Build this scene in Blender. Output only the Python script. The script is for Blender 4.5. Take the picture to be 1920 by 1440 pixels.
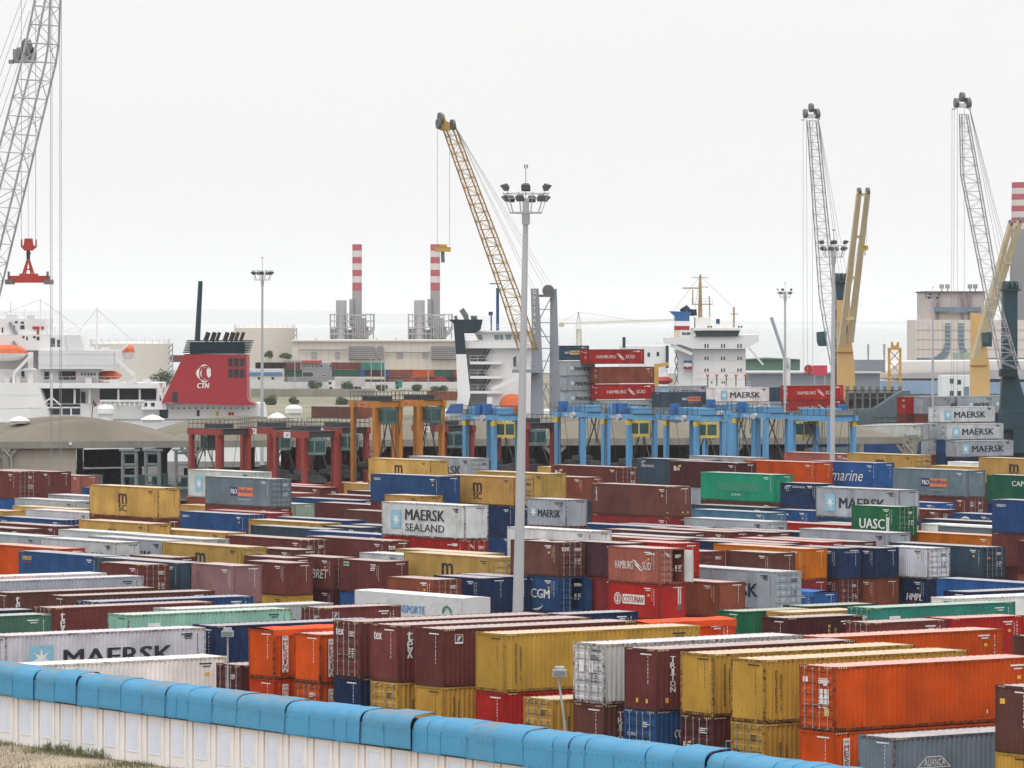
import bpy, math, random, zlib
import numpy as np
from mathutils import Vector, Matrix

for _o in list(bpy.data.objects):
    bpy.data.objects.remove(_o, do_unlink=True)
SC = bpy.context.scene
COL = SC.collection

# ------------------------------------------------------------------ camera
F = 9200.0          # focal length in pixels of the 1920 px wide photograph
HAZE = 0.000036
YH = 604.0          # row of the true horizon
CH = 24.0           # camera height above the yard
cam_d = bpy.data.cameras.new("camera")
cam = bpy.data.objects.new("camera", cam_d)
COL.objects.link(cam)
cam.location = (0, 0, CH)
cam.rotation_euler = (math.radians(90), 0, 0)
cam_d.sensor_width = 36.0
cam_d.lens = 36.0 * F / 1920.0
cam_d.shift_y = -(720.0 - YH) / 1920.0
cam_d.clip_start = 1.0
cam_d.clip_end = 150000.0
SC.camera = cam

# ------------------------------------------------------------------ sky and sun
SUN_EL, SUN_AZ = math.radians(63), math.radians(190)   # azimuth clockwise from +Y
w = bpy.data.worlds.new("World")
SC.world = w
w.use_nodes = True
nt = w.node_tree
nt.nodes.clear()
wo = nt.nodes.new("ShaderNodeOutputWorld")
bg = nt.nodes.new("ShaderNodeBackground")
sky = nt.nodes.new("ShaderNodeTexSky")
sky.sky_type = 'NISHITA'
sky.sun_disc = False
sky.sun_elevation = SUN_EL
sky.sun_rotation = SUN_AZ
sky.air_density = 1.0
sky.dust_density = 6.0
hs = nt.nodes.new("ShaderNodeHueSaturation")
hs.inputs['Saturation'].default_value = 0.10
tc = nt.nodes.new("ShaderNodeTexCoord")
nz = nt.nodes.new("ShaderNodeTexNoise")
nz.inputs['Scale'].default_value = 7.0
nz.inputs['Detail'].default_value = 4.0
mp = nt.nodes.new("ShaderNodeMapping")
mp.inputs['Scale'].default_value = (1, 1, 5)
rmp = nt.nodes.new("ShaderNodeMapRange")
rmp.inputs['To Min'].default_value = 0.97
rmp.inputs['To Max'].default_value = 1.02
cloud = nt.nodes.new("ShaderNodeMix")      # an even layer of cloud in front of the clear sky
cloud.data_type = 'RGBA'
cloud.inputs['Factor'].default_value = 0.90
sep = nt.nodes.new("ShaderNodeSeparateXYZ")            # an overcast sky grows brighter towards the zenith
grad = nt.nodes.new("ShaderNodeMapRange")
grad.inputs['From Min'].default_value = 0.0; grad.inputs['From Max'].default_value = 1.0
grad.inputs['To Min'].default_value = 9.55; grad.inputs['To Max'].default_value = 20.0
tint = nt.nodes.new("ShaderNodeVectorMath"); tint.operation = 'SCALE'
tint.inputs[0].default_value = (1.0, 0.997, 0.994)
nt.links.new(tc.outputs['Generated'], sep.inputs[0]); nt.links.new(sep.outputs['Z'], grad.inputs[0]); nt.links.new(grad.outputs[0], tint.inputs['Scale'])
nt.links.new(tint.outputs[0], cloud.inputs['B'])
vm = nt.nodes.new("ShaderNodeVectorMath"); vm.operation = 'SCALE'
L = nt.links.new
L(sky.outputs[0], hs.inputs['Color'])
L(hs.outputs[0], cloud.inputs['A'])
L(tc.outputs['Generated'], mp.inputs[0]); L(mp.outputs[0], nz.inputs['Vector'])
L(nz.outputs[0], rmp.inputs[0])
L(cloud.outputs['Result'], vm.inputs[0]); L(rmp.outputs[0], vm.inputs['Scale'])
L(vm.outputs[0], bg.inputs['Color'])
bg.inputs['Strength'].default_value = 0.10
L(bg.outputs[0], wo.inputs['Surface'])

sun_d = bpy.data.lights.new("sun", 'SUN')
sun_d.energy = 0.9
sun_d.angle = math.radians(25)
sun_d.color = (1.0, 0.965, 0.92)
sun = bpy.data.objects.new("sun", sun_d)
COL.objects.link(sun)
_sd = Vector((math.sin(SUN_AZ) * math.cos(SUN_EL), math.cos(SUN_AZ) * math.cos(SUN_EL), math.sin(SUN_EL)))
sun.rotation_euler = _sd.to_track_quat('Z', 'Y').to_euler()
sun.location = (0, -50, 200)

vs = SC.view_settings
vs.view_transform = 'Standard'
vs.look = 'None'
vs.exposure = 0.0
vs.gamma = 1.0
try:
    vs.use_curve_mapping = False
except Exception:
    pass
SC.cycles.max_bounces = 5
SC.cycles.diffuse_bounces = 3
SC.cycles.glossy_bounces = 2
SC.cycles.transmission_bounces = 2
SC.cycles.volume_bounces = 2
SC.cycles.transparent_max_bounces = 6
SC.cycles.caustics_reflective = False
SC.cycles.caustics_refractive = False
SC.cycles.use_adaptive_sampling = True
SC.cycles.adaptive_threshold = 0.02
SC.cycles.use_denoising = True

# ------------------------------------------------------------------ photograph geometry -> place
def at(x, y, D):
    """the point at depth D seen at photograph pixel x, y"""
    return Vector(((x - 960.0) * D / F, D, CH - (y - YH) * D / F))

def zat(y, D):
    return CH - (y - YH) * D / F

def xat(x, D):
    return (x - 960.0) * D / F

def dep(y, z):
    """depth at which height z is seen at row y"""
    return F * (CH - z) / (y - YH)

def pix(p):
    return (960 + F * p[0] / p[1], YH + F * (CH - p[2]) / p[1])

# ------------------------------------------------------------------ mesh building
class MB:
    def __init__(self):
        self.v = []; self.f = []; self.m = []
    def add(self, verts, faces, mat=0):
        n = len(self.v)
        self.v.extend([tuple(p) for p in verts])
        self.f.extend([tuple(i + n for i in q) for q in faces])
        self.m.extend([mat] * len(faces))
        return self
    def box(self, x0, x1, y0, y1, z0, z1, mat=0):
        vs_ = [(x0,y0,z0),(x1,y0,z0),(x1,y1,z0),(x0,y1,z0),(x0,y0,z1),(x1,y0,z1),(x1,y1,z1),(x0,y1,z1)]
        return self.add(vs_, [(0,3,2,1),(4,5,6,7),(0,1,5,4),(1,2,6,5),(2,3,7,6),(3,0,4,7)], mat)
    def cbox(self, c, s, mat=0):
        return self.box(c[0]-s[0]/2, c[0]+s[0]/2, c[1]-s[1]/2, c[1]+s[1]/2, c[2]-s[2]/2, c[2]+s[2]/2, mat)
    def bar(self, p, q, w_, h_=None, mat=0, w2=None, h2=None):
        """a square beam from p to q, w_ across, h_ deep (tapering to w2, h2)"""
        h_ = w_ if h_ is None else h_
        w2 = w_ if w2 is None else w2
        h2 = h_ if h2 is None else h2
        p = Vector(p); q = Vector(q); d = (q - p)
        if d.length < 1e-6: return self
        d.normalize()
        up = Vector((0,0,1)) if abs(d.z) < 0.95 else Vector((0,1,0))
        a = d.cross(up).normalized(); b = a.cross(d).normalized()
        vs_ = []
        for o, ww, hh in ((p, w_, h_), (q, w2, h2)):
            for i, j in ((-1,-1),(1,-1),(1,1),(-1,1)):
                vs_.append(o + a*(i*ww/2) + b*(j*hh/2))
        return self.add(vs_, [(3,2,1,0),(4,5,6,7),(0,1,5,4),(1,2,6,5),(2,3,7,6),(3,0,4,7)], mat)
    def tube(self, p, q, r, r2=None, n=6, mat=0, cap=True):
        r2 = r if r2 is None else r2
        p = Vector(p); q = Vector(q); d = q - p
        if d.length < 1e-6: return self
        d.normalize()
        up = Vector((0,0,1)) if abs(d.z) < 0.95 else Vector((0,1,0))
        a = d.cross(up).normalized(); b = a.cross(d).normalized()
        vs_ = []
        for o, rr in ((p, r), (q, r2)):
            for k in range(n):
                t = 2*math.pi*k/n
                vs_.append(o + a*(math.cos(t)*rr) + b*(math.sin(t)*rr))
        fs = [(k, (k+1) % n, n+(k+1) % n, n+k) for k in range(n)]
        if cap:
            fs += [tuple(range(n-1, -1, -1)), tuple(range(n, 2*n))]
        return self.add(vs_, fs, mat)
    def poly(self, pts, mat=0):
        return self.add(pts, [tuple(range(len(pts)))], mat)
    def prism(self, pts, d, mat=0):
        """the planar polygon pts pushed along vector d"""
        n = len(pts); d = Vector(d)
        vs_ = [Vector(p) for p in pts] + [Vector(p) + d for p in pts]
        fs = [tuple(range(n-1, -1, -1)), tuple(range(n, 2*n))] + [(k, (k+1) % n, n+(k+1) % n, n+k) for k in range(n)]
        return self.add(vs_, fs, mat)
    def lathe(self, prof, c=(0,0,0), n=16, mat=0):
        """prof: (radius, z) pairs turned round a vertical axis through c"""
        vs_ = []
        for r, z in prof:
            for k in range(n):
                t = 2*math.pi*k/n
                vs_.append((c[0]+r*math.cos(t), c[1]+r*math.sin(t), c[2]+z))
        fs = []
        for i in range(len(prof)-1):
            for k in range(n):
                fs.append((i*n+k, i*n+(k+1) % n, (i+1)*n+(k+1) % n, (i+1)*n+k))
        fs.append(tuple(range(n-1, -1, -1))); fs.append(tuple(range((len(prof)-1)*n, len(prof)*n)))
        return self.add(vs_, fs, mat)
    def join(self, other, M=None, mat=None):
        vs_ = [tuple(M @ Vector(p)) for p in other.v] if M is not None else other.v
        n = len(self.v)
        self.v.extend(vs_); self.f.extend([tuple(i+n for i in q) for q in other.f])
        self.m.extend(other.m if mat is None else [mat]*len(other.f))
        return self
    def mesh(self, name, mats):
        me = bpy.data.meshes.new(name)
        me.from_pydata(self.v, [], self.f)
        if not isinstance(mats, (list, tuple)): mats = [mats]
        for q in mats: me.materials.append(q)
        if len(mats) > 1:
            me.polygons.foreach_set("material_index", self.m)
        me.update()
        return me
    def build(self, name, mats, parent=None, **kw):
        return put(name, self.mesh(name, mats), parent, **kw)

def put(name, mesh, parent=None, loc=(0,0,0), rot=(0,0,0), scale=(1,1,1), color=None):
    o = bpy.data.objects.new(name, mesh)
    COL.objects.link(o)
    o.location = loc; o.rotation_euler = rot; o.scale = scale
    if parent is not None: o.parent = parent
    if color is not None: o.color = color
    return o

def tag(o, label, cat, group=None, kind=None):
    if label: o["label"] = label
    if cat: o["category"] = cat
    if group: o["group"] = group
    if kind: o["kind"] = kind
    return o

def thing(name, label, cat, loc=(0,0,0), rz=0.0, group=None):
    o = bpy.data.objects.new(name, None)
    COL.objects.link(o)
    o.location = loc; o.rotation_euler = (0, 0, rz)
    o.empty_display_size = 0.5
    return tag(o, label, cat, group)

def structure(o):
    o["kind"] = "structure"
    return o

def copy_tree(o, parent=None):
    c = o.copy(); COL.objects.link(c)
    c.parent = parent
    for ch in o.children: copy_tree(ch, c)
    return c

# ------------------------------------------------------------------ materials
MATS = {}
def mat(name, col, rough=0.6, metal=0.0, var=0.12, scale=1.5, dirt=0.0, dirtcol=(0.09, 0.07, 0.055), streak=False, bump=0.0, spec=0.3, detail=5, top=None):
    """paint, concrete, metal: one base colour broken by soft patches, optional grime with its own shape"""
    if name in MATS: return MATS[name]
    m = bpy.data.materials.new(name); m.use_nodes = True
    n = m.node_tree; n.nodes.clear()
    out = n.nodes.new("ShaderNodeOutputMaterial"); b = n.nodes.new("ShaderNodeBsdfPrincipled")
    n.links.new(b.outputs[0], out.inputs[0])
    b.inputs['Roughness'].default_value = rough; b.inputs['Metallic'].default_value = metal
    b.inputs['Specular IOR Level'].default_value = spec
    tcn = n.nodes.new("ShaderNodeTexCoord"); no = n.nodes.new("ShaderNodeTexNoise")
    no.inputs['Scale'].default_value = scale; no.inputs['Detail'].default_value = detail
    mpn = n.nodes.new("ShaderNodeMapping")
    if streak: mpn.inputs['Scale'].default_value = (1, 1, 0.12)
    n.links.new(tcn.outputs['Object'], mpn.inputs[0]); n.links.new(mpn.outputs[0], no.inputs['Vector'])
    mr = n.nodes.new("ShaderNodeMapRange")
    mr.inputs['From Min'].default_value = 0.3; mr.inputs['From Max'].default_value = 0.7
    mr.inputs['To Min'].default_value = 1 - var; mr.inputs['To Max'].default_value = 1 + var
    n.links.new(no.outputs[0], mr.inputs[0])
    sc_ = n.nodes.new("ShaderNodeVectorMath"); sc_.operation = 'SCALE'
    sc_.inputs[0].default_value = col[:3]
    n.links.new(mr.outputs[0], sc_.inputs['Scale'])
    last = sc_.outputs[0]
    if dirt > 0:
        n2 = n.nodes.new("ShaderNodeTexNoise"); n2.inputs['Scale'].default_value = scale*2.3; n2.inputs['Detail'].default_value = 8
        n2.inputs['Roughness'].default_value = 0.7
        n.links.new(mpn.outputs[0], n2.inputs['Vector'])
        r2 = n.nodes.new("ShaderNodeMapRange"); r2.inputs['From Min'].default_value = 0.62 - 0.22*dirt; r2.inputs['From Max'].default_value = 0.78 - 0.1*dirt
        r2.inputs['To Max'].default_value = min(0.9, 0.4 + dirt*0.5)
        n.links.new(n2.outputs[0], r2.inputs[0])
        fac = r2.outputs[0]
        if top:                                   # wear only where rain and feet reach: between two heights of the thing
            sz = n.nodes.new("ShaderNodeSeparateXYZ"); n.links.new(tcn.outputs['Object'], sz.inputs[0])
            rz_ = n.nodes.new("ShaderNodeMapRange"); rz_.inputs['From Min'].default_value = top[0]; rz_.inputs['From Max'].default_value = top[1]
            n.links.new(sz.outputs['Z'], rz_.inputs[0])
            ml_ = n.nodes.new("ShaderNodeMath"); ml_.operation = 'MULTIPLY'; n.links.new(fac, ml_.inputs[0]); n.links.new(rz_.outputs[0], ml_.inputs[1]); fac = ml_.outputs[0]
        mx = n.nodes.new("ShaderNodeMix"); mx.data_type = 'RGBA'
        n.links.new(fac, mx.inputs['Factor']); n.links.new(last, mx.inputs['A'])
        mx.inputs['B'].default_value = (*dirtcol, 1)
        last = mx.outputs['Result']
    n.links.new(last, b.inputs['Base Color'])
    if bump > 0:
        bp = n.nodes.new("ShaderNodeBump"); bp.inputs['Strength'].default_value = bump; bp.inputs['Distance'].default_value = 0.05
        n.links.new(no.outputs[0], bp.inputs['Height']); n.links.new(bp.outputs[0], b.inputs['Normal'])
    MATS[name] = m
    return m

def paint(name, wear, rust=True, dust_toplight=0.0):
    """container paint: the colour is the object's own, its alpha how worn it is"""
    m = bpy.data.materials.new(name); m.use_nodes = True
    n = m.node_tree; n.nodes.clear(); N = n.nodes.new; LK = n.links.new
    out = N("ShaderNodeOutputMaterial"); b = N("ShaderNodeBsdfPrincipled"); LK(b.outputs[0], out.inputs[0])
    b.inputs['Roughness'].default_value = 0.6; b.inputs['Specular IOR Level'].default_value = 0.04
    oi = N("ShaderNodeObjectInfo"); tcn = N("ShaderNodeTexCoord")
    off = N("ShaderNodeVectorMath"); off.operation = 'SCALE'; off.inputs[0].default_value = (37.1, 21.7, 11.3)
    LK(oi.outputs['Random'], off.inputs['Scale'])
    ad = N("ShaderNodeVectorMath"); ad.operation = 'ADD'
    LK(tcn.outputs['Object'], ad.inputs[0]); LK(off.outputs[0], ad.inputs[1])
    # soft fading
    n1 = N("ShaderNodeTexNoise"); n1.inputs['Scale'].default_value = 0.55; n1.inputs['Detail'].default_value = 5
    LK(ad.outputs[0], n1.inputs['Vector'])
    r1 = N("ShaderNodeMapRange"); r1.inputs['From Min'].default_value = 0.3; r1.inputs['From Max'].default_value = 0.7
    r1.inputs['To Min'].default_value = 0.80; r1.inputs['To Max'].default_value = 1.16
    LK(n1.outputs[0], r1.inputs[0])
    sx = N("ShaderNodeSeparateXYZ"); LK(ad.outputs[0], sx.inputs[0])          # steel sheets about a metre wide, each aged its own way
    fl_ = N("ShaderNodeMath"); fl_.operation = 'MULTIPLY_ADD'; fl_.inputs[1].default_value = 0.87; LK(sx.outputs['X'], fl_.inputs[0])
    fo_ = N("ShaderNodeMath"); fo_.operation = 'FLOOR'; LK(fl_.outputs[0], fo_.inputs[0])
    wn = N("ShaderNodeTexWhiteNoise"); wn.noise_dimensions = '1D'; LK(fo_.outputs[0], wn.inputs['W'])
    rw = N("ShaderNodeMapRange"); rw.inputs['To Min'].default_value = 0.91; rw.inputs['To Max'].default_value = 1.07; LK(wn.outputs['Value'], rw.inputs[0])
    mw = N("ShaderNodeMath"); mw.operation = 'MULTIPLY'; LK(rw.outputs[0], mw.inputs[0]); LK(r1.outputs[0], mw.inputs[1])
    v1 = N("ShaderNodeVectorMath"); v1.operation = 'SCALE'
    LK(oi.outputs['Color'], v1.inputs[0]); LK(mw.outputs[0], v1.inputs['Scale'])
    so = N("ShaderNodeSeparateXYZ"); LK(tcn.outputs['Object'], so.inputs[0])
    lo_ = N("ShaderNodeMapRange"); lo_.inputs['From Min'].default_value = 0.1; lo_.inputs['From Max'].default_value = 0.8; lo_.inputs['To Min'].default_value = 0.07; lo_.inputs['To Max'].default_value = 0.0
    LK(so.outputs['Z'], lo_.inputs[0])
    # dust and chalking; on roofs its pale mix also stands in for light from above
    n4 = N("ShaderNodeTexNoise"); n4.inputs['Scale'].default_value = 1.3; n4.inputs['Detail'].default_value = 6
    LK(ad.outputs[0], n4.inputs['Vector'])
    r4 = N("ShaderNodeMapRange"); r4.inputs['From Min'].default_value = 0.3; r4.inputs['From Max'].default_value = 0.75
    r4.inputs['To Min'].default_value = dust_toplight; r4.inputs['To Max'].default_value = dust_toplight + (0.025 if dust_toplight == 0 else 0.22)
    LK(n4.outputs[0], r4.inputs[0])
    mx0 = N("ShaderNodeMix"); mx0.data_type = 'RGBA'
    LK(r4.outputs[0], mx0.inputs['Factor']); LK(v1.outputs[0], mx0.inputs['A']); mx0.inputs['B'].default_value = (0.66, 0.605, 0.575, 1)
    last = mx0.outputs['Result']
    # grime runs
    mp2 = N("ShaderNodeMapping"); mp2.inputs['Scale'].default_value = (2.6, 2.6, 0.22); LK(ad.outputs[0], mp2.inputs[0])
    n2 = N("ShaderNodeTexNoise"); n2.inputs['Scale'].default_value = 1.6; n2.inputs['Detail'].default_value = 6; n2.inputs['Roughness'].default_value = 0.65
    LK(mp2.outputs[0], n2.inputs['Vector'])
    thr = N("ShaderNodeMath"); thr.operation = 'MULTIPLY_ADD'; thr.inputs[1].default_value = -0.20; thr.inputs[2].default_value = 0.70 - wear
    LK(oi.outputs['Alpha'], thr.inputs[0])
    n2b = N("ShaderNodeMath"); n2b.operation = 'ADD'; LK(n2.outputs[0], n2b.inputs[0]); LK(lo_.outputs[0], n2b.inputs[1])
    sb = N("ShaderNodeMath"); sb.operation = 'SUBTRACT'; LK(n2b.outputs[0], sb.inputs[0]); LK(thr.outputs[0], sb.inputs[1])
    ml = N("ShaderNodeMath"); ml.operation = 'MULTIPLY'; ml.inputs[1].default_value = 5.0; ml.use_clamp = True; LK(sb.outputs[0], ml.inputs[0])
    m2 = N("ShaderNodeMath"); m2.operation = 'MULTIPLY'; m2.inputs[1].default_value = 0.45; LK(ml.outputs[0], m2.inputs[0])
    mx = N("ShaderNodeMix"); mx.data_type = 'RGBA'
    LK(m2.outputs[0], mx.inputs['Factor']); LK(last, mx.inputs['A']); mx.inputs['B'].default_value = (0.10, 0.062, 0.042, 1)
    last = mx.outputs['Result']
    if rust:
        n3 = N("ShaderNodeTexNoise"); n3.inputs['Scale'].default_value = 5.5; n3.inputs['Detail'].default_value = 8; n3.inputs['Roughness'].default_value = 0.7
        LK(ad.outputs[0], n3.inputs['Vector'])
        t3 = N("ShaderNodeMath"); t3.operation = 'MULTIPLY_ADD'; t3.inputs[1].default_value = -0.16; t3.inputs[2].default_value = 0.73 - wear
        LK(oi.outputs['Alpha'], t3.inputs[0])
        n3b = N("ShaderNodeMath"); n3b.operation = 'ADD'; LK(n3.outputs[0], n3b.inputs[0]); LK(lo_.outputs[0], n3b.inputs[1])
        s3 = N("ShaderNodeMath"); s3.operation = 'SUBTRACT'; LK(n3b.outputs[0], s3.inputs[0]); LK(t3.outputs[0], s3.inputs[1])
        k3 = N("ShaderNodeMath"); k3.operation = 'MULTIPLY'; k3.inputs[1].default_value = 12.0; k3.use_clamp = True; LK(s3.outputs[0], k3.inputs[0])
        mx3 = N("ShaderNodeMix"); mx3.data_type = 'RGBA'
        LK(k3.outputs[0], mx3.inputs['Factor']); LK(last, mx3.inputs['A']); mx3.inputs['B'].default_value = (0.085, 0.035, 0.02, 1)
        last = mx3.outputs['Result']
    LK(last, b.inputs['Base Color'])
    MATS[name] = m
    return m

def flat(name, col, rough=0.6, emit=None):
    if name in MATS: return MATS[name]
    return mat(name, col, rough=rough, var=0.06, scale=3.0)

def glassy(name, col, rough=0.12):
    if name in MATS: return MATS[name]
    m = mat(name, col, rough=rough, var=0.25, scale=0.4, spec=0.6)
    return m
# ------------------------------------------------------------------ helpers for far things: real boxes and prisms at a given depth
def pbox(mb, x0, y0, x1, y1, D, deep, m=0):
    """a box whose front, at depth D, spans those photograph pixels; it reaches `deep` metres back"""
    a = at(x0, y1, D); b = at(x1, y0, D)
    return mb.box(a.x, b.x, D, D+deep, a.z, b.z, m)
def ppoly(mb, pts, D, deep, m=0):
    return mb.prism([at(x, y, D) for x, y in reversed(pts)], (0, deep, 0), m)
def pbar(mb, p, q, D, w_, D2=None, m=0, w2=None):
    return mb.bar(at(p[0], p[1], D), at(q[0], q[1], D if D2 is None else D2), w_, None, m, w2, w2)
def ptube(mb, p, q, D, r, D2=None, m=0, n=5, r2=None):
    return mb.tube(at(p[0], p[1], D), at(q[0], q[1], D if D2 is None else D2), r, r2, n, m)
def root(name, label, cat, x, D, group=None, z=0.0):
    return thing(name, label, cat, (xat(x, D), D, z), 0.0, group)
def part(name, mb, mats, rt, deep_parent=None):
    """a part given in place coordinates, hung under its thing (or under a part of it)"""
    o = mb.build(name, mats)
    if deep_parent is not None:
        o.parent = deep_parent; return o
    o.parent = rt; o.location = -Vector(rt.location)
    return o
def rails(mb, pts, D, h, step, r=.03, m=0):
    """a railing along photograph points at depth D"""
    P = [at(x, y, D) for x, y in pts]
    for a, b in zip(P, P[1:]):
        n = max(1, int((b-a).length/step))
        for k in range(n+1):
            p = a + (b-a)*k/n
            mb.bar(p, p+Vector((0,0,h)), r, None, m)
        for q in (.5, 1.0): mb.bar(a+Vector((0,0,h*q)), b+Vector((0,0,h*q)), r, None, m)
def interp(pts, t):
    L_ = [0]
    for a, b in zip(pts, pts[1:]): L_.append(L_[-1] + math.hypot(b[0]-a[0], b[1]-a[1]))
    d = t*L_[-1]
    for k in range(len(pts)-1):
        if d <= L_[k+1] + 1e-9:
            q = (d-L_[k])/max(1e-9, L_[k+1]-L_[k])
            return (pts[k][0]+(pts[k+1][0]-pts[k][0])*q, pts[k][1]+(pts[k+1][1]-pts[k][1])*q)
    return pts[-1]
def lattice(c1, c2, D0, D1, thick, n, r, rb, tap=0.5):
    """a four-chord boom; c1 and c2 are its two edges in the photograph, from tip (depth D0) to foot (depth D1)"""
    ch = MB(); br = MB()
    def pt(k, j, i):
        t = k/n; D = D0+(D1-D0)*t; x, y = interp((c1, c2)[i], t); w_ = thick*(tap+(1-tap)*t)
        return at(x, y, D) + Vector(((w_ if j else 0)*.35, (w_ if j else 0), 0))
    for k in range(n):
        for i in (0, 1):
            for j in (0, 1): ch.tube(pt(k,j,i), pt(k+1,j,i), r, None, 5)
        for j in (0, 1):
            a, b = (0, 1) if k % 2 else (1, 0)
            br.tube(pt(k,j,a), pt(k+1,j,b), rb, None, 4, cap=False); br.tube(pt(k,j,0), pt(k,j,1), rb, None, 4, cap=False)
        for i in (0, 1):
            a, b = (0, 1) if k % 2 else (1, 0)
            br.tube(pt(k,a,i), pt(k+1,b,i), rb, None, 4, cap=False); br.tube(pt(k,0,i), pt(k,1,i), rb, None, 4, cap=False)
    return ch, br
def disc(mb, c, axis, r, w_, n=14, m=0):
    a = Vector(axis).normalized()*w_/2
    return mb.tube(Vector(c)-a, Vector(c)+a, r, None, n, m)
# ================================================================== containers
TH = math.radians(36.0)                       # the yard's grid against the picture plane
AX = Vector((math.cos(TH), math.sin(TH), 0))  # lies to the right and away
BX = Vector((math.sin(TH), -math.cos(TH), 0)) # lies to the right and nearer
RZ = {'A': TH, 'B': TH - math.pi/2}
CW = 2.44
CLEN = {'2': 6.06, '4': 12.19, '5': 13.72}
CHGT = {'s': 2.59, 'H': 2.90}
PAL = {
 'maroon': (.150,.040,.037), 'brown': (0.115,0.043,0.036), 'dark_maroon': (0.078,0.021,0.025), 'rust': (0.229,0.065,0.037), 'red': (0.370,0.018,0.015),
 'crimson': (.205,.024,.030), 'orange': (.570,.078,.008), 'amber': (0.521,0.147,0.010), 'tan': (0.493,0.304,0.088), 'yellow': (0.466,0.264,0.048),
 'navy': (0.011,0.029,0.084), 'blue': (0.019,0.068,0.184), 'slate': (0.036,0.068,0.100), 'steel': (.160,.215,.250), 'bright_blue': (0.021,0.096,0.288),
 'teal': (0.036,0.240,0.188), 'pale_teal': (0.262,0.456,0.398), 'green': (0.013,0.120,0.054), 'dark_green': (0.011,0.084,0.054), 'emerald': (0.011,0.264,0.152),
 'sage': (0.068,0.164,0.112), 'grey': (0.349,0.378,0.417), 'pale_grey': (0.514,0.529,0.543), 'white': (0.776,0.757,0.737), 'pink': (0.282,0.154,0.163), 'salmon': (0.302,0.097,0.071),
 'purple': (0.063,0.026,0.037), 'scarlet': (0.554,0.050,0.010), 'sky_blue': (0.080,0.200,0.320), 'moss': (0.320,0.407,0.320),
}
CNAME = {k: k.replace('_', ' ') for k in PAL}
CNAME.update({'tan': 'mustard yellow', 'slate': 'slate blue', 'steel': 'steel grey-blue', 'rust': 'rust-brown', 'brown': 'red-brown', 'amber': 'amber orange'})

M_SIDE = paint("container_paint", 0.0)
M_ROOF = paint("container_roof_paint", 0.045, dust_toplight=0.47)  # dusty roofs, paled further: light from above put into the colour
M_FRAME = paint("container_frame_paint", 0.13)
M_ROD = mat("galvanised_steel", (.34,.34,.34), 0.5, 0.3, 0.2, 3.0, dirt=0.3)
M_TARP = paint("tarpaulin", -0.5, rust=False)
M_DARK = mat("dark_cavity", (.012,.012,.013), 0.9)
INK = {'w': mat("lettering_white", (.74,.73,.71), .6, 0, .12, 2.5, dirt=.25, dirtcol=(.25,.2,.18)),
       'k': mat("lettering_black", (.02,.024,.032), .6, 0, .2, 2.5),
       'y': mat("lettering_yellow", (.72,.42,.05), .6, 0, .1, 2.5),
       'r': mat("lettering_red", (.30,.03,.03), .6, 0, .2, 2.5, dirt=.2),
       'b': mat("logo_light_blue", (.24,.48,.60), .6, 0, .1, 2.5),
       'n': mat("logo_navy", (.02,.035,.14), .6, 0, .1, 2.5),
       'o': mat("logo_orange", (.66,.20,.09), .6, 0, .1, 2.5),
       'g': mat("logo_green", (.03,.22,.13), .6, 0, .1, 2.5),
       'c': mat("logo_blue", (.05,.25,.55), .6, 0, .1, 2.5),
       'd': mat("painted_over_patch", (.03,.22,.13), .7, 0, .1, 2.5),
       'p': mat("faded_patch", (.24,.09,.11), .7, 0, .2, 2.5),
       's': mat("lettering_straw", (.62,.48,.20), .6, 0, .1, 2.5)}
INKL = list(INK); INKM = [INK[k] for k in INKL]

# ---- letters as flat meshes
_TX = {}
def text_mesh(body, bold=0.0, shear=0.0, spacing=1.0):
    k = (body, bold, shear, spacing)
    if k in _TX: return _TX[k]
    cu = bpy.data.curves.new("letters", 'FONT')
    cu.body = body; cu.resolution_u = 2; cu.offset = bold; cu.shear = shear; cu.space_character = spacing
    ob = bpy.data.objects.new("letters", cu); COL.objects.link(ob)
    dg = bpy.context.evaluated_depsgraph_get()
    me = bpy.data.meshes.new_from_object(ob.evaluated_get(dg))
    vv = np.array([v.co[:2] for v in me.vertices]); ff = [tuple(p.vertices) for p in me.polygons]
    bpy.data.objects.remove(ob, do_unlink=True); bpy.data.curves.remove(cu); bpy.data.meshes.remove(me)
    lo = vv.min(0); hi = vv.max(0)
    vv = (vv - lo) / (hi - lo)
    _TX[k] = (vv, ff, float((hi - lo)[0] / (hi - lo)[1]))
    return _TX[k]

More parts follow.
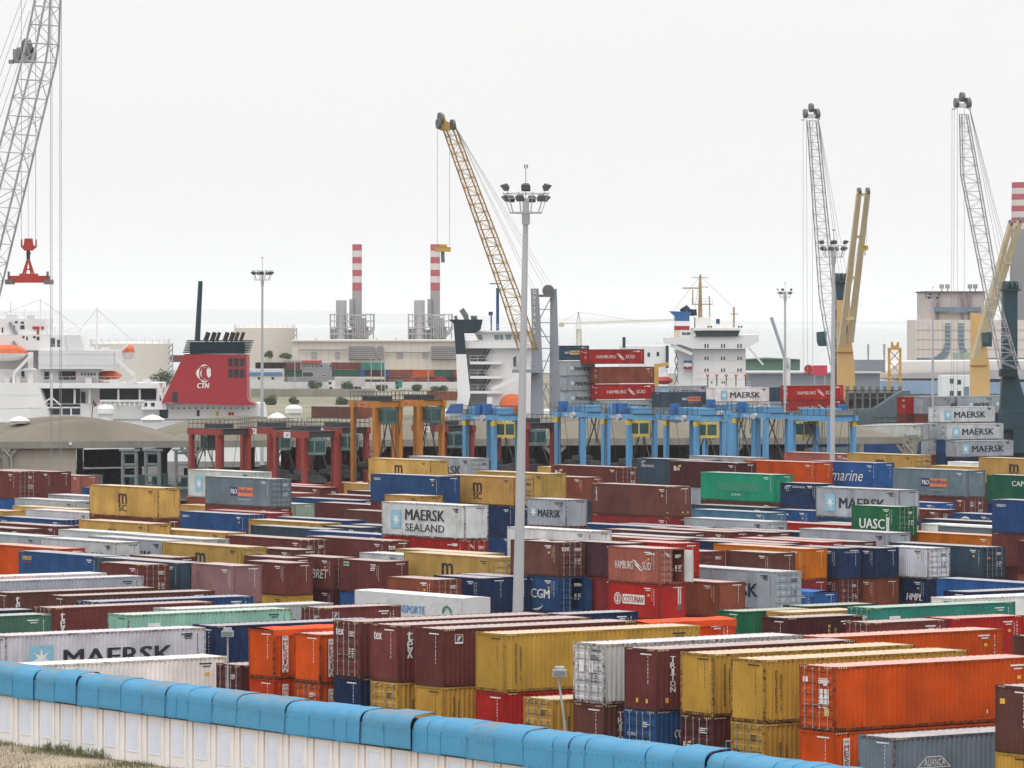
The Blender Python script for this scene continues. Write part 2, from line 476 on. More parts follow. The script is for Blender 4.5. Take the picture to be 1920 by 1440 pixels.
class Decal:
    """flat print on one face; map(u, v, layer) gives the place on that face"""
    def __init__(self, mp): self.mb = MB(); self.mp = mp; self.layer = 0
    def text(self, body, u0, u1, v0, v1, ink='w', bold=0.0, shear=0.0, spacing=1.0):
        vv, ff, ar = text_mesh(body, 0.0, shear, spacing)
        e = bold*1.1*abs(v1-v0)*math.copysign(1, u1-u0)      # heavier strokes: the same word struck again beside itself
        for du in ((0.0,) if bold <= 0 else (-e, e)):
            self.layer += 1
            self.mb.add([self.mp(u0 + abs(e)*0 + a*(u1-u0) + du, v0 + b*(v1-v0), self.layer) for a, b in vv], ff, INKL.index(ink))
    def rect(self, u0, u1, v0, v1, ink='w'):
        self.layer += 1
        self.mb.add([self.mp(u0,v0,self.layer), self.mp(u1,v0,self.layer), self.mp(u1,v1,self.layer), self.mp(u0,v1,self.layer)], [(0,1,2,3)], INKL.index(ink))
    def poly(self, pts, ink='w'):
        self.layer += 1
        self.mb.add([self.mp(u, v, self.layer) for u, v in pts], [tuple(range(len(pts)))], INKL.index(ink))
    def fan(self, c, pts, ink='w'):
        self.layer += 1; n = len(pts)
        self.mb.add([self.mp(c[0], c[1], self.layer)] + [self.mp(u, v, self.layer) for u, v in pts], [(0, 1+k, 1+(k+1) % n) for k in range(n)], INKL.index(ink))
    def star(self, cu, cv, r, ink='w', ri=0.36, n=7):
        pts = []
        for k in range(2*n):
            a = math.pi/2 + math.pi*k/n
            q = r if k % 2 == 0 else r*ri
            pts.append((cu + q*math.cos(a), cv + q*math.sin(a)))
        self.fan((cu, cv), pts, ink)
    def arc(self, cu, cv, ru, rv, a0, a1, w0, w1, ink='w', n=12):
        self.layer += 1; pts = []
        for k in range(n+1):
            t = k/n; a = math.radians(a0 + (a1-a0)*t); ww = (w0 + (w1-w0)*t)/2
            if w0 < 0: ww = -w0*math.sin(math.pi*t)/2 + .004
            for q in (-1, 1):
                pts.append(self.mp(cu + (ru+q*ww)*math.cos(a), cv + (rv+q*ww)*math.sin(a), self.layer))
        self.mb.add(pts, [(2*k, 2*k+2, 2*k+3, 2*k+1) for k in range(n)], INKL.index(ink))
    def vtext(self, body, uc, v_top, size, step, ink='w', bold=0.0, wd=None):
        for i, ch in enumerate(body):
            if ch == ' ': continue
            ww = (wd or size*0.8) * (0.45 if ch in 'Iil' else 1.0)
            v1 = v_top - i*step
            l0 = self.layer; self.text(ch, uc-ww/2, uc+ww/2, v1-size, v1, ink, bold); self.layer = l0
        self.layer += 2
    def swoosh(self, cu, cv, w_, ink='w'):
        """two crossing curved wings"""
        h_ = w_*0.62
        for s in (-1, 1):
            self.layer += 1
            o = (cu, cv)
            p = [(cu - s*w_*.50, cv + s*h_*.50), (cu - s*w_*.22, cv + s*h_*.30), (cu + s*w_*.02, cv - s*h_*.02), (cu + s*w_*.50, cv - s*h_*.28),
                 (cu + s*w_*.30, cv - s*h_*.12), (cu + s*w_*.04, cv + s*h_*.16), (cu - s*w_*.18, cv + s*h_*.42)]
            self.fan((cu - s*w_*.05, cv + s*h_*.12), p, ink)

def deco_marks(name, S, E, L_, h):
    """S, E: print on the long side and on the end"""
    if name == 'maersk' or name == 'sealand':
        cv = h*.50; q = .118*L_ if L_ > 8 else .95
        S.rect(.115*L_, .115*L_+q, cv-.80, cv+.80, 'b') if L_ > 8 else None
        S.star(.115*L_+q/2, cv, q*.40 if L_ > 8 else .55, 'w') if L_ > 8 else S.star(1.05, h*.52, .62, 'b', .5)
        if L_ < 8: S.star(1.05, h*.52, .5, 'w')
        if name == 'sealand':
            S.text('MAERSK', .29*L_, .76*L_, h*.50, h*.82, 'k', .045); S.text('SEALAND', .29*L_, .76*L_, h*.18, h*.40, 'k', .015)
        elif L_ > 8: S.text('MAERSK', .285*L_, .83*L_, cv-.50, cv+.50, 'k', .045)
        else: S.text('MAERSK', 1.75, 5.2, h*.36, h*.62, 'k', .045)
        for q in (.84, .88, .78): S.rect(.93*L_-.5, .93*L_, h*q, h*q+.05, 'k')
    elif name == 'msc':
        S.text('m', .43*L_, .55*L_, h*.46, h*.77, 'k', .05); S.text('SC', .43*L_, .55*L_, h*.20, h*.41, 'k', .05)
        S.rect(.42*L_, .56*L_, h*.435, h*.450, 'k')
        S.vtext('MEDITERRANEAN', .62, h*.84, .10, .145, 'k')
    elif name == 'mscv':
        S.vtext('MEDITERRANEAN', .70, h*.83, .135, .150, 'k', .02); S.vtext('SHIPPING CO', .98, h*.77, .125, .152, 'k', .02)
    elif name == 'mscd':
        E.text('m', .22, .54, h*.46, h*.58, 'k', .05); E.text('SC', .22, .54, h*.36, h*.44, 'k', .05)
        S.vtext('MEDITERRANEAN', .95, h*.70, .135, .150, 'k', .02); S.vtext('SHIPPING CO', 1.30, h*.66, .125, .152, 'k', .02)
    elif name == 'hsud':
        k = 1.0 if L_ < 8 else 1.25
        c = L_/2; w_ = 4.4*k if L_ < 8 else 8.6
        S.text('HAMBURG', c-.5*w_, c-.02*w_, h*.39, h*.61, 'w', .0); S.swoosh(c+.11*w_, h*.50, .30*w_ if L_ < 8 else .22*w_); S.text('S\u00dcD', c+.24*w_, c+.47*w_, h*.39, h*.66, 'w', .0)
        S.rect(.80*L_, .92*L_, h*.83, h*.86, 'w')
        E.swoosh(.75, h*.82, .6)
    elif name == 'texv':
        S.vtext('tex', .74, h*.89, .48, .44, 'w', .03, .34); E.text('tex', .30, 1.0, h*.73, h*.87, 'w', .03)
    elif name == 'tex_end':
        E.text('tex', .25, .95, h*.74, h*.87, 'w', .03)
    elif name == 'triton':
        S.vtext('TRITON', 1.0, h*.88, .27, .285, 'w', .03, .30)
        for q in (.9, 1.65): E.rect(q, q+.16, h*.12, h*.19, 'y')
        S.rect(.55, .75, h*.13, h*.21, 'y')
    elif name == 'triton40':
        S.vtext('TRITON', .75, h*.86, .20, .21, 'w', .03, .26)
        S.rect(L_-.5, L_-.38, h*.12, h*.18, 'y'); E.rect(1.4, 1.52, h*.12, h*.18, 'y'); E.rect(2.0, 2.12, h*.12, h*.18, 'y')
    elif name in ('messina', 'messinaf'):
        u = .72
        S.rect(u-.19, u+.19, h*.14, h*.90, 'w')
        S.vtext('MESSINA', u, h*.80, .245, .262, 'r' if name == 'messina' else 'o', .03, .27); S.text('LINEA', u-.16, u+.16, h*.83, h*.87, 'r')
    elif name == 'seaco':
        S.rect(.38, .52, h*.80, h*.85, 'r'); S.text('seaco', .6, 1.75, h*.78, h*.86, 'w', .02)
    elif name == 'seacoy':
        S.text('seaco', .6, 2.0, h*.76, h*.87, 'y', .04); S.rect(.7, 1.9, h*.69, h*.715, 'r')
    elif name == 'seacor':
        S.text('seaco', 1.0, 3.6, h*.55, h*.80, 'y', .04)
    elif name == 'cronos':
        S.text('CRONOS', .75, 3.1, h*.66, h*.75, 'w', .02, 0, 1.1); horse(S, 1.1, h*.84, .5)
    elif name == 'cronosh':
        S.text('CRONOS', 1.9, 3.9, h*.80, h*.88, 'w', .02, 0, 1.1); horse(S, 1.15, h*.80, .65)
        E.text('CRONOS', .6, 2.2, h*.83, h*.88, 'w', .01, 0, 1.2)
    elif name == 'cronosd':
        E.text('CRONOS', .25, .95, h*.58, h*.63, 'w', .02); horse(S, 1.6, h*.62, .75); S.text('C', 2.75, 3.1, h*.56, h*.66, 'w', .03)
    elif name == 'pando':
        a = .385*L_
        S.rect(a, a+.11*L_, h*.36, h*.66, 'n'); S.rect(a+.11*L_, a+.345*L_, h*.36, h*.66, 'o')
        S.text('P&O', a+.012*L_, a+.10*L_, h*.43, h*.60, 'w', .03); S.text('Nedlloyd', a+.12*L_, a+.335*L_, h*.43, h*.62, 'n', .03)
        S.text('www.ponl.com', a+.12*L_, a+.30*L_, h*.22, h*.27, 'w')
    elif name == 'pando20':
        a = .12*L_
        S.rect(a, a+.2*L_, h*.40, h*.66, 'n'); S.rect(a+.2*L_, a+.65*L_, h*.40, h*.66, 's')
        S.text('P&O', a+.02*L_, a+.18*L_, h*.45, h*.60, 'w', .03); S.text('Nedlloyd', a+.22*L_, a+.63*L_, h*.45, h*.62, 'n', .02)
    elif name == 'capital':
        S.text('CAPITAL', .31*L_, .62*L_, h*.62, h*.80, 'w', .02)
    elif name == 'capitalr':
        S.text('CAPITAL', .50*L_, .82*L_, h*.26, h*.42, 'w', .02); S.vtext('1111111', .91*L_, h*.6, .14, .2, 'w')
    elif name == 'uasc':
        S.text('UASC', 1.1, 4.5, h*.22, h*.56, 'w', .04); S.rect(4.75, 5.15, h*.03, h*.62, 'w')
        S.vtext('UASC', 4.95, h*.57, .20, .34, 'g', .02)
    elif name == 'safm':
        S.text('Safmarine', .17*L_, .80*L_, h*.28, h*.72, 'w', -.004, .35)
    elif name == 'cma':
        S.text('CMA', .55, 2.35, h*.38, h*.64, 'w', .02); S.text('CGM', 2.6, 4.9, h*.38, h*.64, 'w', .06)
        S.arc(2.3, h*.62, 1.1, .75, 60, 130, -.14, 0); S.arc(3.1, h*.30, 1.1, .65, -110, -25, -.14, 0)
    elif name == 'cmaarc':
        S.arc(2.0, h*.55, 1.1, .75, 50, 130, -.2, 0)
    elif name == 'cotunav':
        S.arc(1.15, h*.55, .40, .40, 0, 360, .07, .07, 'w', 18); S.arc(1.15, h*.55, .26, .26, 0, 360, .05, .05, 'w', 14); S.rect(1.08, 1.22, h*.46, h*.64, 'w')
        S.rect(1.75, 4.35, h*.42, h*.68, 'w'); S.text('COTUNAV', 1.85, 4.25, h*.46, h*.64, 'r', .05)
        E.rect(1.7, 1.78, h*.45, h*.9, 'w'); E.rect(1.9, 1.98, h*.45, h*.88, 'w'); E.arc(1.84, h*.36, .13, .13, 0, 360, .26, .26, 'p', 12)
    elif name in ('fst', 'fstd'):
        T, u, v = (S, .75, h*.74) if name == 'fst' else (E, .30, h*.66)
        T.rect(u, u+.50, v, v+.46, 'w'); T.rect(u+.03, u+.47, v+.09, v+.44, 'n'); T.poly([(u+.12,v+.14),(u+.24,v+.14),(u+.42,v+.38),(u+.20,v+.38)], 's')
    elif name == 'bri':
        T = S
        T.text('Bri', .75, 1.7, h*.62, h*.80, 'w', .04); T.poly([(1.35,h*.80),(2.0,h*.86),(2.0,h*.76)], 's')
    elif name == 'brid':
        E.text('Bri', .25, .75, h*.47, h*.57, 'w', .03); E.poly([(.45,h*.56),(.8,h*.60),(.8,h*.55)], 's')
        S.rect(.75, 1.55, h*.30, h*.62, 'w'); S.rect(.78, 1.52, h*.32, h*.60, 'n'); S.text('B', 1.0, 1.45, h*.36, h*.57, 'w', .02, .3)
    elif name == 'bret':
        S.text('BRET', .48*L_, .86*L_, h*.34, h*.62, 'w', .01, .2)
    elif name == 'cai':
        S.text('CAI', .5, 1.6, h*.30, h*.60, 'w', .05)
    elif name == 'caid':
        E.rect(.45, .75, h*.58, h*.70, 'r'); E.text('CAI', .48, .72, h*.61, h*.66, 'w')
    elif name == 'caidoor':
        E.text('CAI', .18, .62, h*.30, h*.48, 'w', .05)
    elif name == 'hmpl':
        S.text('HMPL', 3.3, 5.3, h*.30, h*.52, 'w', .05, .2); S.rect(3.4, 4.6, h*.22, h*.25, 'r')
    elif name == 'patch':
        S.rect(.23*L_, .79*L_, h*.36, h*.68, 'd'); S.text('CIMC', .42*L_, .55*L_, h*.20, h*.27, 'w')
    elif name == 'pinkp':
        S.rect(.75, 1.25, h*.62, h*.83, 'p'); S.rect(.7, 1.3, h*.20, h*.33, 'p')
    elif name == 'tri':
        for a, b in (((1.35,h*.52),(1.9,h*.68)), ((1.9,h*.68),(2.75,h*.68)), ((2.75,h*.68),(3.25,h*.52)), ((1.35,h*.52),(3.25,h*.52))):
            d = Vector((b[0]-a[0], b[1]-a[1])).normalized()*.02; n_ = (-d[1], d[0])
            S.poly([(a[0]-n_[0],a[1]-n_[1]),(a[0]+n_[0],a[1]+n_[1]),(b[0]+n_[0],b[1]+n_[1]),(b[0]-n_[0],b[1]-n_[1])], 'w')
        S.text('ALIANCA', 1.75, 2.95, h*.54, h*.65, 'w', -.005)
    elif name == 'white7':
        S.text('I\u00b77', 1.1, 2.4, h*.36, h*.62, 'w', .02, .15)
    elif name == 'green_sticker':
        S.rect(.55, 1.3, h*.80, h*.92, 'w'); S.rect(.58, 1.27, h*.82, h*.90, 'g'); S.rect(4.3, 5.0, h*.76, h*.79, 'w'); S.rect(4.3, 4.9, h*.70, h*.73, 'w')
    elif name == 'mscbrown':
        S.vtext('MED', 3.4, h*.82, .2, .26, 's', .02); S.vtext('SHI', 3.9, h*.74, .2, .26, 's', .02); S.text('MSC', .62*L_, .80*L_, h*.30, h*.52, 's', .04)
    elif name == 'wpatch':
        S.rect(.30*L_*.4, .30*L_*.4+.9, h*.25, h*.80, 'w')
    elif name == 'sp':
        E.rect(.28, .62, h*.74, h*.82, 'w'); E.rect(1.35, 2.1, h*.75, h*.79, 'w'); E.rect(1.7, 1.95, h*.70, h*.735, 'w')
        for q in (.42, .50, .58): E.rect(1.4, 1.7, h*q, h*(q+.07), 'w'); E.rect(1.78, 2.1, h*q, h*(q+.07), 'w')
        E.rect(1.8, 2.12, h*.24, h*.36, 's'); E.rect(.3, .5, h*.27, h*.34, 'p')
        S.rect(9.0, 9.06, h*.15, h*.21, 'w')
    elif name == 'wp2':
        E.rect(.50, .88, h*.52, h*.71, 'w'); E.rect(1.28, 1.62, h*.52, h*.71, 'w'); E.rect(1.5, 2.2, h*.87, h*.89, 'k')
    elif name == 'ybox':
        E.rect(.3, .62, h*.72, h*.80, 'y')

def horse(T, u, v, s):
    T.arc(u, v, .30*s, .30*s, -40, 250, .10*s, .13*s); T.arc(u+.42*s, v+.06*s, .34*s, .30*s, 20, 200, .10*s, .05*s); T.arc(u-.42*s, v, .22*s, .22*s, 40, 260, .05*s, .08*s)
    T.arc(u+.1*s, v-.38*s, .35*s, .14*s, 180, 360, .06*s, .06*s); T.poly([(u+.5*s,v+.3*s),(u+.95*s,v+.42*s),(u+.75*s,v+.1*s)])

DECO_WORDS = {
 'maersk': 'with black block lettering and star square', 'sealand': 'with two lines of black lettering and star square', 'msc': 'with black m over SC lettering', 'mscv': 'with vertical black lettering',
 'mscd': 'with black marks on its doors', 'hsud': 'with white wing logo lettering', 'texv': 'with tall white vertical letters', 'tex_end': 'with small white end lettering',
 'triton': 'with white vertical lettering', 'triton40': 'with thin white vertical lettering', 'messina': 'with red letters on white strip', 'messinaf': 'with faded white strip', 'seaco': 'with small white corner lettering',
 'seacoy': 'with orange corner lettering', 'seacor': 'with orange lettering', 'cronos': 'with white lettering and horse mark', 'cronosh': 'with white horse mark', 'cronosd': 'with white horse mark',
 'pando': 'with navy and orange lettering block', 'pando20': 'with navy and straw lettering block', 'capital': 'with white serif lettering', 'capitalr': 'with white capital lettering', 'uasc': 'with bold white letters',
 'safm': 'with white script lettering', 'cma': 'with bold white letters between arcs', 'cmaarc': 'with white arc logo', 'cotunav': 'with white lettering box and ring logo', 'fst': 'with navy square sticker',
 'fstd': 'with navy sticker on its door', 'bri': 'with white and yellow corner logo', 'brid': 'with boxed white letter logo', 'bret': 'with slanted white lettering', 'cai': 'with white corner letters', 'caid': 'with red door sticker',
 'caidoor': 'with white door lettering', 'hmpl': 'with slanted white lettering', 'patch': 'with painted-over dark patch', 'pinkp': 'with faded square patches', 'tri': 'with white triangle logo', 'white7': 'with white scrawled lettering',
 'green_sticker': 'with green and white sticker', 'mscbrown': 'with straw lettering', 'wpatch': 'with white upright patch', 'sp': 'with patched doors', 'wp2': 'with white squares on its doors', 'ybox': 'with yellow sticker'}

# ---- shared shapes
def wave(n0, n1, pitch, o, i):
    """positions and depths of a trapezoid wave from n0 to n1"""
    n = max(2, int(round((n1-n0)/pitch))); p = (n1-n0)/n; out = []
    for k in range(n):
        a = n0 + k*p
        out += [(a, o), (a+p*.27, o), (a+p*.50, i), (a+p*.77, i)]
    out.append((n1, o))
    return out

def side_mb(L_, h):
    mb = MB(); pts = wave(-L_/2+.10, L_/2-.10, .285, -(CW/2-.012), -(CW/2-.062))
    z0, z1 = .17, h-.11
    vs_ = []
    for x, y in pts: vs_ += [(x, y, z0), (x, y, z1)]
    mb.add(vs_, [(2*k, 2*k+2, 2*k+3, 2*k+1) for k in range(len(pts)-1)])
    return mb

def roof_mb(L_, h):
    mb = MB(); pts = wave(-L_/2+.08, L_/2-.08, .42, h-.022, h-.042); vs_ = []
    for x, z in pts: vs_ += [(x, -CW/2+.04, z), (x, CW/2-.04, z)]
    mb.add(vs_, [(2*k, 2*k+2, 2*k+3, 2*k+1) for k in range(len(pts)-1)])
    return mb

def end_mb(L_, h):
    mb = MB(); pts = wave(-CW/2+.13, CW/2-.13, .25, L_/2-.015, L_/2-.060); vs_ = []
    for y, x in pts: vs_ += [(x, y, .18), (x, y, h-.12)]
    mb.add(vs_, [(2*k, 2*k+2, 2*k+3, 2*k+1) for k in range(len(pts)-1)])
    return mb

def frame_mb(L_, h):
    mb = MB(); a, b = L_/2, CW/2
    for sx in (-1, 1):
        for sy in (-1, 1):
            x0, x1 = sorted((sx*a, sx*(a-.11))); y0, y1 = sorted((sy*b, sy*(b-.13)))
            mb.box(x0, x1, y0, y1, .118, h-.118)
            x0, x1 = sorted((sx*(a+.006), sx*(a-.178))); y0, y1 = sorted((sy*(b+.006), sy*(b-.162)))
            mb.box(x0, x1, y0, y1, 0, .118); mb.box(x0, x1, y0, y1, h-.118, h)
    for sy in (-1, 1):
        y0, y1 = sorted((sy*(b-.004), sy*(b-.07)))
        mb.box(-a+.178, a-.178, y0, y1, .04, .17); mb.box(-a+.178, a-.178, y0, y1, h-.11, h-.012)
    for sx in (-1, 1):
        x0, x1 = sorted((sx*(a-.004), sx*(a-.08)))
        mb.box(x0, x1, -b+.162, b-.162, .03, .18); mb.box(x0, x1, -b+.162, b-.162, h-.12, h-.010)
    mb.box(-a+.08, a-.08, -b+.075, b-.075, .07, .16)
    return mb

def door_mb(L_, h):
    """one leaf, hinge at y = 0, closing towards +y, in the plane x = 0"""
    mb = MB(); w_ = CW/2-.14; z0, z1 = .19, h-.13; n = 5; p = (z1-z0)/n; prof = [(z0, 0)]
    for k in range(n):
        a = z0 + k*p
        prof += [(a+p*.22, 0), (a+p*.32, -.035), (a+p*.68, -.035), (a+p*.78, 0)]
    prof.append((z1, 0)); vs_ = []
    for z, x in prof: vs_ += [(x, .05, z), (x, w_-.05, z)]
    mb.add(vs_, [(2*k, 2*k+1, 2*k+3, 2*k+2) for k in range(len(prof)-1)])
    mb.box(-.05, .004, .0, .05, z0, z1); mb.box(-.05, .004, w_-.05, w_-.004, z0, z1)
    mb.add([(-.05,0,z0),(-.05,w_,z0),(-.05,w_,z1),(-.05,0,z1)], [(0,3,2,1)])
    return mb

def rod_mb(h):
    mb = MB(); mb.tube((.045, 0, .10), (.045, 0, h-.08), .022, n=5, cap=False)
    for z in (.13, h*.28, h*.62, h-.14): mb.box(.004, .07, -.045, .045, z-.03, z+.03)
    mb.bar((.06, 0, h*.40), (.06, .32, h*.40), .035)
    return mb

_SHP = {}
def shapes(t):
    if t in _SHP: return _SHP[t]
    L_, h = CLEN[t[0]], CHGT[t[1]]
    d = dict(L=L_, h=h)
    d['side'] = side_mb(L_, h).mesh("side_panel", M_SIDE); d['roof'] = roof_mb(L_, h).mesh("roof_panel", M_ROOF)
    d['end'] = end_mb(L_, h).mesh("end_panel", M_SIDE); d['frame'] = frame_mb(L_, h).mesh("frame", M_FRAME)
    d['door'] = door_mb(L_, h).mesh("door", M_SIDE); d['rod'] = rod_mb(h).mesh("lock_rod", M_ROD)
    one = MB(); R180 = Matrix.Rotation(math.pi, 4, 'Z')
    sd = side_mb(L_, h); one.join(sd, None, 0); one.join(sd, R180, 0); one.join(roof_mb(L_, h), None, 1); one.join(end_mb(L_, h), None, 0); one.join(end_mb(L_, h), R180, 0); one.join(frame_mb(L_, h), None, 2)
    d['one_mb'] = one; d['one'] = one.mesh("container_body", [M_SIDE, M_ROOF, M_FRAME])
    # open top: side wall edge plus sagging sheet
    tb = MB(); nx, ny = int(L_*2), 6; rr = random.Random(7); vs_ = []
    for i in range(nx+1):
        for j in range(ny+1):
            x = -L_/2-.02 + (L_+.04)*i/nx; t_ = j/ny*2-1
            y = t_*(CW/2+.02); z = h + .10*(1-t_*t_) + .025*math.sin(i*1.1)*(1-abs(t_)) + rr.uniform(-.02, .02)
            if abs(t_) > .99: z = h-.34+.05*math.sin(i*.9)
            elif abs(t_) > .6: y = math.copysign(CW/2+.015, t_); z = h + .02 + rr.uniform(-.015, .015)
            vs_.append((x, y, z))
    tb.add(vs_, [(i*(ny+1)+j, (i+1)*(ny+1)+j, (i+1)*(ny+1)+j+1, i*(ny+1)+j+1) for i in range(nx) for j in range(ny)])
    d['tarp'] = tb.mesh("tarpaulin", M_TARP)
    # dented roof
    db = MB(); nx, ny = 26, 8; vs_ = []
    for i in range(nx+1):
        for j in range(ny+1):
            x = -L_/2+.08+(L_-.16)*i/nx; y = -CW/2+.04+(CW-.08)*j/ny
            z = h-.03 - .16*math.exp(-((x+.3)/.5)**2) - .10*math.exp(-((x-1.2)/.35)**2)*(.5+.5*math.cos(y*2)) + .06*math.sin(x*3.1+y)
            vs_.append((x, y, z - .03))
    db.add(vs_, [(i*(ny+1)+j, (i+1)*(ny+1)+j, (i+1)*(ny+1)+j+1, i*(ny+1)+j+1) for i in range(nx) for j in range(ny)])
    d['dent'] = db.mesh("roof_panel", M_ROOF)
    _SHP[t] = d
    return d

_DEC = {}
def deco_mesh(name, t, ori, door, serial):
    k = (name, t, ori, door, serial)
    if k in _DEC: return _DEC[k]
    L_, h = CLEN[t[0]], CHGT[t[1]]
    S = Decal(lambda u, v, l: (u-L_/2, -(CW/2-.004)-.003*l, v))
    ex = L_/2 + (.004 if door else -.008)
    if ori == 'B': E = Decal(lambda u, v, l: (ex+.003*l, u-CW/2, v))
    else: E = Decal(lambda u, v, l: (-ex-.003*l, CW/2-u, v))
    if name and name != '-': deco_marks(name, S, E, L_, h)
    ink = 'k' if serial == 'k' else 'w'
    if serial and t[1] == 'H':
        for q in range(5):
            for base in (.10, L_-.75): S.poly([(base+q*.14, h-.10), (base+q*.14+.06, h-.10), (base+q*.14+.10, h-.025), (base+q*.14+.04, h-.025)], 's'); S.layer -= 1
        for q in range(4):
            for base in (.10, CW-.65): E.poly([(base+q*.14, h-.10), (base+q*.14+.06, h-.10), (base+q*.14+.10, h-.025), (base+q*.14+.04, h-.025)], 's'); E.layer -= 1
        S.layer += 1; E.layer += 1
    if serial:
        rr = random.Random(zlib.crc32(repr((t, ori, door, name)).encode()))
        z = h*.88
        while z > h*.42:
            q = rr.uniform(.05, .16); S.rect(L_-.62, L_-.57, z-q, z, ink); S.layer -= 1
            if not door: E.rect(1.80, 1.84, z-q, z, ink); E.layer -= 1
            z -= q + rr.uniform(.03, .1)
        S.rect(L_-1.75, L_-.95, h*.865, h*.865+.075, ink); S.rect(L_-1.55, L_-1.05, h*.815, h*.815+.06, ink); S.layer -= 1
        if rr.random() < .5: S.rect(L_-1.35, L_-1.12, h*.66, h*.66+.16, 'y')
        if not door: E.rect(1.25, 2.1, h*.90, h*.90+.06, ink)
        if L_ < 8:
            z = h*.85
            while z > h*.55: S.rect(L_-.85, L_-.81, z-.09, z, ink); S.layer -= 1; z -= .14
        if door:
            for zz in (.80, .77, .735): E.rect(1.40, rr.uniform(1.75, 2.1), h*zz, h*zz+.045, ink)
            if h > 2:
                for zz in (.50, .46, .42, .36): E.rect(1.42, 1.60, h*zz, h*zz+.05, ink); E.rect(1.72, rr.uniform(1.85, 2.05), h*zz, h*zz+.05, ink); E.layer -= 2
    S.mb.join(E.mb)
    _DEC[k] = S.mb.mesh("lettering", INKM) if S.mb.f else None
    return _DEC[k]

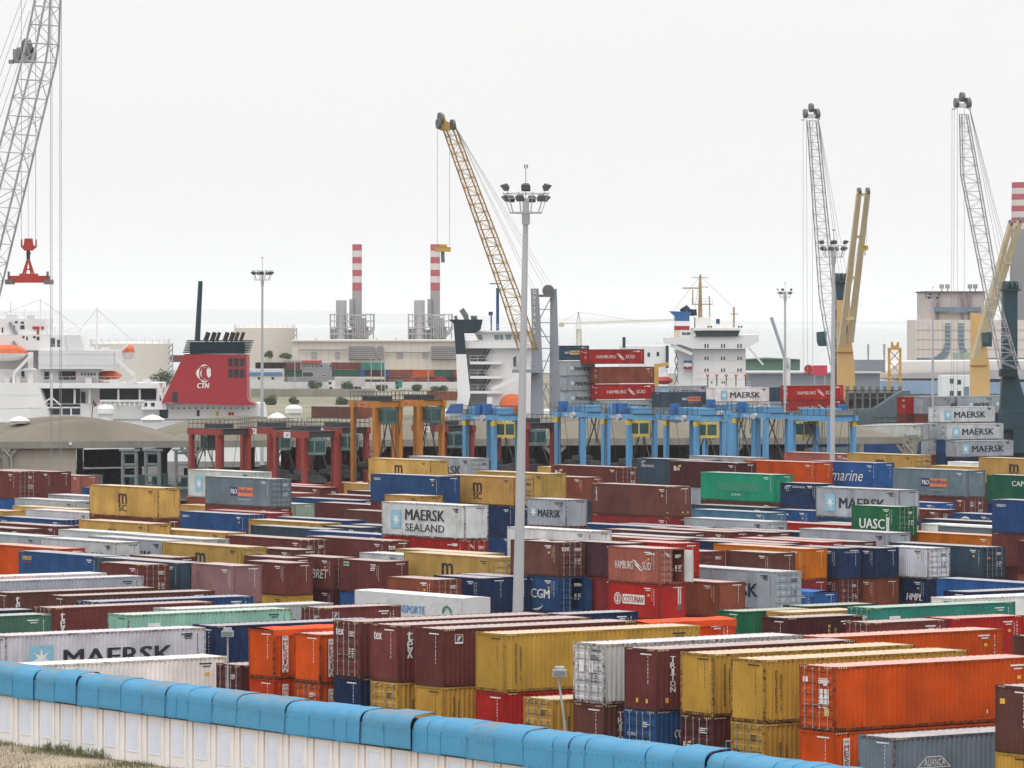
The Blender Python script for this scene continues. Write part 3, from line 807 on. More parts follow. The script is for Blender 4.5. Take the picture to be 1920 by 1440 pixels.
# ---- where the containers stand: photograph rows, read corner by corner
# ori anchor x y tiers | type colour flags marks | next tier down ...       anchor: n near corner, f far end of the long side, e far edge of the end
TABLE = """
# far left, beside the warehouse
B n 31 884 3 | 4H maroon d - | 4s bright_blue d -
B n 97 884.5 3 | 4s maroon . -
B n 151 892 2 | 4s salmon . -
B f 153 913 2 | 2s blue . -
B f 90 926 2 | 4H pale_grey . -
B n 131 940 2 | 4H grey . -
B f 137 946 2 | 4s brown . -
B f 54 947 2 | 4s tan . -
B e 46 957 2 | 4s tan . -
B f 48 954 2 | 4H pale_grey . -
B n 117 975 2 | 4s blue d seaco
B n 108 987 2 | 4s maroon . -
B n 41 992 2 | 4s brown d -
B n 296 915 3 | 4H tan w msc | 4H maroon . -
B n 278 982 2 | 4H tan w msc
B n 246 1001 2 | 4H pale_grey . -
B n 418 999 2 | 4s tan . -
B n 384 1011 2 | 4H pale_grey . -
B n 217 1017 2 | 4H pale_grey w maersk
B n 72 1006 2 | 4H grey d -
B n 308 1014 2 | 4H grey . maersk
B n 453 1026 2 | 4H tan d msc
B n 136 1028 2 | 4H orange . -
B n 26 1034 2 | 4s crimson . -
B n 184 1043 2 | 4H blue . seacoy
B f 243 1040 2 | 2s brown . -
B n 342 1056 2 | 4H slate . -
B n 266 1059 2 | 2H maroon d cai
B n 437 1061 2 | 2H pink . pinkp
B e 583 1045 2 | 2s maroon . -
B n 538 1056 2 | 2s maroon . - | 2s yellow d -
# long containers lying the other way, near left
A f 201 1074 2 | 4H white . -
A f 261 1079 2 | 4H grey . -
A f 119 1098 2 | 4s scarlet . -
A f 296 1101 2 | 4s brown . texv
A f 403 1107 2 | 4s brown . -
A f 475 1117 2 | 4H blue d -
A f 402 1128 2 | 4H maroon d texv
A f 67 1142 2 | 4s navy . -
A n 240 1153 2 | 4H pale_teal w wpatch
A f 97 1151 2 | 4H sage . capitalr
A f 386 1176 2 | 5H pale_grey w maersk
A f 425 1230 2 | 4H white . -
A f 625 1130 2 | 4H pale_grey . maersk
A n 605 1140 2 | 2H maroon d fst
A n 402 1174 2 | 4H navy . -
A e 427 1245 2 | 4H dark_maroon d -
# front row
A n 511 1182 3 | 2s orange tw messina | 2s scarlet . messinaf
A n 600 1190 3 | 2s orange w messina | 2s orange dw messinaf
A n 675 1166 3 | 4H maroon dw tex_end | 4H navy . seacor
A n 746 1173 3 | 4H maroon . texv | 4H yellow d mscd
A n 830 1180 3 | 4H maroon . fst | 4H yellow . mscv
A n 946 1189 3 | 4H yellow . mscv | 4H red . white7
A n 1037 1312 2 | 4H yellow d mscd
A n 1132 1208 3 | 4H pale_grey dw wp2 | 4H brown . triton
A n 1230 1218 3 | 4H maroon . triton | 4H blue d cronosd
A n 1337 1227 3 | 4H yellow w mscv | 4H dark_maroon d brid
A n 1433 1238 3 | 4H yellow w mscv | 4H yellow d mscd
A n 1564 1251 3 | 4H orange dw sp | 4H orange . messina
A n 1676 1384 2 | 4H steel w tri
A e 1866 1283 3 | 4H brown . ybox | 4s yellow . -
# behind the front row
A n 1215 1169 3 | 2s scarlet t -
A n 1548 1195 3 | 4s orange w -
A e 1898 1190 3 | 4s brown . -
A e 1873 1167 2 | 4s sky_blue . -
A f 1197 1146 2 | 2s navy . -
A n 1393 1147 2 | 2s green . -
A n 1477 1148 2 | 2s tan . -
A n 1512 1137 2 | 2s dark_green . -
A n 1635 1140 2 | 4H teal d wpatch
A n 1475 1159 2 | 2H dark_maroon . mscbrown
A n 1634 1168 2 | 2H maroon d caidoor
A n 1782 1160 2 | 2H red . -
A n 1700 1176 2 | 2s blue d -
A n 1791 1122 2 | 4H white . -
A n 1812 1110 2 | 4s navy . -
# middle right
B n 1574 1028 2 | 2s navy . cronosh | 2s maroon d caid
B n 1640 1028 2 | 2s navy . - | 2s rust . -
B n 1740 1028 2 | 2s pale_grey dw - | 2s navy . hmpl
B n 1844 1026 2 | 4s slate d caid | 4s slate . -
B n 1865 1006 2 | 4H amber d - | 4s grey d -
B f 1908 1012 2 | 4H dark_maroon . -
B f 1756 1083 1 | 4H bright_blue . -
B n 1667 999 2 | 4H grey . maersk
B n 1686 950 3 | 2s green d uasc
B n 1676 919 3 | 4H grey w maersk | 4s blue . -
B n 1533 907 3 | 2s navy . cronosh
B f 1446 943 2 | 4s maroon . -
B f 1450 954 2 | 2s bright_blue . cmaarc
B n 1452 890 3 | 4H emerald . patch | 4s brown . -
B n 1529 867 3 | 4H orange . -
B n 1645 868 3 | 4H bright_blue . safm
B n 1815 882 3 | 4H steel . pando | 4s maroon d fstd
B f 1850 889 3 | 4H dark_green . capital
B f 1835 857 3 | 4H tan . msc
B f 1849 935 3 | 4H blue . seaco
B n 1716 853 3 | 4H tan d msc
B n 1587 851 3 | 4s salmon . cai
B n 1690 864 3 | 4s salmon d -
B f 1743 872 2 | 4s tan . -
B f 1777 865 2 | 4s white . -
B n 1758 943 2 | 2s bright_blue . -
B n 1765 956 2 | 2s maroon d fstd
B f 1785 961 2 | 2s blue . cmaarc
B f 1545 978 2 | 4s moss . -
B f 1480 976 2 | 4s red . -
B f 1727 972 2 | 4s slate . -
B f 1727 981 2 | 4s white . -
B f 1759 985 2 | 4H steel . -
B e 1499 996 2 | 4s brown . -
B n 1600 1016 2 | 4s brown . -
B e 1490 1017 2 | 4s crimson . -
B n 1448 1037 2 | 2s brown . -
B n 1454 1072 2 | 4H grey d maersk
B e 1570 1109 1 | 2s bright_blue t -
# middle
B n 1047 1017 3 | 2s brown dxw tex_end | 2s blue o cma
B n 1136 1020 3 | 2s purple . - | 2s crimson . -
B n 1236 1029 3 | 2s salmon o hsud | 2s red w cotunav
B n 1266 1019 3 | 2s red . - | 2s brown . -
B n 1344 1092 2 | 2s rust . -
B n 1255 912 3 | 4H brown . triton40 | 4H crimson . cai
B n 1061 937 3 | 2s grey w maersk
B n 964 895 3 | 4H tan dw msc
B n 1025 888 3 | 4H tan . msc
B n 825 893 3 | 4H blue . seaco
B n 807 863 3 | 4H tan . msc
B n 884 859 3 | 4H grey d maersk
B n 790 930 3 | 2s tan . -
B n 871 948 3 | 4H pale_grey w sealand | 4H red d hsud
B n 1096 895 3 | 2s rust . -
B n 1162 876 3 | 4H maroon d bri
B n 1320 863 3 | 4H slate . cronos
B n 1385 868 3 | 4H dark_maroon . bri
B n 1410 858 3 | 4s grey . -
B f 1008 874 3 | 2s tan . -
B f 1296 945 2 | 4s slate . -
B f 1296 954 2 | 4s sky_blue . -
B n 1432 978 2 | 4H grey d maersk
B n 1105 996 2 | 4H white . -
B f 1102 980 2 | 4s blue . -
B f 1160 981 2 | 4s maroon . -
B f 1130 991 2 | 4s brown . -
B f 1225 988 2 | 4s maroon . -
B f 1335 990 2 | 4s navy . -
B f 1130 1000 2 | 4s steel . -
B f 1097 1003 2 | 4s rust . -
B f 1380 1007 2 | 4s red . -
B f 1305 1012 2 | 4s navy . -
B f 1340 1019 2 | 4s amber . -
B n 1316 1034 2 | 2s maroon d -
B n 509 898 3 | 4H steel d pando | 4s maroon . -
B n 470 885 3 | 4H pale_grey d maersk
B e 616 909 2 | 4s red . -
B f 645 905 2 | 4s tan . -
B n 602 914 2 | 4s maroon d -
B e 598 924 2 | 4s rust . -
B f 651 919 2 | 4s purple . -
B f 607 926 2 | 4s maroon . -
B f 548 932 2 | 4s blue . -
B e 590 944 2 | 4s moss . -
B f 591 941 2 | 4s maroon . -
B f 643 955 2 | 4s brown . -
B e 549 961 2 | 4s red . -
B n 461 965 2 | 4s blue d seaco
B n 457 952 2 | 4s tan . -
B n 646 976 2 | 4s blue d -
B n 599 981 2 | 4s tan . -
B f 605 985 2 | 2s slate d -
B f 652 982 2 | 4s slate . -
B f 470 984 2 | 4s slate . -
B f 572 994 2 | 4s blue . -
B n 570 1012 2 | 4H maroon d fstd
B n 724 1014 2 | 4H maroon . tex_end
B n 550 1031 2 | 2s brown . -
B n 626 1046 2 | 2s maroon d bret | 2s dark_maroon . -
B n 718 1053 2 | 2s maroon . green_sticker | 2s bright_blue . cai
B n 814 1087 2 | 2s rust d -
B n 957 1081 2 | 2s navy . seacoy
B f 836 1077 2 | 2s navy . -
B n 838 1050 2 | 2s moss dw fstd
B f 674 1035 2 | 2s pale_grey . -
B f 740 1028 2 | 4s tan . -
B n 935 1045 2 | 4H tan d msc
"""
TABLE += """
# stacks by the quay
A n 1792 827 2 | 4s grey . maersk | 4s navy . -
A n 1774 795 3 | 4s pale_grey d maersk | 4s blue . -
A n 1757 763 4 | 4s pale_grey d maersk
A n 1655 795 3 | 4s grey . pando | 4s pale_grey . maersk
A n 1634 797 3 | 4s grey . - | 4s grey . -
A n 1614 798 3 | 4s pale_grey w -
A n 1725 744 4 | 2H grey . -
A n 1762 743 4 | 2H grey . maersk
A n 1812 743 4 | 2H grey . maersk
A n 1862 742 4 | 2H grey . maersk
A n 1706 744 4 | 2H red d -
"""
class Box: pass
def parse_table():
    out = []
    for line in TABLE.strip().splitlines():
        if line.startswith('#') or not line.strip(): continue
        seg = [q.split() for q in line.split('|')]
        o, an, x, y, n = seg[0]; n = int(n); x = float(x); y = float(y)
        tiers = [tuple(q) for q in seg[1:]]
        s = Box(); s.ori = o; s.tiers = tiers; s.n = n; s.idx = len(out)
        t0 = tiers[0][0]
        hs_ = [CHGT[q[0][1]] for q in tiers]
        while len(hs_) < n: hs_.append(CHGT[t0[1]])
        s.hs = hs_; top = sum(hs_); s.top = top
        s.L = CLEN[t0[0]]
        D = dep(y, top); p = at(x, y, D)
        d = AX if o == 'A' else BX; wv = Vector((-d.y, d.x, 0))
        sg = -1 if o == 'A' else 1
        lx = {'n': sg*s.L/2, 'f': -sg*s.L/2, 'e': sg*s.L/2}[an]; ly = CW/2 if an == 'e' else -CW/2
        c = p - d*lx - wv*ly
        s.a = c.dot(AX); s.b = c.dot(BX)
        s.w = sum(1 for q in tiers if q[3] != '-') * 3 + 1.0 + (2 if an == 'n' else 0)
        out.append(s)
    return out

STACKS = parse_table()
def relax(st, it=260):
    n = len(st)
    a = np.array([s.a for s in st]); b = np.array([s.b for s in st])
    ha = np.array([(s.L if s.ori == 'A' else CW)/2 for s in st]); hb = np.array([(CW if s.ori == 'A' else s.L)/2 for s in st])
    ga = np.array([.06 if s.ori == 'A' else .10 for s in st]); gb = np.array([.10 if s.ori == 'A' else .06 for s in st])
    wt = np.array([s.w for s in st])
    for _ in range(it):
        moved = False
        pa = (ha[:,None]+ha[None]+ga[:,None]+ga[None]) - np.abs(a[:,None]-a[None])
        pb = (hb[:,None]+hb[None]+gb[:,None]+gb[None]) - np.abs(b[:,None]-b[None])
        ov = np.triu((pa > .001) & (pb > .001), 1)
        I, J = np.nonzero(ov)
        if not len(I): break
        for i, j in zip(I, J):
            x = (ha[i]+ha[j]+ga[i]+ga[j]) - abs(a[i]-a[j]); y = (hb[i]+hb[j]+gb[i]+gb[j]) - abs(b[i]-b[j])
            if x <= 0 or y <= 0: continue
            fi = wt[j]/(wt[i]+wt[j])
            if x < y:
                s = 1 if a[i] >= a[j] else -1; a[i] += s*x*fi*.7; a[j] -= s*x*(1-fi)*.7
            else:
                s = 1 if b[i] >= b[j] else -1; b[i] += s*y*fi*.7; b[j] -= s*y*(1-fi)*.7
    for k, s in enumerate(st): s.da = a[k]-s.a; s.db = b[k]-s.b; s.a = a[k]; s.b = b[k]
    return len(I)
_left = relax(STACKS)

RND = random.Random(11)
UNDER = ['maroon', 'brown', 'navy', 'blue', 'tan', 'grey', 'rust', 'dark_maroon', 'crimson', 'slate', 'maroon']
BOXES = []
for s in STACKS:
    z = s.top; c = AX*s.a + BX*s.b
    for k in range(s.n):
        h = s.hs[k]; z -= h
        spec = s.tiers[k] if k < len(s.tiers) else None
        t0 = s.tiers[0][0]
        if spec is None:
            spec = (t0[0] + ('H' if h > 2.7 else 's'), RND.choice(UNDER), '.', '-')
        b = Box(); b.t, b.col, b.fl, b.dec = spec[:4]; b.ori = s.ori; b.z = max(z, 0) + .004*0; b.c = c; b.h = h; b.L = CLEN[b.t[0]]; b.stack = s; b.tier = s.n-k; b.listed = k < len(s.tiers)
        d = AX if s.ori == 'A' else BX; wv = Vector((-d.y, d.x, 0)); b.d, b.wv = d, wv
        sg = -1 if s.ori == 'A' else 1
        def corner(lx, ly, zz, b=b): return pix(b.c + b.d*lx + b.wv*ly + Vector((0,0,zz))) + ((b.c + b.d*lx + b.wv*ly).y,)
        z0, z1 = b.z, b.z+h; l = b.L/2; ww = CW/2
        b.faces = [[corner(-l,-ww,z0), corner(l,-ww,z0), corner(l,-ww,z1), corner(-l,-ww,z1)],
                   [corner(sg*l,-ww,z0), corner(sg*l,ww,z0), corner(sg*l,ww,z1), corner(sg*l,-ww,z1)],
                   [corner(-l,-ww,z1), corner(l,-ww,z1), corner(l,ww,z1), corner(-l,ww,z1)]]
        BOXES.append(b)

def visible(boxes, W_=960, H_=720):
    zb = np.full((H_, W_), 0.0); ib = np.full((H_, W_), -1, int)
    for k, b in enumerate(boxes):
        for q in b.faces:
            P = np.array([(u/2, v/2, 1.0/d) for u, v, d in q])
            for tri in ((0,1,2), (0,2,3)):
                T = P[list(tri)]
                x0, x1 = max(0, int(T[:,0].min())), min(W_-1, int(T[:,0].max())+1); y0, y1 = max(0, int(T[:,1].min())), min(H_-1, int(T[:,1].max())+1)
                if x0 >= x1 or y0 >= y1: continue
                X, Y = np.meshgrid(np.arange(x0, x1)+.5, np.arange(y0, y1)+.5)
                (ax, ay, az), (bx_, by_, bz), (cx, cy, cz) = T
                den = (by_-cy)*(ax-cx) + (cx-bx_)*(ay-cy)
                if abs(den) < 1e-9: continue
                l1 = ((by_-cy)*(X-cx) + (cx-bx_)*(Y-cy))/den; l2 = ((cy-ay)*(X-cx) + (ax-cx)*(Y-cy))/den; l3 = 1-l1-l2
                zz = l1*az + l2*bz + l3*cz
                msk = (l1 >= 0) & (l2 >= 0) & (l3 >= 0) & (zz > zb[y0:y1, x0:x1]+1e-9)
                zb[y0:y1, x0:x1][msk] = zz[msk]; ib[y0:y1, x0:x1][msk] = k
    return ib
IDB = visible(BOXES)
_cnt = np.bincount((IDB[IDB >= 0]).ravel(), minlength=len(BOXES))
for k, b in enumerate(BOXES):
    b.area = int(_cnt[k])
    if b.area:
        yy, xx = np.nonzero(IDB == k); b.px, b.py = xx.mean()*2, yy.mean()*2

# ---- labels that single each one out
SHOWN = sorted([b for b in BOXES if b.area >= 12], key=lambda b: -b.area)[:300]
REST = [b for b in BOXES if b not in SHOWN]
def base_phrase(b):
    ln = 'short' if b.t[0] == '2' else 'long'
    q = f"{CNAME[b.col]} {ln} container"
    if b.dec in DECO_WORDS: q += ' ' + DECO_WORDS[b.dec]
    elif 't' in b.fl: q += ' under a tarpaulin'
    elif 'o' in b.fl: q += ' with one door open'
    elif 'd' in b.fl: q += ' with doors showing'
    return q
_groups = {}
for b in SHOWN: b.base = base_phrase(b); _groups.setdefault(b.base, []).append(b)
LAND = [b for g in _groups.values() if len(g) == 1 for b in g if b.dec != '-' or b.col in ('pink', 'emerald', 'amber')]
def lname(b):
    q = b.base.replace(' long container', ' container').replace(' short container', ' container')
    w_ = q.split()
    return ' '.join(w_[:7]) if len(w_) > 7 else q
SHORTW = {'maersk': 'star-marked', 'sealand': 'two-line lettered', 'msc': 'm-marked', 'mscv': 'column-lettered', 'mscd': 'door-marked', 'hsud': 'wing-logo', 'texv': 'tall-lettered', 'tex_end': 'end-lettered', 'triton': 'serif-lettered',
 'triton40': 'thin-lettered', 'messina': 'strip-lettered', 'messinaf': 'faded-strip', 'seaco': 'corner-lettered', 'seacoy': 'orange-lettered', 'seacor': 'gold-lettered', 'cronos': 'horse-mark', 'cronosh': 'horse-mark', 'cronosd': 'horse-mark', 'pando': 'block-lettered',
 'capital': 'white-lettered', 'capitalr': 'white-lettered', 'uasc': 'bold-lettered', 'safm': 'script-lettered', 'cma': 'arc-lettered', 'cmaarc': 'arc-logo', 'cotunav': 'ring-logo', 'fst': 'square-sticker', 'fstd': 'door-sticker', 'bri': 'corner-logo', 'brid': 'boxed-letter',
 'bret': 'slant-lettered', 'cai': 'white-initialled', 'caid': 'red-sticker', 'caidoor': 'door-lettered', 'hmpl': 'slant-lettered', 'patch': 'dark-patched', 'pinkp': 'patch-faded', 'tri': 'triangle-logo', 'white7': 'scrawl-lettered', 'green_sticker': 'green-stickered',
 'mscbrown': 'straw-lettered', 'wpatch': 'white-patched', 'sp': 'patched-door', 'wp2': 'white-square', 'ybox': 'yellow-stickered'}
LNAME = {}
for b in LAND:
    m_ = SHORTW.get(b.dec, '')
    LNAME[id(b)] = (m_ + ' ' if m_ else '') + f"{CNAME[b.col]} container"
_ln = {}
for b in LAND: _ln.setdefault(LNAME[id(b)], []).append(b)
LAND = [g[0] for g in _ln.values() if len(g) == 1]
used = {}
for base, g in _groups.items():
    if len(g) == 1:
        b = g[0]; b.label = base + (' on top of its stack' if b.tier == b.stack.n and len(base.split()) < 9 else ' in the container yard' if len(base.split()) < 9 else ''); continue
    for b in g:
        cand = sorted((l for l in LAND if l is not b), key=lambda l: math.hypot(l.px-b.px, (l.py-b.py)*1.6))
        b.rel = None
        for l in cand[:6]:
            if len((base + ' just right of the ' + LNAME[id(l)]).split()) <= 17:
                dx, dy = b.px-l.px, b.py-l.py
                r = ('right of' if dx > 0 else 'left of') if abs(dx) > 1.3*abs(dy) else ('below' if dy > 0 else 'above')
                b.rel = (l, r); break
        if b.rel is None:
            b.rel = (min(LAND, key=lambda l: len(LNAME[id(l)].split())*50 + abs(l.px-b.px)), 'near')
    sub = {}
    for b in g: sub.setdefault((id(b.rel[0]), b.rel[1]), []).append(b)
    ordw = ['first', 'second', 'third', 'fourth', 'fifth', 'sixth', 'seventh', 'eighth', 'ninth', 'tenth', 'eleventh', 'twelfth']
    for key, ss in sub.items():
        ss.sort(key=lambda b: math.hypot(b.px-b.rel[0].px, b.py-b.rel[0].py))
        for k, b in enumerate(ss):
            txt = f"{base} {b.rel[1]} the {LNAME[id(b.rel[0])]}"
            if len(ss) > 1: txt = f"{ordw[min(k, 11)]} {txt}"
            b.label = txt
def trim(t):
    w_ = t.split()
    if len(w_) <= 16: return t
    for cut in ('with', 'and', 'a', 'its', 'the', 'one', 'of'):
        while len(w_) > 16 and cut in w_[4:]:
            i = len(w_)-1-w_[::-1].index(cut); w_.pop(i)
    return ' '.join(w_[:16])

GRP = "containers stacked in the yard"
def build_container(b):
    sh = shapes(b.t); col = PAL[b.col]; r = random.Random(zlib.crc32(repr((b.t, b.col, round(b.c.x*10), round(b.z*10))).encode()))
    k = r.uniform(.86, 1.14); col = tuple(min(.9, c*k*r.uniform(.96, 1.04)) for c in col)
    wear = .6 if 'w' in b.fl else r.uniform(.05, .45)
    rgba = (*col, wear)
    loc = (b.c.x, b.c.y, b.z); rz = RZ[b.ori]
    small = b.area < 260 and not ('o' in b.fl)
    serial = '' if b.area < 150 else ('k' if b.col in ('pale_grey', 'grey', 'white', 'tan', 'yellow', 'pale_teal') else 'w')
    door = 'd' in b.fl or 'o' in b.fl
    dm = deco_mesh(b.dec if b.dec != '-' else '', b.t, b.ori, door, serial)
    if small and not (door and b.area > 120):
        o = put("shipping_container", sh['one'], None, loc, (0,0,rz), color=rgba)
        tag(o, trim(b.label), "container", GRP)
        if dm: put("lettering", dm, o)["kind"] = "stuff"
        return
    o = thing("shipping_container", trim(b.label), "container", loc, rz, GRP)
    put("frame", sh['frame'], o, color=(*[c*.8 for c in col], wear))
    put("side_panel", sh['side'], o, color=rgba); put("side_panel", sh['side'], o, rot=(0,0,math.pi), color=rgba)
    if 't' in b.fl:
        tc_ = {'bright_blue': (.03,.14,.42), }.get(b.col, (.72,.085,.02))
        put("tarpaulin", sh['tarp'], o, color=(*tc_, 0.0))
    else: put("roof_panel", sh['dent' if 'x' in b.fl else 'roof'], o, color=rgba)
    vis = 0.0 if b.ori == 'B' else math.pi           # turn that brings +x to the end in view
    put("end_panel", sh['end'], o, rot=(0,0,vis+math.pi), color=rgba)
    if not door:
        put("end_panel", sh['end'], o, rot=(0,0,vis), color=rgba)
    else:
        W_ = CW/2-.13
        Rv = Matrix.Rotation(vis, 4, 'Z')
        for side in (-1, 1):
            # leaf meshes hinge at y=0 and close towards +y; the second leaf is the same one turned over
            p = Rv @ Vector((b.L/2-.02, side*W_, 0))
            openit = ('o' in b.fl and side == 1)
            dcol = rgba
            if openit and b.dec == 'hsud': dcol = (.7, .7, .69, .3)
            dr = put("door", sh['door'], o, loc=p, color=dcol)
            if side == -1: dr.rotation_euler = (0, 0, vis)
            else:
                dr.scale = (1, -1, 1)
                dr.rotation_euler = (0, 0, vis + (math.radians(88) if openit else 0))
            if b.area > 420:
                for yy in (.30, .86):
                    put("lock_rod", sh['rod'], dr, loc=(0, yy, 0))
    if dm: put("lettering", dm, o)["kind"] = "stuff"
    return o

for b in SHOWN: build_container(b)
_rest = MB(); _rest_cols = []
for col in sorted(set(b.col for b in REST)): pass
_rm = {}
for b in REST:
    q = MB(); q.join(shapes(b.t)['one_mb'], Matrix.Translation((b.c.x, b.c.y, b.z)) @ Matrix.Rotation(RZ[b.ori], 4, 'Z'))
    i = _rm.setdefault(b.col, len(_rm)); _rest.join(q, None, i)
if REST:
    o = _rest.build("stacked_containers_below", [mat("plain_paint_" + c, tuple(v*.9 for v in PAL[c]), .65, 0, .2, 1.0, dirt=.4) for c in _rm])
    tag(o, "containers buried under the top tiers of the stacks", "containers", kind="stuff")
# ================================================================== the near boundary wall and the bank it stands on
M_WHITEWALL = mat("whitewashed_concrete", (.78,.76,.75), .85, 0, .05, .8, dirt=.05, dirtcol=(.34,.31,.28), bump=.1)
M_INSET = mat("pale_blue_paint", (.64,.69,.79), .8, 0, .06, 1.2, dirt=.1, dirtcol=(.38,.38,.40))
M_CAP = mat("blue_sheet", (.070,.270,.455), .7, 0, .10, .7, dirt=.75, dirtcol=(.20,.205,.20), top=(3.5, 4.15), spec=.1)
M_CAPR = mat("blue_sheet_rusting", (.078,.265,.430), .7, 0, .10, .9, dirt=.95, dirtcol=(.25,.19,.125), top=(3.4, 4.1), spec=.1)
M_CONC = mat("old_concrete", (.30,.28,.25), .9, 0, .15, .35, dirt=.35, dirtcol=(.17,.155,.13), bump=.15)
W0 = at(0, 1243, dep(1243, 6.0)); W1 = at(1580, 1440, dep(1440, 6.0))
WD = Vector((W1.x-W0.x, W1.y-W0.y, 0)).normalized(); WN = Vector((WD.y, -WD.x, 0))      # WN looks towards the camera
if WN.y > 0: WN = -WN
wall = thing("boundary_wall", "long white panelled wall topped by curved blue sheets in front of the containers", "wall", (W0.x, W0.y, 0))
wrz = math.atan2(WD.y, WD.x)
wall.rotation_euler = (0, 0, wrz)
PITCH = 2.3; ZB = 1.86
# local frame: x along the wall, -y towards the camera
def wall_panel():
    mb = MB()
    mb.box(.06, 1.86, -.06, .06, 0, 2.62); mb.box(.10, 1.66, -.12, -.06, .0, 2.58)
    mb.box(1.42, 1.84, -.22, -.121, 2.60, 2.80); mb.box(.15, .60, -.20, -.121, 2.62, 2.74)
    return mb.mesh("wall_panel", [M_WHITEWALL])
def inset():
    mb = MB(); mb.box(.30, 1.34, -.128, -.122, .62, 2.22)
    for a in ((.26,.30,.58,2.26), (1.34,1.38,.58,2.26)): mb.box(a[0], a[1], -.15, -.121, a[2], a[3], 1)
    mb.box(.301, 1.339, -.15, -.121, .58, .62, 1); mb.box(.301, 1.339, -.15, -.121, 2.22, 2.26, 1)
    return mb.mesh("inset_panel", [M_INSET, M_WHITEWALL])
def wpost():
    mb = MB(); mb.box(1.90, 2.04, -.10, .10, 0, 2.56); mb.box(2.08, 2.24, -.14, .10, 0, 2.60); mb.box(1.86, 2.30, -.02, .02, 0, 2.5)
    mb.box(1.90, 2.26, -.16, .1, 2.605, 2.72)
    return mb.mesh("post", [M_WHITEWALL])
def cap(w_, sag, seed):
    rr = random.Random(seed); mb = MB(); prof = []
    for k in range(6): prof.append((-.42+.006*k, 2.56+.205*k))
    for k in range(1, 7):
        a = math.radians(78*k/6)
        prof.append((-.39 + .52*(1-math.cos(a)), 3.585+.50*math.sin(a)))
    prof += [(.45, 4.12), (.95, 4.13), (1.05, 4.05)]
    nx = 4; vs_ = []
    for off in (0, .035):
        for i in range(nx+1):
            for (y, z) in prof:
                q = math.sin(math.pi*i/nx)
                vs_.append((.012+(w_-.024)*i/nx, y+off*1.0 + .02*q*sag + rr.uniform(-.004, .004), z-off - .03*q*sag + rr.uniform(-.004, .004)))
    n = len(prof); fs = []
    for i in range(nx):
        for k in range(n-1):
            a = i*n+k; fs.append((a, a+n, a+n+1, a+1)); b = (nx+1)*n+a; fs.append((b, b+1, b+n+1, b+n))
    s = (nx+1)*n
    for k in range(n-1):
        fs.append((k, k+1, s+k+1, s+k)); fs.append((nx*n+k+1, nx*n+k, s+nx*n+k, s+nx*n+k+1))
    mb.add(vs_, fs)
    for q in range(int(w_/.38)):
        x = .19+q*.38
        for z in (2.64, 3.40): mb.box(x-.018, x+.018, -.445, -.405, z-.018, z+.018)
    mb.box(.0, .05, -.44, -.41, 2.57, 3.55)
    return mb
def shade_liner():
    mb = MB(); pts = [(0, -.24, 2.5), (0, -.24, 3.45), (0, -.12, 3.72), (0, .08, 3.86), (0, .45, 3.93), (0, 1.0, 3.88), (0, 1.0, 3.8), (0, .45, 3.85), (0, .2, 3.6), (0, .2, 2.5)]
    return mb.prism(pts, (PITCH-.002, 0, 0)).mesh("cap_shade_liner", [mat("shade_liner_dark", (.035,.04,.045), .9)])  # added dark liner; its colour stands in for shade at the cap seams
MBK = shade_liner()
MWP, MIN, MPO = wall_panel(), inset(), wpost()
CAPS = [cap(PITCH, s, k).mesh("cap_sheet", [M_CAPR if k in (2, 5) else M_CAP]) for k, s in enumerate((1, -.5, .4, 1.4, 0, -1))]
HALF = [cap(PITCH/2, s, 40+k).mesh("cap_sheet", [M_CAP]) for k, s in enumerate((1, -.5))]
rr = random.Random(3)
for k in range(-14, 56):
    x = k*PITCH
    p = put("wall_panel", MWP, wall, (x, 0, ZB)); put("inset_panel", MIN, p, (0, 0, rr.uniform(-.06, .06)))
    put("post", MPO, wall, (x, 0, ZB)); put("cap_shade_liner", MBK, wall, (x, 0, ZB-.03))
    dz = rr.uniform(-.03, .03)
    lift = {3: .06, 13: -.05, 17: .10, 18: -.04, 27: .09}.get(k, 0)
    if rr.random() < .3:
        for j in (0, 1): put("cap_sheet", HALF[j], wall, (x+j*PITCH/2, 0, ZB+dz+lift), (rr.uniform(-.02,.02), 0, 0))
    else:
        put("cap_sheet", CAPS[rr.randrange(6)], wall, (x, 0, ZB+dz+lift), (rr.uniform(-.03,.03)+lift*.5, rr.uniform(-.004,.004), 0))
# the bank on the camera's side
BK = MB(); P = [W0 - WD*120 + WN*.0, W0 + WD*170 + WN*.0]
nb = 40
vs_ = []; rb_ = random.Random(5)
cols = 60; rows = 14
for i in range(cols+1):
    base = W0 + WD*(-40 + 210*i/cols)
    for j in range(rows+1):
        d = -.3 + (j/rows)**2.2*190
        p = base + WN*d
        z = ZB + (0 if j == 0 else (.10*math.sin(i*1.7+j) + .08*math.sin(i*.6+j*2.3))*min(1, d/2)) - min(1.2, max(0, d-1.5)*.02)
        vs_.append((p.x, p.y, z - .02))
BK.add(vs_, [(i*(rows+1)+j, i*(rows+1)+j+1, (i+1)*(rows+1)+j+1, (i+1)*(rows+1)+j) for i in range(cols) for j in range(rows)])
structure(BK.build("bank", [mat("dry_sandy_soil", (.36,.29,.225), .95, 0, .2, .35, dirt=.3, dirtcol=(.24,.215,.11), bump=.5)]))
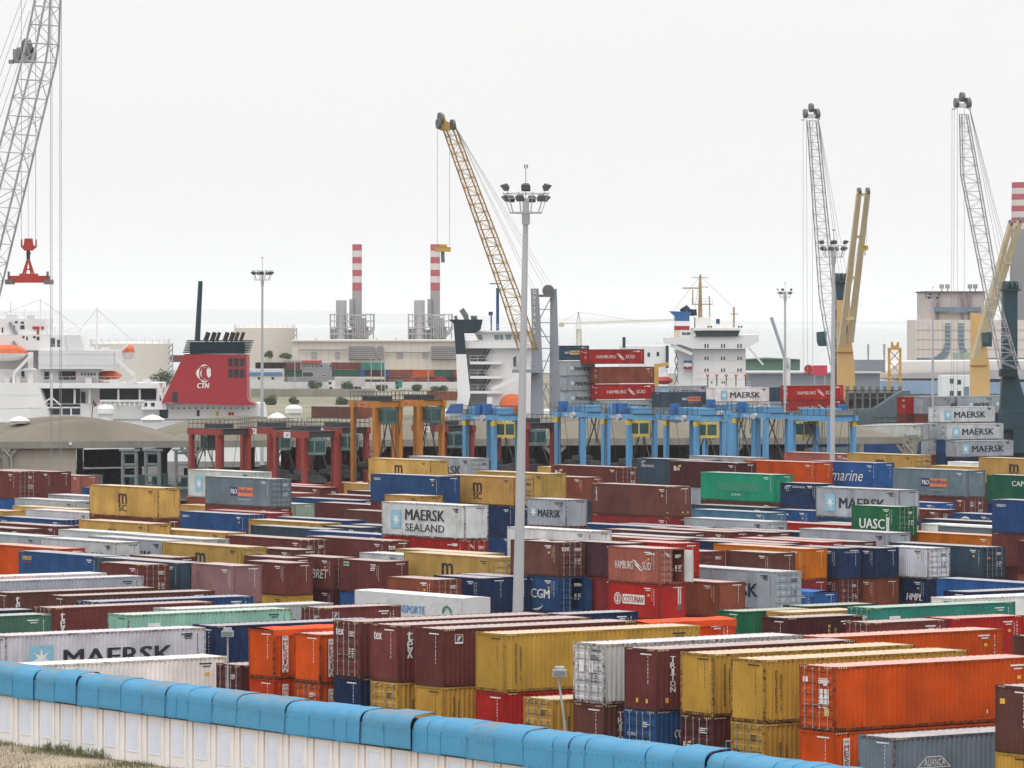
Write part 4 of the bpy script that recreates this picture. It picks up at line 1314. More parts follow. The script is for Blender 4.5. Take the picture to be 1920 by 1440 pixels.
# grass and weeds at the foot of the wall
GR = MB(); rg = random.Random(9)
def blade(mb, p, h, lean, w_, m):
    a = rg.uniform(0, 6.28); d = Vector((math.cos(a), math.sin(a), 0)); q = Vector((-d.y, d.x, 0))*w_
    t = p + d*lean*h + Vector((0,0,h)); md = p + d*lean*h*.3 + Vector((0,0,h*.55))
    mb.add([p-q, p+q, md+q*.7, t, md-q*.7], [(0,1,2,4), (4,2,3)], m)
for _ in range(15000):
    u = rg.uniform(-2, 34); d = abs(rg.gauss(0, 1))*1.6 + .05
    if rg.random() < .45: d = rg.uniform(2.6, 9)
    dens = .5+.5*math.sin(u*.9+1.3*math.sin(u*.37)) * (1 if d < 2.4 else math.sin(d*1.1+u*.3))
    if rg.random() > dens+.1: continue
    p = W0 + WD*u + WN*(d+.12); p.z = ZB - min(1.2, max(0, d-1.5)*.02) - .03
    green = rg.random() < (.85 if d < 2.4 and u < 18 else .42)
    blade(GR, p, rg.uniform(.08, .30)*(1.5 if green and 5 < u < 13 and d < 1.4 else 1), rg.uniform(.1, .6), rg.uniform(.008, .02), 0 if green else 1)
for _ in range(26):
    u = rg.uniform(6, 12.5); p = W0 + WD*u + WN*rg.uniform(.3, 1.2); p.z = ZB
    h = rg.uniform(.2, .65)
    for k in range(14): blade(GR, p+Vector((rg.uniform(-.12,.12), rg.uniform(-.12,.12), h*rg.random()*.7)), rg.uniform(.15, .32), rg.uniform(.3, 1.1), .022, 0)
tag(GR.build("grass", [mat("green_grass", (.13,.145,.065), .8, 0, .3, 2), mat("dry_grass", (.33,.26,.12), .85, 0, .3, 2)]), "tufts of green and straw-dry grass at the foot of the white wall", "grass", kind="stuff")
# the two small lamps behind the wall
M_POLE = mat("galvanised_pole", (.40,.40,.41), .55, .2, .12, 1.2, dirt=.15)
M_LAMPG = mat("lamp_housing", (.40,.42,.44), .5, .1, .15, 3)
M_LENS = glassy("lamp_lens", (.16,.18,.20))
def small_lamp(x, y, D, lean, label):
    z = zat(y, D); r_ = thing("yard_lamp", label, "lamp post", (xat(x, D), D, 0), 0, "small lamp posts behind the wall")
    mb = MB(); mb.tube((lean*1.5, 0, 0), (lean*.5, 0, z-2.2), .075, .065, 8); mb.tube((lean*.5, 0, z-2.2), (-lean*.1, 0, z-.25), .055, .045, 8); mb.build("pole", M_POLE, r_)
    mb = MB(); mb.cbox((0, -.1, z), (.62, .5, .30)); mb.cbox((0, -.1, z+.22), (.42, .4, .18)); mb.cbox((0, -.05, z-.22), (.12, .12, .2)); h_ = mb.build("lamp_head", M_LAMPG, r_)
    mb = MB(); mb.box(-.27, .27, -.36, -.352, z-.12, z+.12); mb.build("lens", M_LENS, h_)
small_lamp(427, 1188, 257, 0, "small floodlight on a slim post beside the orange open-top container")
small_lamp(1049, 1262, 223, .45, "bent lamp post in front of the mustard stack")
# ================================================================== high-mast floodlights
M_MAST = mat("mast_steel", (.46,.46,.475), .55, .1, .07, .6, dirt=.12, dirtcol=(.28,.25,.22), streak=True)
M_FLOOD = mat("floodlight_housing", (.075,.085,.09), .45, .3, .2, 2)
M_FLENS = glassy("floodlight_glass", (.22,.24,.26))
def mast(x, D, y_plat, label, r0=.36, r1=.19, lean=0.0, tiers=2, n=6, k=1.0):
    zt = zat(y_plat, D)
    r_ = thing("floodlight_mast", label, "light mast", (xat(x, D)-lean, D, 0), 0, "tall floodlight masts of the port")
    mb = MB(); c = Vector((lean, 0, zt))
    mb.tube((0,0,0), c*.5, r0, (r0+r1)/2, 12); mb.tube(c*.5, c, (r0+r1)/2, r1, 12); mb.build("pole", M_MAST, r_)
    mb = MB(); mb.tube(c+Vector((0,0,-1.3*k)), c+Vector((0,0,.1)), r1*1.6, None, 12); mb.tube(c, c+Vector((0,0,1.6*k)), r1*1.3, None, 10); mb.build("collar", M_MAST, r_)
    mb = MB(); R1 = 1.75*k; R2 = 2.55*k
    def ring(R, z, w_):
        for q in range(16):
            a, b = 2*math.pi*q/16, 2*math.pi*(q+1)/16
            mb.bar(c+Vector((R*math.cos(a), R*math.sin(a), z)), c+Vector((R*math.cos(b), R*math.sin(b), z)), w_)
    ring(R1, 0, .16*k); ring(R2*.93, 1.55*k, .06*k); ring(R2, 2.15*k, .08*k)
    for q in range(10):
        a = 2*math.pi*q/10; d = Vector((math.cos(a), math.sin(a), 0))
        mb.bar(c+d*R1, c+d*R2+Vector((0,0,2.3*k)), .09*k); mb.bar(c, c+d*R1, .07*k)
    mb.build("head_frame", M_MAST, r_)
    for t in range(tiers):
        for q in range(n):
            a = 2*math.pi*(q+.25)/n + .25*t; d = Vector((math.cos(a), math.sin(a), 0)); s = Vector((-d.y, d.x, 0))
            p = c + d*(R2*(.93 if t == 0 else 1.04)) + Vector((0,0,(1.65+1.25*t)*k))
            w_, h_ = .50*k, .38*k
            dn = (d*.75 + Vector((0,0,-.66))).normalized(); up = s.cross(dn).normalized()
            if up.z < 0: up = -up
            F4 = [p + s*(i*w_) + up*(j*h_) + dn*.22*k for i, j in ((-1,-1),(1,-1),(1,1),(-1,1))]; B4 = [p + s*(i*w_*.6) + up*(j*h_*.6) - dn*.28*k for i, j in ((-1,-1),(1,-1),(1,1),(-1,1))]
            m2 = MB(); m2.add(F4+B4, [(0,1,2,3),(7,6,5,4),(0,4,5,1),(1,5,6,2),(2,6,7,3),(3,7,4,0)])
            m2.bar(p - dn*.2*k, p - dn*.1*k - Vector((0,0,.45*k)), .10*k)
            fo = m2.build("floodlight", M_FLOOD, r_)
            if D < 600:
                m3 = MB(); m3.add([f + dn*.01 - (f-p-dn*.22*k)*.1 for f in F4], [(0,1,2,3)]); m3.build("glass", M_FLENS, fo)
    mb = MB(); mb.tube(c+Vector((0,0,1.6*k)), c+Vector((0,0,5.0*k)), .04*k, None, 5); mb.cbox(c+Vector((-.12*k,0,5.2*k)), (.14*k,.14*k,.42*k)); mb.cbox(c+Vector((.14*k,0,5.2*k)), (.14*k,.14*k,.42*k)); mb.build("beacon_rod", M_FLOOD, r_)
mast(986, 330, 399, "nearest and tallest grey floodlight mast standing among the containers", .40, .17, .62, 2, 6, .60)
mast(1563, 548, 482, "grey floodlight mast beside the pale lattice crane boom", .34, .17, .2, 2, 6, .58)
mast(492, 780, 525, "grey floodlight mast in front of the red ferry funnel's stern", .30, .16, .1, 1, 7, .68)
mast(1472, 800, 558, "thin grey floodlight mast in front of the red wing-logo container aboard ship", .26, .15, 0, 2, 5, .46)
mast(1749, 815, 566, "thin grey floodlight mast in front of the grain silo building", .27, .15, 0, 2, 5, .46)
# ================================================================== straddle carriers
M_TYRE = mat("tyre_rubber", (.02,.02,.02), .9)
M_CABG = glassy("cab_glass", (.035,.085,.085))
M_GALV = mat("dark_walkway_steel", (.07,.075,.08), .6, .2, .2, 1)
M_PLATE = mat("number_plate_white", (.70,.70,.68), .6)
def carrier_proto(kind, col, coldark, h, L_=7.4, W_=4.5, cabcol=None, cabon=True, var=0):
    M1 = mat("carrier_paint_" + kind, col, .55, 0, .12, .6, dirt=.28, dirtcol=(.06,.04,.03), streak=True)
    M2 = mat("carrier_dark_" + kind, coldark, .6, 0, .2, .6, dirt=.3)
    MC = mat("carrier_cab_" + kind, cabcol or coldark, .5, 0, .1, 1)
    MY = mat("carrier_yellow_mark", (.62,.42,.03), .55)
    r_ = thing("straddle_carrier", "", "straddle carrier")
    lx, ly = L_/2-.5, W_/2
    leg = MB(); leg.box(-.32, .32, -.27, .27, 1.5, h-.9)
    for z in (3.2, 6.4, h-2.6): leg.box(-.335, .335, -.285, .285, z, z+.05)
    ml = leg.mesh("leg", [M1]); capm = MB().box(-.34, .34, -.29, .29, h-1.5, h-.9).mesh("leg_head", [MY])
    for sx in (-1, 1):
        for sy in (-1, 1):
            lo = put("leg", ml, r_, (sx*lx, sy*ly, 0))
            if kind == 'blue' and sy < 0 and (var != 1 or sx < 0): put("leg_head", capm, lo, (0, 0, 0))
    wm = MB(); disc(wm, (0,0,0), (0,1,0), .72, .5, 14); wm = wm.mesh("wheel", [M_TYRE])
    for sy in (-1, 1):
        MB().box(-L_/2-.6, L_/2+.6, sy*ly-.28, sy*ly+.28, .95, 1.5).build("sill_beam", [M1], r_)
        for k in range(4): put("wheel", wm, r_, (-L_/2+.2+k*(L_-.4)/3, sy*ly, .72))
        MB().box(-L_/2-.2, L_/2+.2, sy*ly-.26, sy*ly+.26, h-.9 if kind != 'blue' else h-.75, h-.1).build("side_beam", [M1], r_)
    for sx in (-1, 1): MB().box(sx*lx-.35, sx*lx+.35, -ly+.305, ly-.305, h-.85, h-.15).build("cross_beam", [M1 if kind != 'red' else M2], r_)
    MB().box(-L_/2, L_/2, -ly-.2, ly+.2, h-.098, h-.04).build("walkway", [M_GALV], r_)
    rl = MB()
    for sy in (-1, 1):
        n = 7
        for k in range(n+1):
            x = -L_/2 + L_*k/n; rl.bar((x, sy*(ly+.15), h-.04), (x, sy*(ly+.15), h+1.05), .05)
        for q in (.55, 1.05): rl.bar((-L_/2, sy*(ly+.15), h+q), (L_/2, sy*(ly+.15), h+q), .04)
    for sx in (-1, 1):
        for q in (.55, 1.05): rl.bar((sx*L_/2, -ly-.15, h+q), (sx*L_/2, ly+.15, h+q), .05)
    rl.build("railing", [M_GALV], r_)
    if kind == 'blue':
        q0 = -2.6 + var*1.3
        MB().box(q0, q0+2.0, -ly+.3, ly-.4, h-.035, h+.95-.25*var).build("engine_house", [M1], r_)
        MB().box(.1+var*.5, 2.7, -1.2, 1.4, h-.035, h+.8).build("hoist_drum_house", [M1], r_)
        MB().box(-3.4, -2.7, -ly-.15, ly, h-.03, h+.6).build("tool_box", [mat("carrier_grey_box", (.25,.25,.25), .7)], r_)
        for q in ((-.5, .9) if var == 0 else (-2.2,)): MB().box(q, q+.9, -ly-.35, -ly+.6, h-.03, h+1.35).build("exhaust_box", [mat("carrier_paint_deep_" + kind, (.03,.13,.36), .55)], r_)
        mb = MB(); disc(mb, (1.2, -ly-.42, h-.5), (0,1,0), .42, .5); mb.build("motor", [M_MAST], r_)
    else:
        MB().box(-1.6, 1.8, -1.1, 1.2, h-.035, h+.55).build("engine_house", [M2], r_)
    sp = MB(); zs = h*.40
    sp.box(-3.0, 3.0, -.9, .9, zs, zs+.55); sp.box(-3.2, -2.7, -1.15, 1.15, zs-.35, zs+.2); sp.box(2.7, 3.2, -1.15, 1.15, zs-.35, zs+.2); sp.box(-.8, .8, -1.2, 1.2, zs+.55, zs+1.2)
    spo = sp.build("spreader", [M_GALV], r_)
    cb = MB()
    for sx in (-1, 1):
        for sy in (-1, 1): cb.tube((sx*1.6, sy*.9, zs+.5), (sx*1.9, sy*1.6, h-.8), .035, None, 4, cap=False)
    cb.build("cable", [M_GALV], spo)
    if cabon:
        # cab under the right-hand end
        cx, cy = lx+1.05, -ly+1.1; z0, z1 = h-3.0, h-.95
        c = MB(); c.box(cx-.85, cx+.85, cy-.8, cy+.8, z0, z0+.35); c.box(cx-.85, cx+.85, cy-.8, cy+.8, z1-.3, z1)
        for sx in (-1, 1):
            for sy in (-1, 1): c.box(cx+sx*.85-.06, cx+sx*.85+.06, cy+sy*.8-.06, cy+sy*.8+.06, z0, z1)
        c.bar((cx-.85, cy, z1-.1), (lx, cy, h-.5), .3); co = c.build("cab", [MC], r_)
        g = MB(); g.box(cx-.82, cx+.82, cy-.77, cy+.77, z0+.35, z1-.3); g.build("window", [M_CABG], co)
    ld = MB()
    for q in (-.25, .25): ld.bar((-lx+1.0+q, -ly-.40, 1.6), (-lx+1.0+q, -ly-.40, h-.2), .05)
    for k in range(int(h*1.6)): ld.bar((-lx+.75, -ly-.40, 1.8+k*.55), (-lx+1.25, -ly-.40, 1.8+k*.55), .04)
    for k in range(3):                                  # hoses and cable loops hanging from the top frame
        x_ = -lx+1.6+k*1.7; ld.tube((x_, ly-.2, h-.9), (x_+.3, ly-.3, h*.55+k), .05, None, 4, cap=False); ld.tube((x_+.3, ly-.3, h*.55+k), (x_+.9, ly-.2, h-.9), .05, None, 4, cap=False)
    ld.build("ladder", [M_GALV], r_)
    dg = MB(); dg.bar((-lx, ly-.1, h*.35), (lx*.2, ly-.1, h-1), .12); dg.bar((lx, ly-.1, h*.35), (-lx*.2, ly-.1, h-1), .12); dg.build("brace", [M_GALV], r_)
    pl = Decal(lambda u, v, l: (u, -ly-.305-.004*l, v))
    if kind == 'red': pl.rect(-1.0, .5, h-.95, h-.2, 'w'); pl.text({'red': '24'}.get(kind), -.6, .1, h-.8, h-.38, 'k', .03)
    if kind == 'orange': pl.rect(-.9, .9, h-.85, h-.2, 'o'); pl.text('SISU', -.55, .55, h-.72, h-.34, 'k', .02)
    if kind == 'blue': pl.text('TEREX', -1.0, .5, h-.68, h-.36, 'w', .03)
    pl.mb.build("lettering", INKM, r_)
    return r_
def spread_carriers(proto, lst, group):
    for k, (x, D, turn, label) in enumerate(lst):
        o = proto if k == 0 else copy_tree(proto)
        o.location = (xat(x, D), D, 0); o.rotation_euler = (0, 0, RZ['B'] + math.radians(turn))
        o["label"] = label; o["category"] = "straddle carrier"; o["group"] = group
M_MAST_OK = True
spread_carriers(carrier_proto('red', (.29,.045,.038), (.045,.05,.055), 10.4, cabcol=(.13,.20,.20)), [
    (412, 632, 180, "red straddle carrier with its cab at the far side, beside the stacker masts"),
    (508, 640, 0, "red straddle carrier second in line before the concrete shed"),
    (572, 618, 0, "red straddle carrier just behind the grey-blue container with lettering block"),
    (634, 640, 0, "red straddle carrier beside the taller orange carriers"),
    (832, 652, 0, "red straddle carrier seen through the legs of the orange carriers"),
    (985, 668, 0, "red straddle carrier behind the nearest tall light mast")], "red straddle carriers in front of the shed")
spread_carriers(carrier_proto('orange', (.46,.175,.032), (.035,.042,.045), 14.1, 5.9, 3.7, (.06,.13,.12)), [
    (706, 622, 0, "tall orange straddle carrier with a name plate, next to the red ones"),
    (784, 632, 6, "tall orange straddle carrier with dark green cab, farther from the red ones")], "orange straddle carriers")
BL = ('blue', (.115,.320,.560), (.02,.06,.14), 12.0)
spread_carriers(carrier_proto(*BL, L_=6.8, W_=4.1, cabcol=(.62,.45,.09)), [
    (922, 642, 4, "blue straddle carrier with yellow cab, left of the nearest tall light mast"),
    (1180, 648, -3, "blue straddle carrier with yellow cab behind the slate blue horse-mark container")], "blue straddle carriers in a row")
spread_carriers(carrier_proto(*BL, L_=6.8, W_=4.1, cabcol=(.10,.22,.22), cabon=False, var=1), [
    (1092, 662, 0, "blue straddle carrier without a visible cab, beside the nearest tall light mast"),
    (1368, 676, -2, "blue straddle carrier in the second line between the middle and the thin mast"),
    (1428, 655, 5, "blue straddle carrier left of the thin second light mast")], "blue straddle carriers in a row")
spread_carriers(carrier_proto(*BL, L_=8.0, W_=4.1, cabcol=(.40,.36,.16), var=.4), [
    (1302, 640, -4, "long blue straddle carrier in the middle of the blue row"),
    (1543, 636, 184, "blue straddle carrier at the right-hand end of the blue row")], "blue straddle carriers in a row")
# ================================================================== concrete shed with shell roofs
M_SHELL = mat("weathered_shell_concrete", (.165,.148,.115), .92, 0, .16, .10, dirt=.4, dirtcol=(.115,.10,.07))
M_BEAM = mat("grey_beam_concrete", (.235,.225,.195), .9, 0, .14, .3, dirt=.4, dirtcol=(.13,.12,.10), streak=True)
M_SWALL = mat("buff_concrete_wall", (.36,.32,.265), .9, 0, .12, .2, dirt=.25, dirtcol=(.24,.215,.18), streak=True)
S0 = at(10, 828, 679); SA = math.radians(12.5)
shed = thing("transit_shed", "long concrete shed with shallow domed shell roofs behind the straddle carriers", "warehouse", (S0.x, S0.y, 0), SA)
BW = 26.0; ZE = 7.45
def shell(rise):
    mb = MB(); n, m = 18, 12; vs_ = []
    for i in range(n+1):
        for j in range(m+1):
            u, v = i/n*2-1, j/m*2-1
            vs_.append((BW/2*(u+1), BW/2*(v+1), ZE + rise*(1-abs(u)**2.2)*(1-abs(v)**2.4) + .02))
    mb.add(vs_, [(i*(m+1)+j, (i+1)*(m+1)+j, (i+1)*(m+1)+j+1, i*(m+1)+j+1) for i in range(n) for j in range(m)])
    return mb.mesh("roof_shell", [M_SHELL])
SH = shell(2.75)
for i in range(-2, 5):
    for j in range(2):
        o = put("roof_shell", SH, shed, (i*BW, j*BW, 0))
        for p_ in o.data.polygons: p_.use_smooth = True
    MB().box(i*BW+.01, (i+1)*BW-.01, -.4, .4, ZE-.95, ZE+.03).build("eave_beam", [M_BEAM], shed)
    MB().box(i*BW+.01, (i+1)*BW-.01, BW-.4, BW+.4, ZE-.95, ZE).build("valley_beam", [M_BEAM], shed)
cm = MB(); cm.box(-.45, .45, -.35, .35, 0, ZE-1.5); cm.bar((0,0,ZE-2.6), (1.5,0,ZE-1.0), .5); cm.bar((0,0,ZE-2.6), (-1.5,0,ZE-1.0), .5); cm.box(-.7, .7, -.38, .38, ZE-1.5, ZE-.96)
cm = cm.mesh("column", [M_BEAM])
for i in range(-2, 6):
    for j in range(3): put("column", cm, shed, (i*BW, j*BW+ (0 if j else .02), 0))
    for q in (.33, .66):
        put("column", cm, shed, (i*BW+BW*q, BW*2, 0))
dp = MB(); dp.tube((.75,-.5,0), (.75,-.5,ZE-2.2), .09, None, 6); dp.tube((.75,-.5,ZE-2.2), (-.3,-.5,ZE-1.1), .09, None, 6); dp = dp.mesh("drain_pipe", [M_POLE])
for i in range(-1, 6): put("drain_pipe", dp, shed, (i*BW, 0, 0))
MB().box(-2*BW, 9.6, .45, .75, 0, ZE-.96).build("end_wall", [M_SWALL], shed)
MB().box(9.6, 9.9, .45, 2*BW, 0, ZE-.96).build("side_wall", [M_SWALL], shed)
MB().box(2*BW-4, 5*BW, 2*BW+.3, 2*BW+.6, 0, ZE-.96).build("back_wall", [mat("sooty_concrete", (.10,.095,.09), .9, 0, .2, .3)], shed)  # wall added so the bays read dark; its colour holds that shade
lb = MB(); disc(lb, (9.0, -.42, ZE-.3), (0,1,0), .22, .3, 10); lb.build("wall_lamp", [mat("lamp_white", (.7,.7,.68), .5)], shed)

def shed_vent(x, y0, y1, wpx):
    Dv = 712.0; k = Dv/F; a = at(x, y1+2, Dv); r = wpx*k/2; h_ = (y1+2-y0)*k
    mb = MB(); mb.lathe([(r*.72,0),(r*.72,h_*.50),(r,h_*.50),(r,h_*.78),(r*.8,h_*.90),(r*.35,h_*.98),(.02,h_)] if h_ > 1.8 else [(r*.8,0),(r*.8,h_*.3),(r,h_*.3),(r*.98,h_*.42),(r*.5,h_*.8),(.05,h_)], (0,0,0), 18)
    o = mb.build("roof_ventilator", [mat("ventilator_white", (.70,.69,.67), .6, 0, .05, .5, dirt=.15, dirtcol=(.5,.46,.42))])
    o.parent = shed; o.matrix_parent_inverse = shed.matrix_world.inverted() if False else (Matrix.Translation(shed.location) @ Matrix.Rotation(SA, 4, 'Z')).inverted(); o.location = a
for v_ in ((36, 780, 792, 40), (286, 777, 790, 46), (520, 773, 788, 40), (551, 759, 788, 33)): shed_vent(*v_)
# things under and behind the shed
def lone(x, D, tiers, col, t, ori, label, dec='-', fl='.', area=400, z0=0.0):
    b = Box(); b.t, b.col, b.fl, b.dec = t, col, fl, dec; b.ori = ori; b.c = Vector((xat(x, D), D, 0)); b.z = z0 + tiers*2.6; b.area = area; b.L = CLEN[t[0]]; b.label = label; b.h = CHGT[t[1]]
    return build_container(b)
lone(190, 705, 0, 'blue', '4H', 'A', "deep blue container lying in the shade under the shed", area=200)
lone(232, 716, 1, 'bright_blue', '4s', 'A', "deep blue container on the upper tier beneath the shed roof", area=200, z0=.3)
lone(150, 690, 0, 'white', '2s', 'A', "small white box container at the open corner of the shed", area=200)
lone(420, 712, 0, 'brown', '4H', 'A', "brown container in the dark of the shed behind the first red carrier", area=200)
lone(530, 708, 0, 'navy', '4H', 'A', "navy container with white scrawl under the shed", dec='hmpl', area=200)
lone(600, 722, 1, 'rust', '4s', 'A', "rust container on top at the back of the shed behind the red carriers", area=200)
lone(720, 712, 1, 'salmon', '4s', 'A', "faded red container behind the first orange carrier's legs", area=200)
lone(735, 712, 0, 'sky_blue', '4s', 'A', "light blue container behind the first orange carrier's legs", area=200)
lone(850, 716, 0, 'crimson', '4s', 'A', "dark red container behind the orange carriers under the shed", area=200)
lone(925, 704, 0, 'red', '4s', 'A', "red container under the shed behind the first blue carrier", area=200)
lone(1050, 714, 0, 'bright_blue', '4H', 'A', "bright blue container with white lettering under the shed", dec='cai', area=300)
lone(1000, 726, 0, 'sky_blue', '2s', 'A', "pale blue short container in the shed beside the tall mast", area=200)
lone(1290, 716, 0, 'crimson', '4s', 'A', "dark red container under the shed behind the middle blue carrier", area=200)
lone(1470, 712, 0, 'blue', '4H', 'A', "blue container under the end bay of the shed", area=200)
lone(1575, 690, 1, 'red', '4s', 'A', "red container beyond the last blue carrier", area=200)
lone(1520, 735, 2, 'bright_blue', '4H', 'A', "bright blue container raised behind the last blue carrier", area=200)
lone(655, 648, 0, 'amber', '2H', 'A', "bright amber-yellow short container between red and orange carriers", area=200)
# stacker trucks with tall lattice masts
M_TRUCK = mat("stacker_paint", (.17,.205,.215), .55, 0, .15, .8, dirt=.3)
def stacker(x, D, label, tilt):
    r_ = thing("container_stacker", label, "forklift", (xat(x, D), D, 0), math.radians(tilt), "empty container stackers parked by the shed")
    z = zat(846, D)
    for s in (-1, 1):
        mb = MB(); mb.box(s*.95-.16, s*.95+.16, -.25, .25, .4, z); mb.build("mast_upright", [M_TRUCK], r_)
    mb = MB()
    for k in range(5): mb.box(-.79, .79, -.18, .18, .8+k*(z-1.2)/4, 1.1+k*(z-1.2)/4)
    mb.build("mast_rungs", [M_TRUCK], r_)
    mb = MB(); mb.box(-1.35, 1.35, -.35, .35, z, z+.28); mb.build("mast_head", [M_TRUCK], r_)
    mb = MB(); mb.box(-1.4, 1.4, .6, 5.2, .7, 2.2); mb.box(-1.2, 1.2, 3.6, 5.4, 2.2, 2.7); mb.build("chassis", [M_TRUCK], r_)
    mb = MB(); mb.box(-.8, .8, 1.6, 3.2, 2.21, 4.0); mb.build("cab", [M_CABG], r_)
    for sx in (-1, 1):
        for yy in (1.0, 4.5):
            w_ = MB(); disc(w_, (sx*1.5, yy, .75), (1,0,0), .75, .5); w_.build("wheel", [M_TYRE], r_)
stacker(243, 640, "grey stacker truck mast, the one nearest the shed's buff end wall", -20)
stacker(286, 645, "grey stacker truck mast in the middle of the three", -20)
stacker(343, 638, "grey stacker truck mast beside the first red carrier", -14)
# green drum behind the maroon containers
mb = MB(); disc(mb, (0,0,1.4), (.5,-1,0), 1.4, 1.0, 20); gd = thing("cable_drum", "dark green round cable drum at the shed corner", "drum", (xat(160, 655), 655, 0)); mb.build("drum", [mat("drum_green", (.02,.15,.06), .5)], gd)

# --- tarpaulin trailer parked among the containers
TD = 350.0; tp = at(866, 1122, TD); TL, TW, TZ = 13.6, 2.5, tp.z
tcx = tp - BX*TL/2 + Vector((-BX.y, BX.x, 0))*TW/2
tr = thing("tarpaulin_trailer", "pale grey tarpaulin semi-trailer with blue lettering parked beside the front row", "trailer", (tcx.x, tcx.y, 0), RZ['B'])
M_PVC = mat("trailer_tarpaulin", (.60,.60,.61), .5, 0, .06, .6, dirt=.12, dirtcol=(.42,.40,.38), streak=True, bump=.3)
mb = MB(); n, m = 34, 8; rt_ = random.Random(2); vs_ = []
for i in range(n+1):
    for j in range(m+1):
        x = -TL/2+TL*i/n; v = j/m
        vs_.append((x, -TW/2 + .025*math.sin(i*1.7+v*3)*math.sin(math.pi*v) + rt_.uniform(-.012,.012), 1.15+(TZ-1.15)*v))
mb.add(vs_, [(i*(m+1)+j, (i+1)*(m+1)+j, (i+1)*(m+1)+j+1, i*(m+1)+j+1) for i in range(n) for j in range(m)]); mb.build("side_curtain", [M_PVC], tr)
vs2 = [(-x, -y, z) for x, y, z in vs_]; mb = MB(); mb.add(vs2, [(i*(m+1)+j, (i+1)*(m+1)+j, (i+1)*(m+1)+j+1, i*(m+1)+j+1) for i in range(n) for j in range(m)]); mb.build("side_curtain", [M_PVC], tr)
vs_ = []
for i in range(n+1):
    for j in range(5): vs_.append((-TL/2+TL*i/n, -TW/2+TW*j/4, TZ+.05*math.sin(math.pi*j/4)-.02*abs(math.sin(i*.5))+.004))
mb = MB(); mb.add(vs_, [(i*5+j, (i+1)*5+j, (i+1)*5+j+1, i*5+j+1) for i in range(n) for j in range(4)]); mb.build("roof_sheet", [mat("trailer_roof_sheet", (.72,.71,.70), .6, 0, .05, .5, dirt=.15, dirtcol=(.5,.48,.46))], tr)
for sx in (-1, 1): mb = MB(); mb.box(sx*TL/2-.04, sx*TL/2+.04, -TW/2+.03, TW/2-.03, 1.15, TZ-.01); mb.build("end_panel", [M_PVC], tr)
mb = MB(); mb.box(-TL/2, TL/2, -TW/2+.05, TW/2-.05, .95, 1.14); mb.build("chassis", [M_GALV], tr)
for x in (2.2, 3.5, 4.8):
    for sy in (-1, 1): mb = MB(); disc(mb, (x, sy*1.0, .5), (0,1,0), .5, .4, 16); mb.build("wheel", [M_TYRE], tr)
mb = MB(); mb.box(-4.6, -4.4, -.8, -.6, 0, .95); mb.box(-4.6, -4.4, .6, .8, 0, .95); mb.build("landing_leg", [M_GALV], tr)
pl = Decal(lambda u, v, l: (u-TL/2, -TW/2-.045-.004*l, v))
pl.text('TRANSPORTE', 4.4, 9.0, TZ-1.35, TZ-.80, 'c', .03)
for k, (a0, a1) in enumerate(((100, 175), (70, 110), (5, 80))): pl.arc(11.8, TZ-1.3, .55-.12*k*0, .62, a0, a1, -.22, 0, 'g', 10)
pl.mb.build("lettering", INKM, tr)["kind"] = "stuff"
# ================================================================== harbour cranes
M_CGREY = mat("crane_light_grey", (.58,.58,.60), .5, .1, .08, .4, dirt=.1)
M_CDGREY = mat("crane_mid_grey", (.27,.295,.335), .55, .1, .1, .3, dirt=.15, streak=True)
M_CYEL = mat("crane_ochre", (.52,.315,.085), .55, 0, .1, .4, dirt=.15)
M_CTEAL = mat("crane_dark_teal", (.022,.055,.072), .5, 0, .15, .3, dirt=.15)
M_CRED = mat("crane_red", (.42,.045,.035), .5, 0, .12, .6, dirt=.15)
M_ROPE = mat("steel_rope", (.30,.30,.31), .6, .2)
M_SHV = mat("sheave_steel", (.16,.16,.165), .55, .3)
M_SYEL = mat("ship_crane_cream", (.60,.49,.31), .55, 0, .08, .3, dirt=.12)

def rope(rt, p, q, D, D2=None, r=.045):
    mb = MB(); ptube(mb, p, q, D, r, D2, n=4); return part("cable", mb, [M_ROPE], rt)

# --- pale lattice crane at the far side of the ferry, boom leaving the picture
D = 770
c1 = root("harbour_crane", "pale grey lattice crane boom rising out of the top above the ferry", "crane", -140, D)
a, b = lattice([(95,-24), (90,98), (-24,560), (-150,1000)], [(70,-24), (45,100), (-60,500), (-190,1000)], D-40, D, 4.2, 30, .19, .07, .8)
part("boom_chords", a, [M_CGREY], c1); part("boom_braces", b, [M_CGREY], c1)
mb = MB(); disc(mb, at(50, 88, D-14), (1,.9,0), 1.35, .3, 20); disc(mb, at(60, 100, D-14), (1,.9,0), 1.0, .4, 16); disc(mb, at(36, 100, D-13), (1,.4,0), .95, .4, 16); part("rope_sheave", mb, [M_SHV], c1)
mb = MB(); pbox(mb, 24, 92, 66, 117, D-9, 2.2); pbox(mb, 16, 112, 26, 119, D-9, 1.0); part("sheave_platform", mb, [mat("crane_shade_grey", (.24,.24,.25), .6)], c1)
mb = MB(); pbox(mb, -190, 760, -110, 886, D-6, 8); part("slewing_house", mb, [M_CGREY], c1)
for x0, y0, x1, y1 in ((40,0,0,110), (50,0,-10,170), (56,20,-10,210), (62,40,-10,250)): rope(c1, (x0, y0), (x1, y1), D-2, r=.04)
for x in (94.5, 97.5, 112, 115): rope(c1, (x, -60), (x, 930), 622, r=.035)
D = 745
sp = root("crane_spreader", "red crane hook block and spreader hanging in mid-air over the ferry", "spreader", 53, D, z=zat(531, D))
mb = MB(); ppoly(mb, [(46,447),(60,447),(62,460),(66,461),(66,449),(68,449),(68,463),(60,470),(46,470),(39,463),(39,449),(41,449),(41,461),(44,460)], D, 1.0); part("hook_block", mb, [M_CRED], sp)
